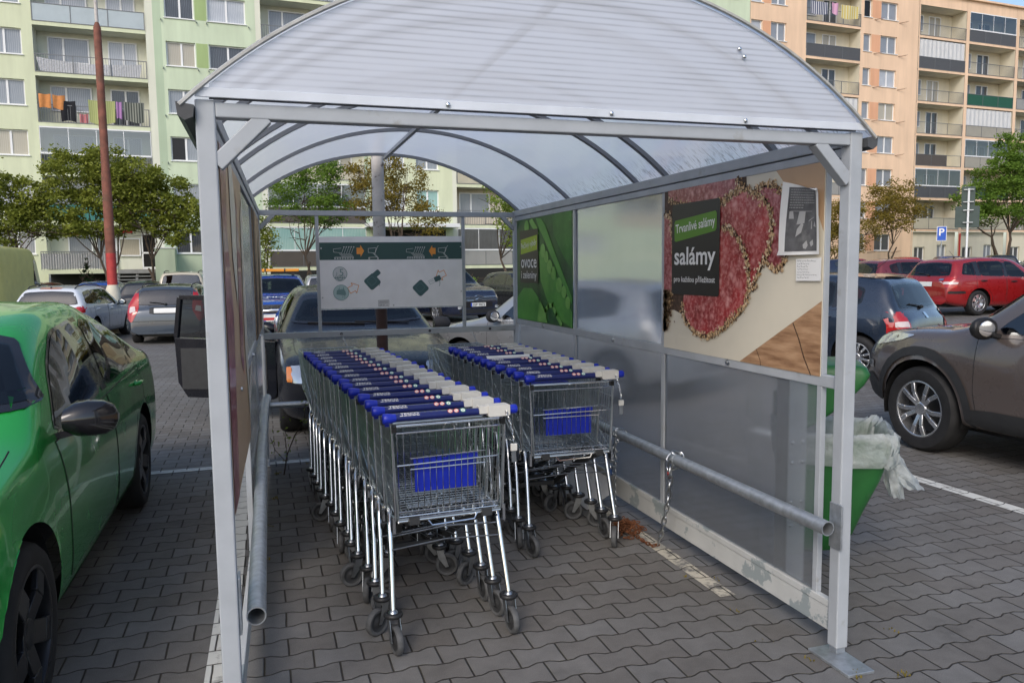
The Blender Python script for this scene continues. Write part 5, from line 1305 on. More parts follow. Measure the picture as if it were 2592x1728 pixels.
for x0, x1, y0, y1 in ((-60,31,40.5,53),(31.5,95,47,57)):
    nx = 20
    for i in range(nx):
        a, b = x0+(x1-x0)*i/nx, x0+(x1-x0)*(i+1)/nx; m.add([(a,y0,ground_z(a,y0)+.12),(b,y0,ground_z(b,y0)+.12),(b,y1,ground_z(b,y1)+.14),(a,y1,ground_z(a,y1)+.14)], [(0,1,2,3)]); m.add([(a,y0,ground_z(a,y0)-.1),(b,y0,ground_z(b,y0)-.1),(b,y0,ground_z(b,y0)+.12),(a,y0,ground_z(a,y0)+.12)], [(0,1,2,3)])
tag(m.build('lawn', MT['grass']), 'grass strip in front of the blocks', kind='structure')
# moss and dirt along the walls, weeds
def tuft(mb, x, y, n, h, sp, rr):
    for _ in range(n):
        a = rr.uniform(0, 2*PI); bx, by = x+rr.gauss(0, sp), y+rr.gauss(0, sp); l = h*rr.uniform(.5,1); w = .0035; d = Vector((math.cos(a), math.sin(a), 0)); e = Vector((-d.y, d.x, 0))*w
        b0 = Vector((bx, by, .002)); m1 = b0+d*l*.25+Vector((0,0,l*.7)); t1 = b0+d*l*.7+Vector((0,0,l)); mb.add([b0-e, b0+e, m1+e*.7, m1-e*.7, t1], [(0,1,2,3),(3,2,4)])
rw_ = random.Random(21); m = MB()
for x, y, n in ((2.14,2.36,26),(2.06,2.50,8),(2.32,2.30,14),(2.55,2.62,5),(2.03,3.42,5),(2.02,3.0,4),(-.03,4.4,10),(-.02,5.0,12),(.02,5.6,16),(.05,6.3,20),(.3,6.55,14),(.12,6.7,20),(2.15,3.35,4),(1.98,2.72,4)): tuft(m, x, y, n, .014, .016, rw_)
tag(m.build('moss', MT['leaf_olive']), 'moss and small weeds in the paving joints', 'moss', kind='stuff')
pl = empty('sapling', (.10, 6.25, 0), 0, 'thin bare sapling with a few small leaves growing behind the left row', 'plant')
m = MB(); st_ = [(0,0,0),(.03,.0,.16),(.09,.01,.30),(.17,.02,.42),(.27,.02,.52),(.36,.02,.60)]; m.tube(st_, [.006,.005,.0045,.004,.003,.002], 5)
br = [[(.03,0,.16),(.02,.03,.30),(.03,.04,.40)], [(.09,.01,.30),(.20,.03,.36),(.30,.02,.37)], [(.17,.02,.42),(.18,.0,.55),(.22,0,.66)], [(.27,.02,.52),(.36,.03,.50)], [(.02,0,.10),(-.06,.02,.20),(-.09,.02,.30)]]
for b in br: m.tube(b, .0022, 4)
m.build('stem', MT['bark'], pl); m = MB()
for b in br + [st_]:
    for p in b[1:]:
        for _ in range(5):
            c = Vector(p)+Vector((rw_.gauss(0,.03), rw_.gauss(0,.03), rw_.gauss(0,.03))); d = Vector((rw_.uniform(-1,1), rw_.uniform(-1,1), rw_.uniform(-.5,1))).normalized()*.016; e = d.orthogonal().normalized()*.008; m.add([c-d, c+e, c+d, c-e], [(0,1,2,3)])
m.build('leaves', MT['lime_leaf'], pl)
# ---------------------------------------------------------------- the parked cars
def plate_fb(md, y, z, w=.52, h=.11): return ('plate', md, [(y-w/2,z-h/2),(y+w/2,z-h/2),(y+w/2,z+h/2),(y-w/2,z+h/2)], 'plate_white', .012)
def spec(**k): return k
H_ = PI/2
# green liftback
OCT = spec(L=4.67, W=1.81, H=1.46, wr=.325, rimr=.235, axles=(.87,3.56), cowl=1.15, roof=1.97, rtop=3.40, rbase=4.22, spokes=5, spokew=.085, rimmat='dark_alloy', tumb=.045, zmid=.62, step=.04,
    counts=[2,7,9,12,6,6], top=top_profile('sedan', 4.67, 1.46, 1.15, 1.97, 3.40, 4.22, .72, .985, 1.06, 1.395, 1.365), belt=[(0,.62),(.6,.80),(1.15,.90),(2.6,.945),(3.6,.985),(4.67,.95)], roofw=.66, hoodw=.83,  wsw=1.0,
    side_glass=[([(1.42,.04),(2.50,.04),(2.50,.90),(2.08,.90),(1.78,.74)], 'glass_dark'), ([(2.57,.04),(3.42,.05),(3.46,.86),(2.55,.90)], 'glass_dark'), ([(3.49,.08),(3.82,.22),(3.72,.52),(3.52,.85)], 'glass_dark')],
    doors=[(1.42,2.53),(2.55,3.62)], hz=.115, mirrormat='gloss_black', mirror_s=1.50, mirror_k=.98, band=.045, nose=(.75,.72,.6,.82),
    overlay=[('headlight','S',[(.10,.66),(.50,.74),(.62,.80),(.40,.80),(.14,.73)],'headlamp',.006), ('taillight','S',[(4.25,.86),(4.55,.84),(4.55,1.0),(4.30,.98)],'tail_red',.006), ('grille','F',[(-.42,.55),(.42,.55),(.46,.66),(-.46,.66)],'black_plastic',.006), ('sill_trim','S',[(1.32,.215),(3.15,.215),(3.13,.245),(1.34,.245)],'black_plastic',.004)])
make_car('parked_car', 'bright green liftback with black door mirror, nearest car on the left', 'car', OCT, paint('paint_green', (.026,.40,.065), .35, .22, .7), (-1.71, 4.52), -H_)
# brown crossover
TUC = spec(L=4.475, W=1.85, H=1.65, wr=.362, rimr=.24, axles=(.865,3.535), cowl=1.10, roof=1.95, rtop=3.85, rbase=4.36, spokes=5, double=True, spokew=.036, rimmat='alloy', tw=.225, zmid=.72, step=.045, tumb=.05,
    counts=[2,6,8,10,6,6], top=top_profile('suv', 4.475, 1.65, 1.10, 1.95, 3.85, 4.36, .94, 1.10, 1.08), belt=[(0,.80),(.6,.95),(1.1,1.01),(3.0,1.08),(4.475,1.14)], sill=[(0,.36),(.5,.30),(1.3,.27),(4.475,.36)], hoodw=.80, roofw=.64,
    side_glass=[([(1.48,.05),(2.50,.05),(2.50,.90),(2.06,.89)], 'glass_dark'), ([(2.57,.05),(3.42,.08),(3.44,.86),(2.55,.90)], 'glass_dark'), ([(3.50,.12),(3.90,.35),(3.80,.7),(3.52,.82)], 'glass_dark')],
    doors=[(1.40,2.53),(2.55,3.62)], nose=(.8,.70,.5,.85), mirror_s=1.56, mirrormat='black_plastic', mirror_k=1.05,
    overlay=[('headlight','S',[(.19,.84),(.62,.925),(.78,.985),(.50,.985),(.27,.93)],'headlamp',.006), ('arch_trim','S',[(.865+.455*math.cos(a),.369+.455*math.sin(a)) for a in np.linspace(-.05,PI*.98,16)]+[(.865+.528*math.cos(a),.369+.528*math.sin(a)) for a in np.linspace(PI*.94,-.18,16)],'grey_plastic',.012),
        ('arch_trim','S',[(3.535+.455*math.cos(a),.369+.455*math.sin(a)) for a in np.linspace(.05,PI*1.0,16)]+[(3.535+.528*math.cos(a),.369+.528*math.sin(a)) for a in np.linspace(PI*1.0,.0,16)],'grey_plastic',.012),
        ('sill_trim','S',[(1.33,.31),(3.10,.31),(3.08,.46),(1.36,.46)],'grey_plastic',.010), ('bumper_trim','S',[(.12,.40),(.40,.36),(.38,.52),(.20,.60),(.06,.58)],'grey_plastic',.008), ('fog_lamp','S',[(.12,.64),(.24,.64),(.24,.71),(.12,.71)],'headlamp',.009)])
make_car('parked_car', 'brown crossover with ten-spoke alloy wheels beside the litter bin', 'car', TUC, paint('paint_brown', (.135,.110,.100), .35, .3), (6.18, 3.80), H_)
# black estate behind the shelter, passenger door open
VOL = spec(L=4.60, W=1.80, H=1.43, wr=.315, rimr=.2, axles=(.93,3.65), cowl=1.40, roof=2.18, rtop=4.0, rbase=4.45, spokes=5, zmid=.60,
    top=top_profile('hatch', 4.60, 1.43, 1.40, 2.18, 4.0, 4.45, .74, .97, .95), belt=[(0,.62),(.6,.78),(1.4,.88),(3.0,.92),(4.6,.95)], hoodw=.76, roofw=.60,
    side_glass=[([(1.80,.05),(2.58,.05),(2.58,.90),(2.26,.89)], 'glass_dark'), ([(2.65,.05),(3.45,.06),(3.48,.88),(2.63,.90)], 'glass_dark'), ([(3.55,.08),(4.2,.12),(4.05,.8),(3.57,.86)], 'glass_dark')],
    doors=[(2.60,3.65)], nose=(.7,.74,.5,.85), mirror_s=1.9, wiper='front',
    overlay=[('headlight','F2',[(.44,.61),(.80,.58),(.80,.72),(.60,.74),(.44,.73)],'headlamp',.008), ('indicator','F2',[(.765,.59),(.815,.585),(.815,.71),(.775,.715)],'amber',.012), ('grille','F',[(-.33,.53),(.33,.53),(.38,.70),(-.38,.70)],'black_plastic',.008), ('lamp_lens','F2',circle(.655,.655,.048,14),'steel',.014), ('lamp_lens','F2',circle(.535,.66,.048,14),'steel',.014), plate_fb('F',0,.44),
        ('lower_intake','F',[(-.6,.27),(.6,.27),(.64,.36),(-.64,.36)],'black_plastic',.006)])
VOLP = paint('paint_black', (.008,.009,.014), 0, .25, .35, .25)
vroot, vc = make_car('parked_car', 'black estate car facing the shelter with its passenger door open', 'car', VOL, VOLP, (1.0, 9.42), -H_)
# its open front door: hinged ahead of the windscreen pillar, swung out
dr = MB(); hx, hy = 4.60/2-1.50, -.86; an = R(66)
dd = Vector((-math.cos(an), -math.sin(an), 0)); nn = Vector((-dd.y, dd.x, 0))
def dp(a, z, o): return Vector((hx, hy, 0)) + dd*a + nn*o + Vector((0,0,z))
pr = [(0,.30),(.04,.24),(1.0,.26),(1.10,.42),(1.12,.90),(.0,.86)]
for o0, o1 in ((.0,.085),):
    n = len(pr); dr.add([dp(a, z, -.0) for a, z in pr] + [dp(a, z, .10) for a, z in pr], [tuple(range(n)), tuple(range(n, 2*n))[::-1]] + [(i, n+i, n+(i+1)%n, (i+1)%n) for i in range(n)])
for q in ([(.02,.88),(.52,1.32),(1.06,1.33),(1.12,.90)],):
    for i in range(3): dr.bar(dp(*q[i], .05), dp(*q[i+1], .05), .05, .05)
dr.bar(dp(0,.62,-.006), dp(1.1,.62,-.006), .012, .05); dr.bar(dp(0,.48,-.006), dp(1.1,.48,-.006), .012, .03)
do = dr.build('door', VOLP, vroot, None, .012); m = MB(); m.add([dp(.05,.89,.05), dp(1.09,.90,.05), dp(1.04,1.31,.05), dp(.53,1.30,.05)], [(0,1,2,3)]); m.build('side_window', MT['glass_dark'], do)
m = MB(); m.bar(dp(.86,.80,-.02), dp(1.0,.80,-.02), .02, .02); m.build('handle', VOLP, do, None, .004); m = MB(); m.bar(dp(.1,.57,.102), dp(1.05,.57,.102), .01, .44); m.build('door_card', MT['grey_plastic'], do)
# silver hatchback to the right of it, seen through the back and the wall
def hatch(L=4.0, W=1.70, H=1.46, **k):
    d = spec(L=L, W=W, H=H, wr=.30, rimr=.2, axles=(.82, L-.66), cowl=1.12, roof=1.88, rtop=L-.42, rbase=L-.10, spokes=6, step=.06, zmid=.60,
        top=top_profile('hatch', L, H, 1.12, 1.88, L-.42, L-.10, .72, .97, .92), belt=[(0,.62),(.6,.80),(1.12,.885),(2.5,.94),(L,.98)], hoodw=W/2-.11, roofw=W/2-.24,
        side_glass=[([(1.52,.05),(2.22,.05),(2.22,.9),(1.98,.89)], None), ([(2.29,.05),(3.0,.06),(3.0,.88),(2.27,.9)], None), ([(3.07,.10),(L-.62,.18),(L-.60,.72),(3.08,.86)], None)], doors=[(1.34,2.25),(2.27,3.1)], overlay=[])
    d.update(k); return d
def wagon(L=4.5, W=1.77, H=1.48, **k):
    d = spec(L=L, W=W, H=H, wr=.31, rimr=.205, axles=(.90, L-.92), cowl=1.28, roof=2.05, rtop=L-.42, rbase=L-.10, spokes=7, step=.06, zmid=.60, rails='black_plastic',
        top=top_profile('hatch', L, H, 1.28, 2.05, L-.42, L-.10, .74, .98, .93), belt=[(0,.62),(.6,.80),(1.28,.89),(2.8,.94),(L,.98)], hoodw=W/2-.11, roofw=W/2-.25,
        side_glass=[([(1.70,.05),(2.42,.05),(2.42,.9),(2.15,.89)], None), ([(2.49,.05),(3.28,.06),(3.30,.88),(2.47,.9)], None), ([(3.38,.08),(L-.38,.14),(L-.55,.82),(3.40,.87)], None)], doors=[(1.5,2.45),(2.47,3.4)], overlay=[])
    d.update(k); return d
SILV = paint('paint_silver', (.40,.41,.42), .5, .3); GREY = paint('paint_grey', (.055,.072,.098), .35, .32); WHITE = paint('paint_white', (.66,.69,.74), 0, .3); NAVY = paint('paint_navy', (.022,.034,.058), .35, .28)
REDP = paint('paint_red', (.30,.012,.014), .2, .28); MAROON = paint('paint_maroon', (.17,.02,.028), .3, .3); BLUE = paint('paint_blue', (.012,.075,.36), .2, .26); CREAMP = paint('paint_cream', (.56,.50,.38), 0, .3); BLK = paint('paint_dark', (.012,.013,.016), .3, .25)
DKB = paint('paint_darkblue', (.015,.022,.05), .3, .25); TEALP = paint('paint_teal', (.02,.14,.17), .2, .3); MIDB = paint('paint_midblue', (.02,.04,.16), .2, .3)
make_car('parked_car', 'silver hatchback with dark handles seen past the back right corner of the shelter', 'car', hatch(mirror_s=1.56, handle='black_plastic', glass='glass_dark'), SILV, (3.87, 9.75), R(120))
# grey estate seen from behind
MON = wagon(4.70, 1.81, 1.48, roofw=.63, overlay=[('taillight','B2',[(.60,.86),(.76,.56),(.90,.70),(.90,.86),(.80,1.06),(.66,1.36),(.62,1.33)],'tail_red',.010), ('light_insert','B2',[(.665,.83),(.80,.79),(.80,.93),(.69,.95)],'tail_clear',.016),
    plate_fb('B',-.0,.84), ('plate_recess','B',[(-.36,.76),(.36,.76),(.36,.93),(-.36,.93)],'grey_plastic',.006), ('bumper_line','B',[(-.86,.585),(.86,.585),(.86,.60),(-.86,.60)],'grey_plastic',.008), ('badge','B',[(-.62,.875),(-.46,.875),(-.46,.895),(-.62,.895)],'chrome',.008)], rwz=.98, rww=.86, antenna=(3.9,.15), wiper='rear', rwd=1)
make_car('parked_car', 'dark grey estate car seen from behind, red lamps climbing its rear pillars', 'car', MON, GREY, (-2.20, 22.9), H_+R(-2))
make_car('parked_car', 'white estate car with black rear window beside the yellow van', 'car', wagon(4.27, 1.72, 1.47, overlay=[('taillight','B2',[(.66,.80),(.86,.80),(.86,.95),(.68,.95)],'tail_red',.010), ('taillight','S',[(4.02,.80),(4.27,.80),(4.27,.98),(4.05,.97)],'tail_red',.008), ('brake_light','B',[(-.25,1.385),(.25,1.385),(.25,1.415),(-.25,1.415)],'tail_red',.012)], rww=.98, rwz=1.0, antenna=(3.8,.15), handle=None, mirrormat='gloss_black'), WHITE, (-4.75, 23.6), H_+R(-9))
# pale compact van, blue and dark cars against the lawn
def mpv(**k): return hatch(4.3, 1.80, 1.80, wr=.31, cowl=1.15, roof=1.85, rtop=4.05, rbase=4.24, top=top_profile('van', 4.3, 1.80, 1.15, 1.85, 4.05, 4.24, .85, 1.12, 1.1), belt=[(0,.75),(1.15,1.02),(4.3,1.10)], **k)
make_car('parked_van', 'cream compact van with red rear lamps in front of the lawn', 'van', mpv(overlay=[('taillight','B2',[(.74,.85),(.89,.85),(.89,1.35),(.78,1.35)],'tail_red',.010)], rails='black_plastic', rwz=1.18), CREAMP, (-2.9, 33.6), H_, True)
make_car('parked_car', 'blue hatchback standing behind the white estate car', 'car', hatch(), BLUE, (-5.9, 34.0), H_, False); make_car('parked_car', 'black car half hidden behind the cream-based lamp post', 'car', hatch(), BLK, (-4.2, 33.0), H_, False)
make_car('parked_car', 'dark red car behind the yellow van', 'car', hatch(), MAROON, (-8.0, 34.0), H_-R(8), False)
# yellow van with phone numbers
VAN = spec(L=5.0, W=1.95, H=2.62, wr=.33, rimr=.2, axles=(.95,4.0), cowl=.95, roof=1.65, rtop=4.86, rbase=4.95, spokes=6, zmid=.7, step=.08, top=top_profile('van', 5.0, 2.62, .95, 1.65, 4.86, 4.95, 1.0, 1.35, 1.35, 2.45, 2.60), belt=[(0,.9),(.95,1.25),(5.0,1.35)], hoodw=.85, roofw=.86, no_rear=True, deckw=.9,
    side_glass=[([(1.2,.05),(1.95,.05),(1.95,.8),(1.6,.8)], None)], overlay=[], tumb=.03)
vn, vcb = make_car('parked_van', 'yellow van with black phone numbers at the left edge', 'van', VAN, M_('paint_yellow', (.60,.56,.20), .4, var=(3,.08), dirt=(4,.6,.8,(.42,.40,.22))), (-8.2, 29.0), H_+R(-3), False)
FV = frame((-2.506, 0, 0), (0,-1,0), (0,0,1)); m = MB()
for tx_, x_, z_, h_ in (('DODÁVEK', .33, 2.18, .17), ('A', -.28, 2.18, .17), ('TOVICE', .10, 1.80, .17), ('604924759', .0, 1.40, .17), ('774526925', .12, 1.02, .17)):
    m = MB(); put_text(m, tx_, FV @ Matrix.Translation((x_, z_, .012)), height=h_, bold=.03); m.build('lettering', MT['black'], vn)
# cars seen through the open back
DUS = spec(L=4.34, W=1.80, H=1.66, wr=.34, rimr=.21, axles=(.85,3.52), cowl=1.22, roof=1.95, rtop=3.9, rbase=4.22, spokes=5, step=.06, zmid=.7, top=top_profile('suv', 4.34, 1.66, 1.22, 1.95, 3.9, 4.22, .98, 1.13, 1.1), belt=[(0,.85),(.6,.98),(1.22,1.05),(4.34,1.12)], hoodw=.80, roofw=.62, mirrormat='black_plastic', nose=(.6,.80,.5,.86),
    side_glass=[([(1.62,.05),(2.35,.05),(2.35,.9),(2.08,.88)], None), ([(2.42,.05),(3.2,.06),(3.2,.88),(2.4,.9)], None)], doors=[],
    overlay=[('grille','F',[(-.52,.72),(.52,.72),(.54,.93),(-.54,.93)],'gloss_black',.008), ('headlight','F2',[(.56,.74),(.82,.76),(.82,.92),(.56,.93)],'headlamp',.010), ('white_band','F',[(-.84,.62),(.84,.62),(.84,.70),(-.84,.70)],'white',.008), ('red_band','F',[(-.84,.53),(.84,.53),(.84,.62),(-.84,.62)],'red',.008), ('lower_bumper','F',[(-.8,.34),(.8,.34),(.82,.52),(-.82,.52)],'black_plastic',.007), plate_fb('F',0,.50), ('plate_band','F',[(-.262,.447),(-.215,.447),(-.215,.553),(-.262,.553)],'plate_blue',.016)])
dus, dc = make_car('service_car', 'blue off-road car with orange light bar and white hood emblem', 'car', DUS, BLUE, (.33, 21.9), -H_+R(-2), True)
m = MB(); m.box(-.15,.15,-.62,.62,1.72,1.80); m.build('light_bar', M_('orange_bar', (.72,.27,.02), .25, coat=.6), dus, None, .02); m = MB()
for y in (-.25,.25): m.box(-.16,.16,y-.015,y+.015,1.715,1.805)
m.box(-.1,.1,-.5,-.42,1.62,1.72); m.box(-.1,.1,.42,.5,1.62,1.72); m.build('bar_mount', MT['black_plastic'], dus)
m = MB(); pts = [(2.2,-.42,.40),(2.28,-.42,.62),(2.24,-.38,.78),(2.22,0,.80),(2.24,.38,.78),(2.28,.42,.62),(2.2,.42,.40)]; m.tube(pts, .035, 10); m.build('bull_bar', MT['chrome'], dus, 60)
m = MB()
for yy in (-.40,-.20,.20,.40):
    for zz in (.78,.87): line2d(m, rrect(yy-.075,yy+.075,zz-.028,zz+.028,.018), .014, frame((2.205,0,0),(0,1,0),(0,0,1)), .0, True)
line2d(m, [(-.10,.89),(.10,.89),(.045,.77),(-.045,.77)], .03, frame((2.205,0,0),(0,1,0),(0,0,1)), .0, True); m.build('grille_trim', MT['chrome'], dus)
# hood emblem, draped on the bonnet
m = MB(); e = MB(); put_text(e, 'PID', Matrix.Rotation(PI/2, 4, 'Z'), width=.40, height=.20, bold=.03); ring2d(e, 0, 0, .235, .275, Matrix.Scale(1.5,4,(0,1,0)), 0, 36, R(200), R(340)); ring2d(e, 0, 0, .235, .275, Matrix.Scale(1.5,4,(0,1,0)), 0, 36, R(20), R(160))
q = []
for v_ in e.v:
    h = dc.hit('T', .72-v_[0]*.95, v_[1], .006); q.append(h[0] if h else Vector((0,0,-5)))
m.add(q, e.f); m.build('hood_emblem', MT['white'], dus)
m = MB(); put_text(m, '4SR 5028', frame((2.19,0.02,.50),(0,1,0),(0,0,1)) @ Matrix.Translation((0,0,.006)), width=.42, height=.075, bold=.01); m.build('lettering', MT['black'], dus)
CIT = mpv(); CIT = spec(L=4.48, W=1.83, H=1.72, wr=.32, rimr=.215, axles=(.95,3.68), cowl=1.02, roof=1.95, rtop=4.15, rbase=4.40, spokes=7, step=.06, zmid=.65, top=top_profile('mpv', 4.48, 1.72, 1.02, 1.95, 4.15, 4.40, .93, 1.10, 1.05), belt=[(0,.72),(.6,.90),(1.02,.97),(4.48,1.05)], hoodw=.80, roofw=.62, nose=(.7,.74,.5,.86), rails='alloy',
    side_glass=[([(1.55,.05),(2.4,.05),(2.4,.9),(2.1,.88)], None), ([(2.47,.05),(3.3,.06),(3.3,.88),(2.45,.9)], None), ([(3.37,.1),(4.1,.14),(3.95,.8),(3.38,.86)], None)], doors=[],
    overlay=[('lower_intake','F',[(-.62,.28),(.62,.28),(.66,.40),(-.66,.40)],'black_plastic',.007), ('plate_recess','F',[(-.5,.44),(.5,.44),(.5,.62),(-.5,.62)],'gloss_black',.006), ('headlight','F2',[(.60,.72),(.86,.68),(.84,.90),(.70,.88)],'headlamp',.010), plate_fb('F',0,.53), ('plate_band','F',[(-.262,.477),(-.215,.477),(-.215,.583),(-.262,.583)],'plate_blue',.016), ('fog_lamp','F2',[(.58,.42),(.68,.42),(.68,.50),(.58,.50)],'headlamp',.01)])
cit, cc_ = make_car('parked_car', 'dark blue people carrier with chrome double chevrons facing the shelter', 'car', CIT, DKB, (5.35, 24.2), -H_+R(17), True)
for z0 in (.66,.755):
    L_ = [(-.62,z0),(-.16,z0-.005),(0,z0+.05),(.16,z0-.005),(.62,z0)]
    pts = []
    for i in range(4):
        for t_ in np.linspace(0,1,6)[:-1]: pts.append((L_[i][0]+(L_[i+1][0]-L_[i][0])*t_, L_[i][1]+(L_[i+1][1]-L_[i][1])*t_))
    pts.append(L_[-1]); h = [cc_.hit('F', y, z, .008) for y, z in pts]; m.tube([a[0] for a in h if a], .014, 6)
m.build('chevron', MT['chrome'], cit, 60)
h = cc_.hit('F', 0, .53, .016); m = MB(); put_text(m, '3SP 9872', frame(h[0], (0,1,0), (0,0,1)) @ Matrix.Translation((.02,0,.0)), width=.42, height=.075, bold=.01); m.build('lettering', MT['black'], cit)
make_car('parked_car', 'silver hatchback parked rear-on behind the blue off-road car', 'car', hatch(4.1, 1.75, 1.5, overlay=[plate_fb('B',0,.80), ('taillight','B2',[(.60,.85),(.83,.85),(.83,1.02),(.64,1.02)],'tail_red',.01)], rwz=.98), SILV, (2.45, 34.5), H_, True)
make_car('parked_car', 'light blue-grey car peeping out behind the lamp post', 'car', hatch(overlay=[('fog_recess','F2',[(.5,.34),(.7,.34),(.68,.46),(.5,.46)],'chrome',.008)]), paint('paint_steel', (.20,.25,.31), .4, .3), (3.0, 24.3), -H_+R(4), True)
make_car('parked_car', 'black car under the small tree right of the people carrier', 'car', hatch(), BLK, (9.2, 27.0), -H_+R(20), True)
# right side of the car park
FAB = hatch(4.0, 1.69, 1.46, overlay=[('taillight','B2',[(.60,.62),(.83,.62),(.83,.94),(.66,.94)],'tail_red',.010), ('light_insert','B2',[(.66,.74),(.80,.74),(.80,.81),(.66,.81)],'tail_clear',.014), ('taillight','S',[(3.80,.62),(3.99,.62),(3.97,.94),(3.86,.92)],'tail_red',.008), ('light_insert','S',[(3.84,.74),(3.95,.74),(3.94,.80),(3.85,.80)],'tail_clear',.012), plate_fb('B',0,.64), ('rear_spoiler','B',[(-.62,1.385),(.62,1.385),(.60,1.42),(-.60,1.42)],'gloss_black',.03), ('badge','B',[(-.04,.83),(.04,.83),(.04,.91),(-.04,.91)],'chrome',.008)], antenna=(3.2,.34), wiper='rear', rwz=.965, rww=.92, step=.05, spokes=12, spokew=.03, glass='glass')
make_car('parked_car', 'dark blue hatchback seen from behind, between the shelter post and the brown crossover', 'car', FAB, NAVY, (8.0, 10.35), H_+R(25))
make_car('parked_car', 'red estate car with black roof antenna, whole right side in view', 'car', wagon(4.23, 1.70, 1.46, rails=None, overlay=[('taillight','B2',[(.56,.70),(.83,.70),(.83,.96),(.60,.96)],'tail_red',.010), ('light_insert','B2',[(.60,.78),(.83,.78),(.83,.84),(.60,.84)],'tail_clear',.014), ('taillight','S',[(3.98,.68),(4.22,.68),(4.20,.96),(4.05,.95)],'tail_red',.008), ('light_insert','S',[(4.02,.78),(4.22,.78),(4.21,.84),(4.03,.84)],'tail_clear',.012), plate_fb('B',0,.78), ('bumper_strip','S',[(3.75,.55),(4.2,.55),(4.2,.61),(3.75,.61)],'black_plastic',.008), ('badge','B',[(-.55,.87),(-.42,.87),(-.42,.92),(-.55,.92)],'chrome',.008)], antenna=(3.3,.22), wiper='rear', rwz=.99, spokes=8, handle='black_plastic', glass='glass'), REDP, (18.25, 15.75), R(-2))
make_car('parked_car', 'maroon hatchback parked beyond the red estate car', 'car', hatch(3.97, 1.66, 1.45, glass='glass', rwz=.97), MAROON, (19.2, 19.3), R(-4)); 
make_car('parked_car', 'bright red car at the right edge of the car park', 'car', hatch(4.0, 1.70, 1.46, overlay=[('taillight','S',[(3.78,.70),(3.98,.70),(3.96,.95),(3.86,.93)],'tail_red',.008)]), paint('paint_scarlet', (.42,.012,.014), .1, .28), (20.0, 13.2), R(3), True)
for lab, cp, x, y, a in (('red car in the far row in front of the peach block', REDP, 32.2, 36.5, R(4)), ('scarlet car in the far row beside the blue one', bpy.data.materials['paint_scarlet'], 37.2, 38.0, R(52)), ('royal blue car in the far row', MIDB, 40.0, 37.6, R(55)), ('black car in the far row below the road signs', BLK, 43.0, 36.6, R(50)), ('teal car in the far row under the big tree', TEALP, 46.2, 36.4, R(50)), ('dark car in the far row seen between the post and the wall', DKB, 29.0, 33.5, R(4)), ('dark blue car far behind the teal one', DKB, 50.5, 38.5, R(45))):
    make_car('parked_car', lab, 'car', hatch(4.1, 1.72, 1.47), cp, (x, y), a, False, 'cars in the far row')
# people sitting in the black estate: one continuous body each
def sitter(label, yy, top, hair_len):
    root = empty('person', (1.0+yy, 9.42-4.60/2+2.56+.0, ground_z(1, 9.7)), -H_, label, 'person')
    V = [(0,0,.50),(-.03,0,.66),(-.06,0,.82),(-.05,0,.96),(-.035,0,1.02),(-.015,0,1.09),(.005,0,1.17),(0,.0,1.235)]; rad = [.15,.14,.15,.12,.052,.075,.088,.055]
    E_ = [(i, i+1) for i in range(7)]
    def add(p, r, j): V.append(p); rad.append(r); E_.append((j, len(V)-1)); return len(V)-1
    for s_ in (1, -1):
        a = add((-.05, s_*.17, .94), .062, 3); a = add((.02, s_*.23, .74), .048, a); a = add((.20, s_*.17, .66), .038, a); a = add((.30, s_*.10, .68), .032, a)
        a = add((.18, s_*.10, .52), .085, 0); a = add((.44, s_*.11, .56), .065, a); a = add((.56, s_*.11, .32), .05, a)
    me = bpy.data.meshes.new('body'); me.from_pydata(V, E_, []); o = bpy.data.objects.new('body', me); COL.objects.link(o); md = o.modifiers.new('Skin', 'SKIN')
    for i, sv in enumerate(me.skin_vertices[0].data): sv.radius = (rad[i]*(.8 if i < 4 else 1), rad[i]*(1.15 if i < 4 else 1)); sv.use_root = (i == 0)
    sb = o.modifiers.new('Sub', 'SUBSURF'); sb.levels = sb.render_levels = 2
    dg = bpy.context.evaluated_depsgraph_get(); m2 = bpy.data.meshes.new_from_object(o.evaluated_get(dg)); bpy.data.objects.remove(o)
    m2.name = 'body'; m2.materials.clear(); m2.materials.append(MT['skin']); m2.materials.append(top); m2.polygons.foreach_set('use_smooth', [True]*len(m2.polygons))
    for p in m2.polygons: p.material_index = 1 if p.center.z < .985 and not (p.center.z > .62 and p.center.x > .25) else 0
    b = bpy.data.objects.new('body', m2); COL.objects.link(b); b.parent = root
    f = MB(); f.ball((.088,0,1.135), .018, .013, .022, 8, 6); f.build('nose', MT['skin'], root, 60)
    for s_ in (1, -1): f = MB(); f.ball((.005, s_*.088, 1.135), .018, .012, .03, 8, 5); f.build('ear', MT['skin'], root, 60)
    for s_ in (1, -1): f = MB(); f.ball((.078, s_*.033, 1.162), .012, .014, .009, 8, 5); f.build('eye', MT['black'], root, 60)
    f = MB(); f.ball((.080,0,1.098), .01, .026, .006, 8, 5); f.build('mouth', M_('lips', (.40,.16,.14), .5) if 'lips' not in bpy.data.materials else bpy.data.materials['lips'], root, 60)
    hb = MB(); hb.ball((-.022,0,1.185), .098, .098, .09, 14, 9)
    if hair_len: hb.ball((-.05,0,1.08), .075, .10, .13, 12, 8)
    hb.build('hair', MT['hair'], root, 60)
sitter('long-haired person in the passenger seat of the black estate car', -.37, M_('jumper_olive', (.10,.11,.07), .9), True); sitter('short-haired person behind the wheel of the black estate car', .37, M_('jumper_dark', (.04,.045,.06), .9), False)
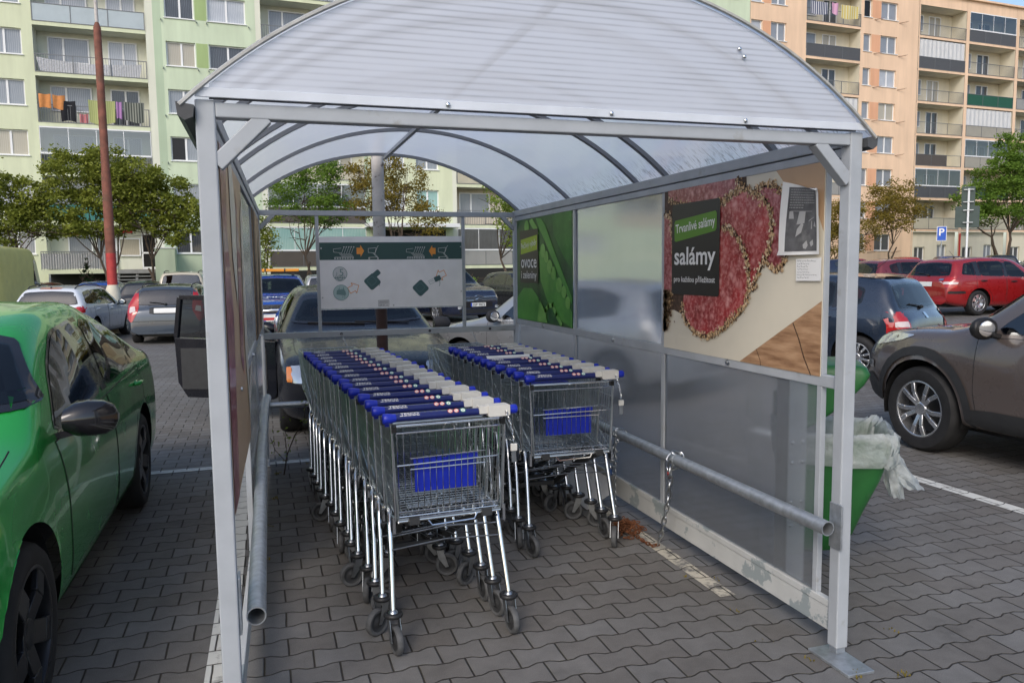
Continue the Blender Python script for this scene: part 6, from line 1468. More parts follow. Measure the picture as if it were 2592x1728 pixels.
# ---------------------------------------------------------------- blocks of flats
TH = math.atan(.065)
def fx(X): return (X + 9) * 1.002         # along the facade line from its world x
F = lambda k: 1.75 + 2.8*k
rB = random.Random(17)
class Block:
    def __init__(s, name, label, X0):
        s.X0 = X0; c, q = math.cos(TH), math.sin(TH); l = fx(X0)
        s.root = empty(name, (-9+l*c, 51.7+l*q, 0), TH, label, 'apartment block'); s.walls = {}; s.parts = {}
    def x(s, X): return fx(X) - fx(s.X0)
    def W(s, mat): return s.walls.setdefault((mat, len(s.walls)), MB())
    def panel(s, Xa, Xb, z0, z1, mat): m = MB(); m.box(s.x(Xa), s.x(Xb), -.008, .05, z0, z1); m.build('window_panel', MT[mat], s.root)
    def wall(s, Xa, Xb, z0, z1, mat, holes=(), y=0.0, depth=.22):
        """front face with openings (Xa..Xb in world x) and their reveals"""
        m = s.W(mat); xs = sorted({s.x(Xa), s.x(Xb)} | {s.x(h[0]) for h in holes} | {s.x(h[1]) for h in holes}); zs = sorted({z0, z1} | {h[2] for h in holes} | {h[3] for h in holes})
        H = [(s.x(a), s.x(b), c, d) for a, b, c, d in holes]
        for i in range(len(xs)-1):
            for j in range(len(zs)-1):
                cx, cz = (xs[i]+xs[i+1])/2, (zs[j]+zs[j+1])/2
                if any(a < cx < b and c < cz < d for a, b, c, d in H): continue
                m.quad((xs[i],y,zs[j]), (xs[i+1],y,zs[j]), (xs[i+1],y,zs[j+1]), (xs[i],y,zs[j+1]))
        for a, b, c, d in H:
            m.quad((a,y,c),(a,y,d),(a,y+depth,d),(a,y+depth,c)); m.quad((b,y,c),(b,y+depth,c),(b,y+depth,d),(b,y,d)); m.quad((a,y,d),(b,y,d),(b,y+depth,d),(a,y+depth,d)); m.quad((a,y,c),(a,y+depth,c),(b,y+depth,c),(b,y,c))
    def window(s, Xa, Xb, z0, z1, pane=None, y=.14, split=(.5,), sill=True, open_=None):
        a, b = s.x(Xa), s.x(Xb); m = MB(); t = .07
        m.box(a, a+t, y, y+.07, z0, z1); m.box(b-t, b, y, y+.07, z0, z1); m.box(a+t, b-t, y, y+.07, z0, z0+t); m.box(a+t, b-t, y, y+.07, z1-t, z1)
        for q in split: c = a+(b-a)*q; m.box(c-.055, c+.055, y-.005, y+.065, z0+t, z1-t)
        if sill: m.box(a-.06, b+.06, -.07, y+.02, z0-.05, z0-.002)
        o = m.build('window', MT['pvc_white'], s.root)
        ed = [a] + [a+(b-a)*q for q in split] + [b]; p = MB(); p.quad((a+t,y+.05,z0+t),(b-t,y+.05,z0+t),(b-t,y+.05,z1-t),(a+t,y+.05,z1-t))
        if pane is None: pane = rB.choice(('pane_curtain','pane_curtain','pane_grey','pane_curtain','pane_grey','pane_dark','pane_beige'))
        p.build('pane', MT[pane], o)
        if open_ is not None:
            i = open_; p = MB(); p.quad((ed[i]+t,y+.045,z0+t),(ed[i+1]-t,y+.045,z0+t),(ed[i+1]-t,y+.045,z1-t),(ed[i]+t,y+.045,z1-t)); p.build('open_casement', MT['pane_black'], o)
        return o
    def loggia(s, Xa, Xb, k, kind, col='grey', depth=1.25, wallmat='wall_pale', slab='wall_lime', glaz=None, nwin=2):
        a, b = s.x(Xa), s.x(Xb); f = F(k); top = f+2.62; m = MB()
        m.quad((a,depth,f),(b,depth,f),(b,depth,top),(a,depth,top)); m.quad((a,0,f),(a,depth,f),(a,depth,top),(a,0,top)); m.quad((b,0,f),(b,0,top),(b,depth,top),(b,depth,f)); m.quad((a,.0,top),(b,0,top),(b,depth,top),(a,depth,top))
        m.quad((a,.06,f+.02),(b,.06,f+.02),(b,depth,f+.02),(a,depth,f+.02), 1); m.box(a, b, -.02, .06, f-.18+.0, f+.04, 2); m.build('loggia', None, s.root, mats=[MT[wallmat], MT['concrete'], MT[slab]])
        w_ = Xb-Xa
        if nwin == 2: s.window(Xa+.09*w_, Xa+.46*w_, f+.9 if kind != 'x' else f+.1, f+2.35, y=depth-.08, split=(.38,), sill=False); s.window(Xa+.63*w_, Xa+.90*w_, f+.10, f+2.35, y=depth-.08, split=(.52,), sill=False)
        else: s.window(Xa+.08*w_, Xa+.36*w_, f+.9, f+2.3, y=depth-.08, split=(), sill=False, pane='pane_grey'); s.window(Xa+.48*w_, Xa+.74*w_, f+.10, f+2.3, y=depth-.08, split=(.5,), sill=False, pane=rB.choice(('pane_dark','pane_beige')))
        r = MB(); h = f+1.05
        r.box(a+.02, b-.02, -.05, -.01, h-.04, h); r.box(a+.02, b-.02, -.045, -.015, f+.04, f+.08)
        for q in range(4 if w_ > 4 else 3): x = a+.04+(b-a-.08)*q/(3 if w_ > 4 else 2); r.box(x-.02, x+.02, -.05, -.01, f+.04, h)
        if kind in ('bars', 'glazed_bars'):
            n = int(w_/.13)
            for q in range(n): x = a+(b-a)*(q+.5)/n; r.box(x-.009, x+.009, -.038, -.020, f+.08, h-.04)
        o = r.build('railing', MT['rail_steel'], s.root)
        if kind in ('panel', 'glazed', 'curtain', 'half'):
            p = MB(); p.box(a+.04, b-.04 if kind != 'half' else a+(b-a)*.68, -.032, -.022, f+.06, h-.02); p.build('railing_panel', MT['panel_'+col], o)
        if kind in ('glazed', 'glazed_bars'):
            g = MB(); g.box(a+.02, b-.02, -.06, .02, h, h+.10); g.box(a+.02, b-.02, -.05, .01, top-.09, top-.01); n = 4
            for q in range(n+1): x = a+.03+(b-a-.06)*q/n; g.box(x-.018, x+.018, -.03, -.005, h+.10, top-.09)
            go = g.build('glazing_frame', MT['pvc_white'], s.root); p = MB(); p.quad((a+.03,-.015,h+.1),(b-.03,-.015,h+.1),(b-.03,-.015,top-.09),(a+.03,-.015,top-.09)); p.build('pane', MT[glaz or 'loggia_glass'], go)
        if kind == 'curtain':
            p = MB(); n = 40; vs = []
            for q in range(n+1): x = a+.1+(b-a-.2)*q/n; vs += [(x, .05+.03*math.sin(q*1.7), h+.02), (x, .05+.03*math.sin(q*1.7), top-.08)]
            p.add(vs, [(2*q, 2*q+1, 2*q+3, 2*q+2) for q in range(n)]); p.build('curtain', MT['panel_white'], s.root)
    def finish(s):
        for (mat, _), m in s.walls.items():
            if m.v: m.build('wall', MT[mat], s.root)
MT['loggia_glass'] = car_glass('loggia_glass', (.62,.68,.70), .10)

G = Block('apartment_block', 'long light green panel block with white windows and loggias', -20)
HI = 6
def holes(cols, k0, k1): return [(a, b, F(k)+.93, F(k)+2.36) for k in range(k0, k1) for a, b in cols]
# left window column beside the frame edge
cA = [(-14.15,-12.40)]; G.wall(-30, -11.85, -.6, 26, 'wall_lime', holes(cA, 0, 6))
for k in range(6): G.window(*cA[0], F(k)+.93, F(k)+2.36)
kinds = {5:('panel','lightblue'), 4:('bars','grey'), 3:('bars','grey'), 2:('glazed_bars','brown'), 1:('panel','teal')}
for k in range(1, 7): G.loggia(-11.85, -6.02, k, *kinds.get(k, ('bars','grey')), slab='wall_lime')
G.wall(-11.85, -6.02, F(7)-.2, 26, 'wall_lime')
# entrance terrace under the loggias
a, b = G.x(-11.85), G.x(-6.02); w = G.W('wall_pale'); w.quad((a,1.25,F(0)),(b,1.25,F(0)),(b,1.25,F(1)-.15),(a,1.25,F(1)-.15)); w.quad((a,0,F(0)),(a,1.25,F(0)),(a,1.25,F(1)-.15),(a,0,F(1)-.15)); w.quad((b,0,F(0)),(b,0,F(1)-.15),(b,1.25,F(1)-.15),(b,1.25,F(0))); w.quad((a,0,F(1)-.16),(b,0,F(1)-.16),(b,1.25,F(1)-.16),(a,1.25,F(1)-.16))
tr = MB(); tr.box(G.x(-11.85), G.x(-8.0), -2.3, 1.25, F(0)-.22, F(0)); tr.build('terrace', MT['wall_lime'], G.root)
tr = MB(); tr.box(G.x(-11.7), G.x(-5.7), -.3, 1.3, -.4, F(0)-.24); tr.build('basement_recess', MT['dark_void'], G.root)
G.window(-10.9, -9.6, F(0)+.75, F(0)+2.1, 'pane_grey', y=1.1, split=(), sill=False); G.window(-9.4, -8.3, F(0)+.05, F(0)+2.1, 'pane_grey', y=1.1, split=(), sill=False); G.window(-8.2, -7.0, F(0)+.8, F(0)+1.9, 'pane_beige', y=1.1, split=(), sill=False)
dm = MB(); a, b = G.x(-6.95), G.x(-6.1)
for x0, x1, z0, z1 in ((a,a+.08,0,2.2),(b-.08,b,0,2.2),(a,b,0,.14),(a,b,.95,1.05),(a,b,2.1,2.2)): dm.box(x0, x1, 1.10, 1.18, F(0)+z0, F(0)+z1)
d_ = dm.build('entrance_door', MT['pvc_white'], G.root); p = MB(); p.quad((a+.05,1.16,F(0)+.1),(b-.05,1.16,F(0)+.1),(b-.05,1.16,F(0)+2.15),(a+.05,1.16,F(0)+2.15)); p.build('pane', MT['pane_black'], d_)
r = MB(); a, b = G.x(-11.8), G.x(-8.0); n = 30
for q in range(n+1): x = a+(b-a)*q/n; r.box(x-.012, x+.012, -2.26, -2.23, F(0), F(0)+1.0)
r.box(a, b, -2.27, -2.22, F(0)+.98, F(0)+1.03); r.build('terrace_railing', MT['rail_steel'], G.root)
r = MB(); r.box(a, b, -2.20, -2.18, F(0)+.05, F(0)+.92); r.build('terrace_panel', MT['panel_white'], G.root)
st = MB()
for q in range(9): st.box(G.x(-8.0), G.x(-6.05), -2.5-.30*q-.30, -2.5-.30*q+.06, F(0)-.19*q-.25, F(0)-.19*q-.19)
st.box(G.x(-8.0), G.x(-6.05), -2.56, 1.25, F(0)-.2, F(0)-.02); st.build('stairs', MT['concrete'], G.root)
for X in (-7.95, -7.0, -6.1): st = MB(); st.bar((G.x(X), -2.3, F(0)-.25), (G.x(X), -5.2, -.0), .12, .25); st.build('stair_stringer', MT['concrete'], G.root)
st = MB(); st.box(G.x(-6.0), G.x(-4.95), -3.2, -.0, -.5, F(0)+1.15); st.build('stair_wall', MT['wall_mint'], G.root); st = MB(); st.box(G.x(-6.03), G.x(-4.92), -3.23, 0, F(0)+1.15, F(0)+1.21); st.build('wall_cap', MT['pvc_white'], G.root)
# red shop marks by the entrance
tg = MB(); tg.box(G.x(-11.0), G.x(-10.3), 1.0, 1.06, F(0)+2.05, F(0)+2.62); o = tg.build('shop_sign', MT['red'], G.root); m = MB(); put_text(m, 'V', frame((G.x(-10.65),.99,F(0)+2.33),(1,0,0),(0,0,1)), height=.36, bold=.03); m.build('lettering', MT['white'], o)
tg = MB(); tg.box(G.x(-9.0), G.x(-7.4), 1.0, 1.05, F(0)+2.2, F(0)+2.36); tg.build('shop_sign', MT['red'], G.root)
# stair-side wall with two window columns
G.wall(-6.02, -5.6, -.6, 26, 'wall_pale')
cB = [(-4.95,-3.32),(-2.55,-.36)]; G.wall(-5.6, -5.15, -.6, 26, 'wall_sage'); G.wall(-5.15, .2, -.6, 26, 'wall_mint', holes(cB, 0, 6)); G.wall(.2, .52, -.6, 26, 'wall_pale')
for k in range(6):
    G.window(*cB[0], F(k)+.93, F(k)+2.36, split=(.52,), open_=0 if k == 2 else None); G.window(*cB[1], F(k)+.93, F(k)+2.36)
    G.panel(-3.26, -2.61, F(k)+.93, F(k)+2.36, 'wall_green')
# loggias and walls seen through the shelter
kC = {5:('bars','grey'), 4:('bars','grey'), 3:('panel','grey'), 2:('panel','cream'), 1:('glazed','brown'), 0:('glazed','brown')}
for k in range(0, 7): G.loggia(.52, 6.72, k, *kC.get(k, ('bars','grey')), slab='wall_lime', glaz='pane_teal' if k == 0 else None)
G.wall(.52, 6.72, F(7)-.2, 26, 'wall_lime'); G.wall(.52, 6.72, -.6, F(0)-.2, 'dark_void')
G.wall(6.72, 6.98, -.6, 26, 'wall_sage')
cM = [(7.67,9.43),(10.2,11.78)]; G.wall(6.98, 13.05, -.6, 26, 'wall_lime', holes(cM, 1, 6))
for k in range(1, 6): G.window(*cM[0], F(k)+.93, F(k)+2.36, 'pane_curtain' if k < 3 else None); G.window(*cM[1], F(k)+.93, F(k)+2.36, 'pane_teal' if k == 1 else None)
cp = MB(); cp.box(G.x(6.6), G.x(12.75), -1.6, 0, 4.33, 4.58); cp.build('entrance_canopy', MT['pvc_white'], G.root)
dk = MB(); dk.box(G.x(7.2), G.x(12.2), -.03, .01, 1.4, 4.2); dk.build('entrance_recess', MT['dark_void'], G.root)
kD = {2:('panel','cream'), 1:('bars','grey'), 0:('glazed','grey')}
for k in range(0, 7): G.loggia(13.05, 19.2, k, *kD.get(k, ('bars','grey')), slab='wall_lime', wallmat='wall_cream', glaz='pane_dark' if k == 0 else None)
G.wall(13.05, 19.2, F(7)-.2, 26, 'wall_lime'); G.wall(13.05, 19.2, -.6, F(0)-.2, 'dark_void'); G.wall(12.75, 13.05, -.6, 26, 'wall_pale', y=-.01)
cE = [(20.1,21.8),(22.5,24.2)]; G.wall(19.2, 25.5, -.6, 26, 'wall_mint', holes(cE, 0, 5))
for k in range(5): G.window(*cE[0], F(k)+.93, F(k)+2.36); G.window(*cE[1], F(k)+.93, F(k)+2.36)
for k in range(1, 7): G.loggia(25.5, 31.6, k, 'panel', rB.choice(('grey','cream','darkgrey')), slab='wall_lime', nwin=1)
G.wall(25.5, 31.6, F(7)-.2, 26, 'wall_lime'); G.wall(25.5, 31.6, -.6, F(1)-.2, 'wall_mint')
cG = [(31.9,33.40),(34.2,36.28)]; G.wall(31.6, 37.5, -.6, 26, 'wall_mint', holes(cG, 3, 8))
for k in range(3, 8):
    G.window(*cG[0], F(k)+.93, F(k)+2.36); G.window(*cG[1], F(k)+.93, F(k)+2.36, 'pane_grey'); G.panel(33.45, 34.15, F(k)+.93, F(k)+2.36, 'wall_green')
fx_ = MB()      # wall brackets beside the windows
for k in range(6):
    for X in (-5.15,-3.2,-2.62,-.2): fx_ = MB(); fx_.bar((G.x(X),0,F(k)+.80), (G.x(X)+.0,-.16,F(k)+.72), .03, .09); fx_.build('bracket', MT['rail_steel'], G.root)
rfm = MB(); rfm.box(G.x(-30), G.x(37.5), .3, 12, 25.9, 26.1); rfm.build('roof', MT['concrete'], G.root)
G.finish()

O = Block('apartment_block', 'peach panel block with orange window bands in the middle distance', 37.52)
cO = [(37.62,38.72),(39.55,41.08)]; O.wall(37.52, 43.1, -.6, 24.7, 'wall_peach', holes(cO, 2, 8))
for k in range(2, 8):
    for c in cO: O.window(*c, F(k)+.93, F(k)+2.36, split=(.5,) if c[1]-c[0] > 1.3 else ())
    O.panel(38.75, 39.52, F(k)+.93, F(k)+2.36, 'wall_orange')
kO = {7:('bars','grey'), 6:('panel','darkgrey'), 5:('bars','grey'), 4:('curtain','white'), 3:('panel','grey')}
for k in range(2, 8): O.loggia(43.1, 48.85, k, *kO.get(k, ('panel','grey')), wallmat='wall_ivory', slab='wall_peach', nwin=1)
O.wall(43.1, 48.85, F(8)-.2, 24.7, 'wall_peach'); O.wall(43.1, 48.85, -.6, F(2)-.2, 'wall_peach')
cO2 = [(49.2,50.05),(51.08,52.95)]; O.wall(48.85, 55.4, -.6, 24.7, 'wall_peach', holes(cO2, 0, 8))
for k in range(8):
    O.window(*cO2[0], F(k)+.93, F(k)+2.36, split=(), pane='pane_grey', open_=0 if k == 7 else None); O.window(*cO2[1], F(k)+.93, F(k)+2.36, pane=rB.choice(('pane_beige','pane_curtain','pane_grey','pane_grey')) if k else 'pane_dark')
    O.panel(50.08, 51.05, F(k)+.93, F(k)+2.36, 'wall_orange')
fx_ = MB()
for k in range(8):
    for X in (50.6,53.4): fx_ = MB(); fx_.bar((O.x(X)-.25,-.02,F(k)+.78), (O.x(X)+.45,-.35,F(k)+.90), .02, .02); fx_.bar((O.x(X)-.25,-.02,F(k)+.74), (O.x(X)+.35,-.30,F(k)+.84), .02, .02); fx_.bar((O.x(X)-.25,-.02,F(k)+.74),(O.x(X)-.25,-.02,F(k)+.80),.02,.02); fx_.build('drying_rack', MT['rust'], O.root)
rfm = MB(); rfm.box(O.x(37.53), O.x(55.4), .3, 12, 24.6, 24.75); rfm.build('roof', MT['concrete'], O.root); O.finish()

P = Block('apartment_block', 'peach and ivory block made of stacked loggias at the right edge', 55.42)
SLB = 'wall_peach'
cols = [(55.55,61.15),(61.55,67.55),(67.95,73.6),(74.0,79.8)]
kP = [{7:('bars',''),6:('curtain','darkgrey'),5:('bars',''),4:('bars',''),3:('half','brown'),2:('glazed','darkgrey'),1:('panel','cream')}, {7:('glazed','darkgrey'),6:('bars',''),5:('panel','green'),4:('curtain','beige'),3:('glazed','beige'),2:('panel','darkgreen'),1:('panel','cream')}, {7:('bars',''),6:('bars',''),5:('panel','grey'),4:('bars',''),3:('panel','grey')}, {}]
for (a, b), kk in zip(cols, kP):
    for k in range(1, 8):
        kd, cl = kk.get(k, ('bars','')); P.loggia(a, b, k, kd, cl or 'grey', wallmat='wall_ivory', slab=SLB, nwin=1, depth=1.5)
    P.wall(a, b, F(8)-.2, 24.9, 'wall_peach', y=-.02)
    P.wall(a, b, -.6, F(1)-.2, 'wall_ivory', [(a+.6,a+1.9,.9,3.0),(a+3.4,a+4.6,1.9,3.2)], y=.3); P.window(a+.6,a+1.9,.9,3.0,'pane_dark',y=.45,split=(.5,),sill=False); P.window(a+3.4,a+4.6,1.9,3.2,'pane_grey',y=.45,sill=False)
for a, b in ((55.42,55.55),(61.15,61.55),(67.55,67.95),(73.6,74.0)): P.wall(a, b, -.6, 24.9, 'wall_peach', y=-.03)
bw = MB(); bw.box(P.x(56.6), P.x(61.0), -5, -4.8, -.5, 1.9); bw.build('yard_wall', MT['concrete'], P.root)
dp_ = MB(); dp_.tube([(P.x(61.3),-.12,0),(P.x(61.3),-.12,4.2)], .07, 8); dp_.build('downpipe', MT['red'], P.root)
rfm = MB(); rfm.box(P.x(55.3), P.x(80), -.25, 12, 24.9, 25.05); rfm.build('roof', MT['wall_peach'], P.root); P.finish()
# ---------------------------------------------------------------- washing and clutter on the loggias
def on_block(B, X, y, z): return B.root.matrix_basis @ Vector((B.x(X), y, z))
def cloth(name, label, cat, B, X0, X1, z0, z1, mat, y=-.10, n=14, sag=.03, group=None):
    o0 = on_block(B, (X0+X1)/2, y, z0); root = None; m = MB(); vs = []; w = B.x(X1)-B.x(X0); rr = random.Random(name+str(X0))
    ph = rr.uniform(0, 6)
    for i in range(n+1):
        u = i/n; t_ = .0 if abs(u-.5) > .45 else -sag*math.sin(u*PI)
        for j in range(6):
            v = j/5; vs.append((-w/2+w*u*(1-.06*v)+.03*w*v, .035*math.sin(u*9+ph+v)+.02*v, (z1-z0)+t_ - (z1-z0)*v*(1+.06*math.sin(u*5+ph))))
    m.add(vs, [(i*6+j, i*6+j+1, (i+1)*6+j+1, (i+1)*6+j) for i in range(n) for j in range(5)]); o = m.build(name, mat, None, 70); o.location = o0; o.rotation_euler = (0,0,TH); return tag(o, label, cat, group)
k3 = F(3)
def striped(name, a, b, sc):
    t = NT(name); v = t.coord('Object'); w = t.n('ShaderNodeTexWave', wave_type='BANDS', bands_direction='X'); t.l(v, w.inputs[0]); w.inputs['Scale'].default_value = sc
    return t.done(t.prin(t.mixc(t.range(w.outputs[0], .4, .6, 0, 1), a, b), .9))
OR_ = M_('cloth_orange', (.58,.24,.08), .9, var=(6,.15))
cloth('towel', 'orange towel on the loggia railing, leftmost of the washing', 'towel', G, -11.75, -11.12, k3+.85, k3+1.62, OR_); cloth('towel', 'orange towel on the loggia railing, right of the other orange one', 'towel', G, -11.05, -10.42, k3+.82, k3+1.58, OR_)
cloth('jacket', 'black jacket hanging on the loggia among the washing', 'jacket', G, -10.7, -9.9, k3+.15, k3+1.3, M_('cloth_black', (.012,.013,.018), .9), -.06)
cloth('bedsheet', 'yellow-green sheet drying on the loggia railing', 'bedsheet', G, -9.25, -7.85, k3+.12, k3+1.42, striped('cloth_lime', (.33,.37,.14), (.42,.45,.20), 3), -.11); cloth('towel', 'lilac cloth drying beside the yellow-green sheet', 'towel', G, -7.8, -7.5, k3+.45, k3+1.40, M_('cloth_lilac', (.38,.20,.42), .9)); cloth('blanket', 'dark striped blanket drying on the loggia railing', 'blanket', G, -7.4, -6.3, k3+.3, k3+1.42, striped('cloth_stripe', (.06,.07,.06), (.25,.26,.23), 2.2), -.11)
cloth('folding_chair', 'pink folded chair leaning on the loggia railing', 'chair', G, -9.75, -9.3, k3+.1, k3+.62, M_('cloth_pink', (.60,.20,.22), .7), .02)
cloth('quilt', 'long white quilt stuffed behind the loggia bars', 'quilt', G, -11.75, -6.3, F(4)+.08, F(4)+.86, M_('cloth_white', (.66,.67,.70), .9, bump=(9,.8,.05)), .05, 40, .18)
cloth('bedding', 'colourful bedding hung over the top peach loggia railing', 'bedding', O, 46.6, 48.5, F(7)+.55, F(7)+1.6, striped('cloth_yellow', (.58,.45,.12), (.62,.60,.40), 1.2), -.1); cloth('clothes', 'dark and blue clothes on the top peach loggia', 'clothes', O, 43.4, 45.2, F(7)+.6, F(7)+1.6, striped('cloth_mixed', (.04,.05,.12), (.55,.56,.60), 1.6), -.1); cloth('clothes', 'pink shirt hanging on the top peach loggia', 'clothes', O, 45.6, 46.3, F(7)+.75, F(7)+1.65, M_('cloth_rose', (.62,.35,.50), .9), -.1)
# ---------------------------------------------------------------- trees
def tree(name, label, X, Y, h, crown, mat, seed, stems=1, n=5200, leaf=.075, spread=.5, fork=.32, trunk_r=.09, group='trees in front of the blocks'):
    """crown: list of clumps (dx, dy, z, rx, ry, rz)"""
    z0 = ground_z(X, Y)+.1; root = empty(name, (X, Y, z0), 0, label, 'tree', group); rr = random.Random(seed); T = MB(); tips = []
    for s_ in range(stems):
        a = rr.uniform(0, 2*PI); lean = rr.uniform(.05, .2)*(1 if stems == 1 else 1.8); p = [Vector((0.15*s_*math.cos(a), .15*s_*math.sin(a), 0))]; hh = h*fork*rr.uniform(.85,1.15); d = Vector((lean*math.cos(a), lean*math.sin(a), 1)).normalized()
        for q in range(6):
            d = (d+Vector((rr.gauss(0,.16), rr.gauss(0,.16), .08))).normalized(); p.append(p[-1]+d*hh/6)
        T.tube(p, [trunk_r*(1-.08*i) for i in range(7)], 8); tips.append((p[-1], d, trunk_r*.55))
    for c in crown:
        cc = Vector(c[:3])
        t0 = min(tips, key=lambda t: (t[0]-cc).length); p = t0[0]; 
        for b in range(max(2, int(7/len(crown))+1)):
            e = cc+Vector((rr.gauss(0,.45)*c[3], rr.gauss(0,.45)*c[4], rr.gauss(0,.4)*c[5])); mid = p.lerp(e, .45)+Vector((rr.gauss(0,.12), rr.gauss(0,.12), rr.uniform(.0,.25)))*1.2; pts = [p, p.lerp(mid,.5)+Vector((rr.gauss(0,.07),rr.gauss(0,.07),.0)), mid, mid.lerp(e,.5)+Vector((rr.gauss(0,.12),rr.gauss(0,.12),.05)), e]; T.tube(pts, [t0[2]*.7, t0[2]*.55, t0[2]*.42, t0[2]*.28, .008], 6)
            for b2 in range(4): f = pts[rr.choice((2,3))]; e2 = f+Vector((rr.gauss(0,.6)*c[3], rr.gauss(0,.6)*c[4], rr.uniform(-.2,.8)*c[5])); T.tube([f, f.lerp(e2,.5)+Vector((rr.gauss(0,.1),rr.gauss(0,.1),.08)), e2], [.022,.014,.006], 4)
    T.build('trunk', MT['bark'], root, 60)
    L = MB(); tot = sum(c[3]*c[4]*c[5] for c in crown); V = []; 
    for c in crown:
        k = int(n*(c[3]*c[4]*c[5])/tot); sub = []
        for _ in range(max(10, k//85)):
            while True:
                u = Vector((rr.uniform(-1,1), rr.uniform(-1,1), rr.uniform(-1,1)))
                if .25 < u.length < 1.0: break
            sub.append(Vector((c[0]+u.x*c[3], c[1]+u.y*c[4], c[2]+u.z*c[5])))
        for i in range(k):
            b = sub[i % len(sub)]; sg = spread*.42; q = b+Vector((rr.gauss(0,sg), rr.gauss(0,sg), rr.gauss(0,sg*.62))); d = Vector((rr.gauss(0,1), rr.gauss(0,1), rr.gauss(0,.7))).normalized(); e = d.orthogonal().normalized(); e.rotate(Matrix.Rotation(rr.uniform(0,6.3), 3, d)); s_ = leaf*rr.uniform(.6,1.35)
            V += [q-d*s_, q+e*s_*.55, q+d*s_, q-e*s_*.55]
    L.v = [tuple(v) for v in V]; L.f = [(4*i,4*i+1,4*i+2,4*i+3) for i in range(len(V)//4)]; L.m = [0]*len(L.f)
    L.build('crown', MT[mat], root); return root
tree('tree', 'spring tree with sparse green crown at the left edge, behind the yellow van', -11.4, 42, 7, [(-1.0,0,5.6,1.4,1.2,1.3),(.7,.2,5.2,1.4,1.2,1.2),(-.5,0,3.9,1.8,1.3,1.0),(1.5,.1,4.0,1.1,.9,.9)], 'leaf_green', 1, 2, 11500, .08, .46)
tree('tree', 'tree with twisted trunks left of the rust-brown lamp post', -7.5, 42, 7.5, [(-1.0,0,6.4,1.4,1.1,1.1),(.6,0,6.7,1.5,1.0,1.0),(-1.7,.2,5.0,1.4,1.0,1.1),(.5,0,5.2,1.6,1.1,1.1),(-.4,0,4.0,1.7,1.0,.7),(1.8,0,6.2,1.1,1,.9)], 'leaf_green', 2, 3, 15500, .08, .46)
tree('tree', 'tree with wide green crown right of the rust-brown lamp post', -5.1, 42.5, 6.5, [(-.9,0,5.7,1.3,1.0,1.1),(.6,0,5.9,1.2,1.0,.9),(1.4,0,4.8,1.2,1.0,1.0),(-.3,0,4.5,1.5,1.0,1.0),(.9,0,3.8,1.2,.9,.7)], 'leaf_green', 3, 2, 14500, .08, .46)
tree('bush', 'small dark conifer by the terrace', -8.6, 45, 2.3, [(0,0,.7,.35,.35,.6),(0,0,1.5,.24,.24,.6),(0,0,2.1,.12,.12,.4)], 'leaf_dark', 4, 1, 1500, .06, .12, .3, .05)
tree('tree', 'bright green tree seen through the back left of the shelter', 2.6, 42.5, 7, [(-1.1,0,5.9,.9,.9,.8),(.2,0,6.4,1.0,.9,.8),(1.2,0,6.6,.8,.8,.7),(-1.5,0,4.8,.8,.8,.6),(.8,0,5.2,1.2,1.0,.7),(.4,0,4.3,1.2,.9,.5)], 'leaf_bright', 5, 2, 10500, .062)
tree('tree', 'olive-brown tree behind the concrete lamp post', 6.5, 43, 7.5, [(-1.2,0,6.6,1.0,.9,.8),(.3,0,7.1,1.0,.9,.9),(1.4,0,6.3,1.0,.9,.9),(-.4,0,5.6,1.4,1.0,.9),(1.3,0,5.0,1.3,1.0,.7),(2.6,0,4.0,1.2,.9,.6),(-1.4,0,4.6,.9,.9,.6)], 'leaf_olive', 6, 2, 11500, .065)
tree('tree', 'low slender sapling beside the back left post of the shelter', .1, 41, 4.6, [(0,0,3.9,.7,.7,.9),(.1,0,2.8,.6,.6,.7),(-.2,0,1.9,.5,.5,.5)], 'leaf_green', 7, 1, 1500, .07, .5, .5, .05)
tree('tree', 'small light green tree by the back right post of the shelter', 12.9, 40.8, 6, [(-.5,0,5.2,.9,.9,.8),(.6,0,4.9,.8,.8,.8),(.2,0,3.9,1.0,.9,.8),(.5,0,3.0,.7,.7,.6)], 'lime_leaf', 8, 1, 2600, .075, .55, .42, .10)
tree('tree', 'wide olive bushy tree in front of the peach block', 40.6, 48, 6, [(-1.8,0,4.2,1.8,1.5,1.3),(.4,0,4.4,1.8,1.5,1.5),(-.6,0,2.8,2.2,1.6,1.2),(2.0,0,3.2,1.5,1.4,1.2),(-3.2,0,3.2,1.2,1.2,1.2)], 'leaf_olive', 9, 3, 13000, .085, .6, .25)
tree('tree', 'olive tree with bare branches behind the parking sign', 48.0, 50.5, 7, [(-1.4,0,5.6,1.5,1.3,1.4),(.6,0,6.4,1.5,1.3,1.2),(2.0,0,5.2,1.4,1.2,1.4),(.2,0,4.2,1.8,1.4,1.0)], 'leaf_olive', 10, 2, 7800, .085, .65, .35)
tree('tree', 'big dense green tree at the right edge', 57.0, 48, 11, [(-2.6,0,5.6,2.2,1.8,1.6),(-1.0,0,7.6,2.2,1.9,1.8),(1.2,0,9.2,2.4,2.0,2.0),(1.4,0,6.4,2.6,2.0,1.8),(3.6,0,8.2,2.4,2.0,2.2),(-1.2,0,4.6,2.4,1.8,1.0),(3.4,0,4.8,2.2,1.8,1.4)], 'leaf_bright', 11, 3, 26000, .10, .6, .25, .16)
tree('tree', 'bare brownish tree between the olive bushes and the right post', 36.8, 47, 6.5, [(-.6,0,5.0,1.2,1.1,1.4),(.5,0,3.4,1.3,1.2,1.2)], 'leaf_olive', 12, 2, 1900, .10, .7, .3)
tree('bush', 'low green shrub between the parked cars and the block', 10.6, 43, 1.2, [(0,0,.6,1.5,.7,.5)], 'leaf_bright', 13, 2, 1500, .08, .3, .2, .03)
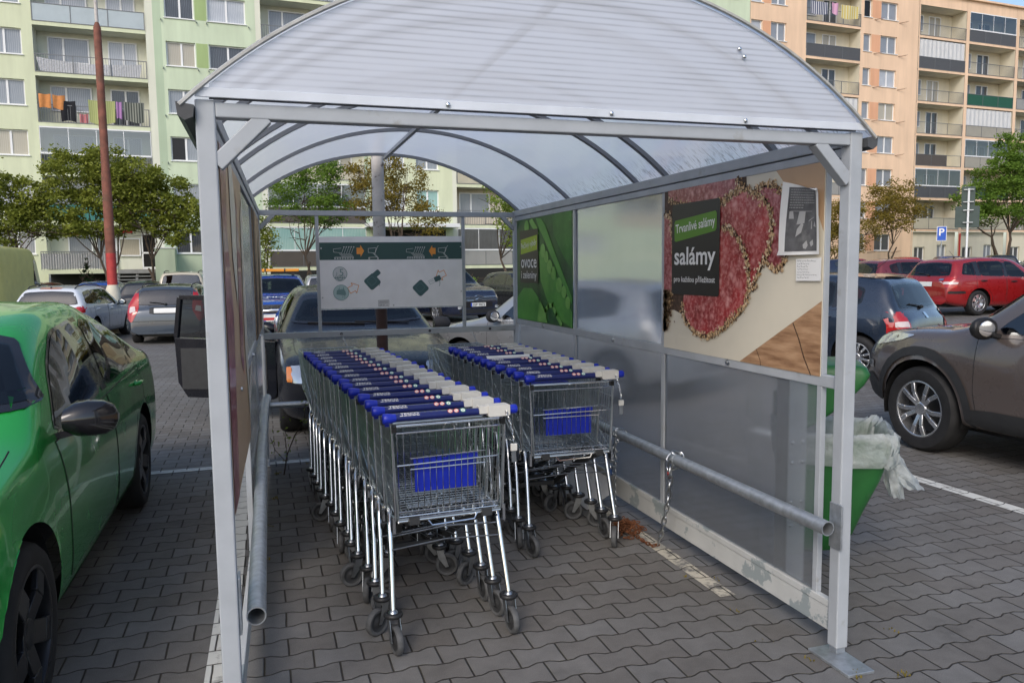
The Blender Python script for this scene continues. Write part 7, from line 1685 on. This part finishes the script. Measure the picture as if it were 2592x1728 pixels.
# ---------------------------------------------------------------- sky, sun, camera
w = bpy.data.worlds.new('World'); scene.world = w; w.use_nodes = True; nt_ = w.node_tree; nt_.nodes.clear()
o_ = nt_.nodes.new('ShaderNodeOutputWorld'); bgd = nt_.nodes.new('ShaderNodeBackground'); sky = nt_.nodes.new('ShaderNodeTexSky'); sky.sky_type = 'NISHITA'; sky.sun_disc = False
SUN_EL, SUN_AZ = R(38), R(215)       # azimuth clockwise from +Y
sky.sun_elevation = SUN_EL; sky.sun_rotation = SUN_AZ; sky.air_density = 1.0; sky.dust_density = 2.5; sky.ozone_density = 1.0; sky.altitude = 200
nt_.links.new(sky.outputs[0], bgd.inputs[0]); bgd.inputs[1].default_value = .15; nt_.links.new(bgd.outputs[0], o_.inputs[0])
sl = bpy.data.lights.new('sun', 'SUN'); sl.energy = .8; sl.angle = R(25); sl.color = (1, .95, .88); so = bpy.data.objects.new('sun', sl); COL.objects.link(so)
d = Vector((math.sin(SUN_AZ)*math.cos(SUN_EL), math.cos(SUN_AZ)*math.cos(SUN_EL), math.sin(SUN_EL))); so.rotation_euler = (-d).to_track_quat('-Z', 'Y').to_euler(); so.location = d*50
cam = bpy.data.cameras.new('camera'); co = bpy.data.objects.new('camera', cam); COL.objects.link(co); scene.camera = co
v1 = Vector((602-1176, 620.5-784, 0)); v2 = Vector((6800-1176, 548-784, 0)); fpx = math.sqrt(-(v1.x*v2.x+v1.y*v2.y))
Yc = Vector((v1.x, v1.y, fpx)).normalized(); Xc = Vector((v2.x, v2.y, fpx)); Xc = (Xc-Yc*Xc.dot(Yc)).normalized(); Zc = Xc.cross(Yc) if False else Vector((0,0,0))
# axes of the world seen from the camera (x right, y down, z forward)
Zc = -(Yc.cross(Xc)) if (Yc.cross(Xc)).y > 0 else Yc.cross(Xc)
right = Vector((Xc.x, Yc.x, Zc.x)); down = Vector((Xc.y, Yc.y, Zc.y)); fwd = Vector((Xc.z, Yc.z, Zc.z))
Mc = Matrix((right, -down, -fwd)).transposed().to_4x4(); Mc.translation = Vector((0,0,1.6)); co.matrix_world = Mc
cam.sensor_width = 36; cam.lens = fpx/2352*36; cam.clip_start = .05; cam.clip_end = 2000
scene.view_settings.view_transform = 'Standard'; scene.view_settings.look = 'None'; scene.view_settings.exposure = .5; scene.view_settings.gamma = 1
scene.render.resolution_x = 1024; scene.render.resolution_y = 682
scene.cycles.max_bounces = 10; scene.cycles.transparent_max_bounces = 24; scene.cycles.transmission_bounces = 8; scene.cycles.glossy_bounces = 4; scene.cycles.diffuse_bounces = 3
scene.cycles.caustics_reflective = False; scene.cycles.caustics_refractive = False; scene.cycles.sample_clamp_indirect = 6
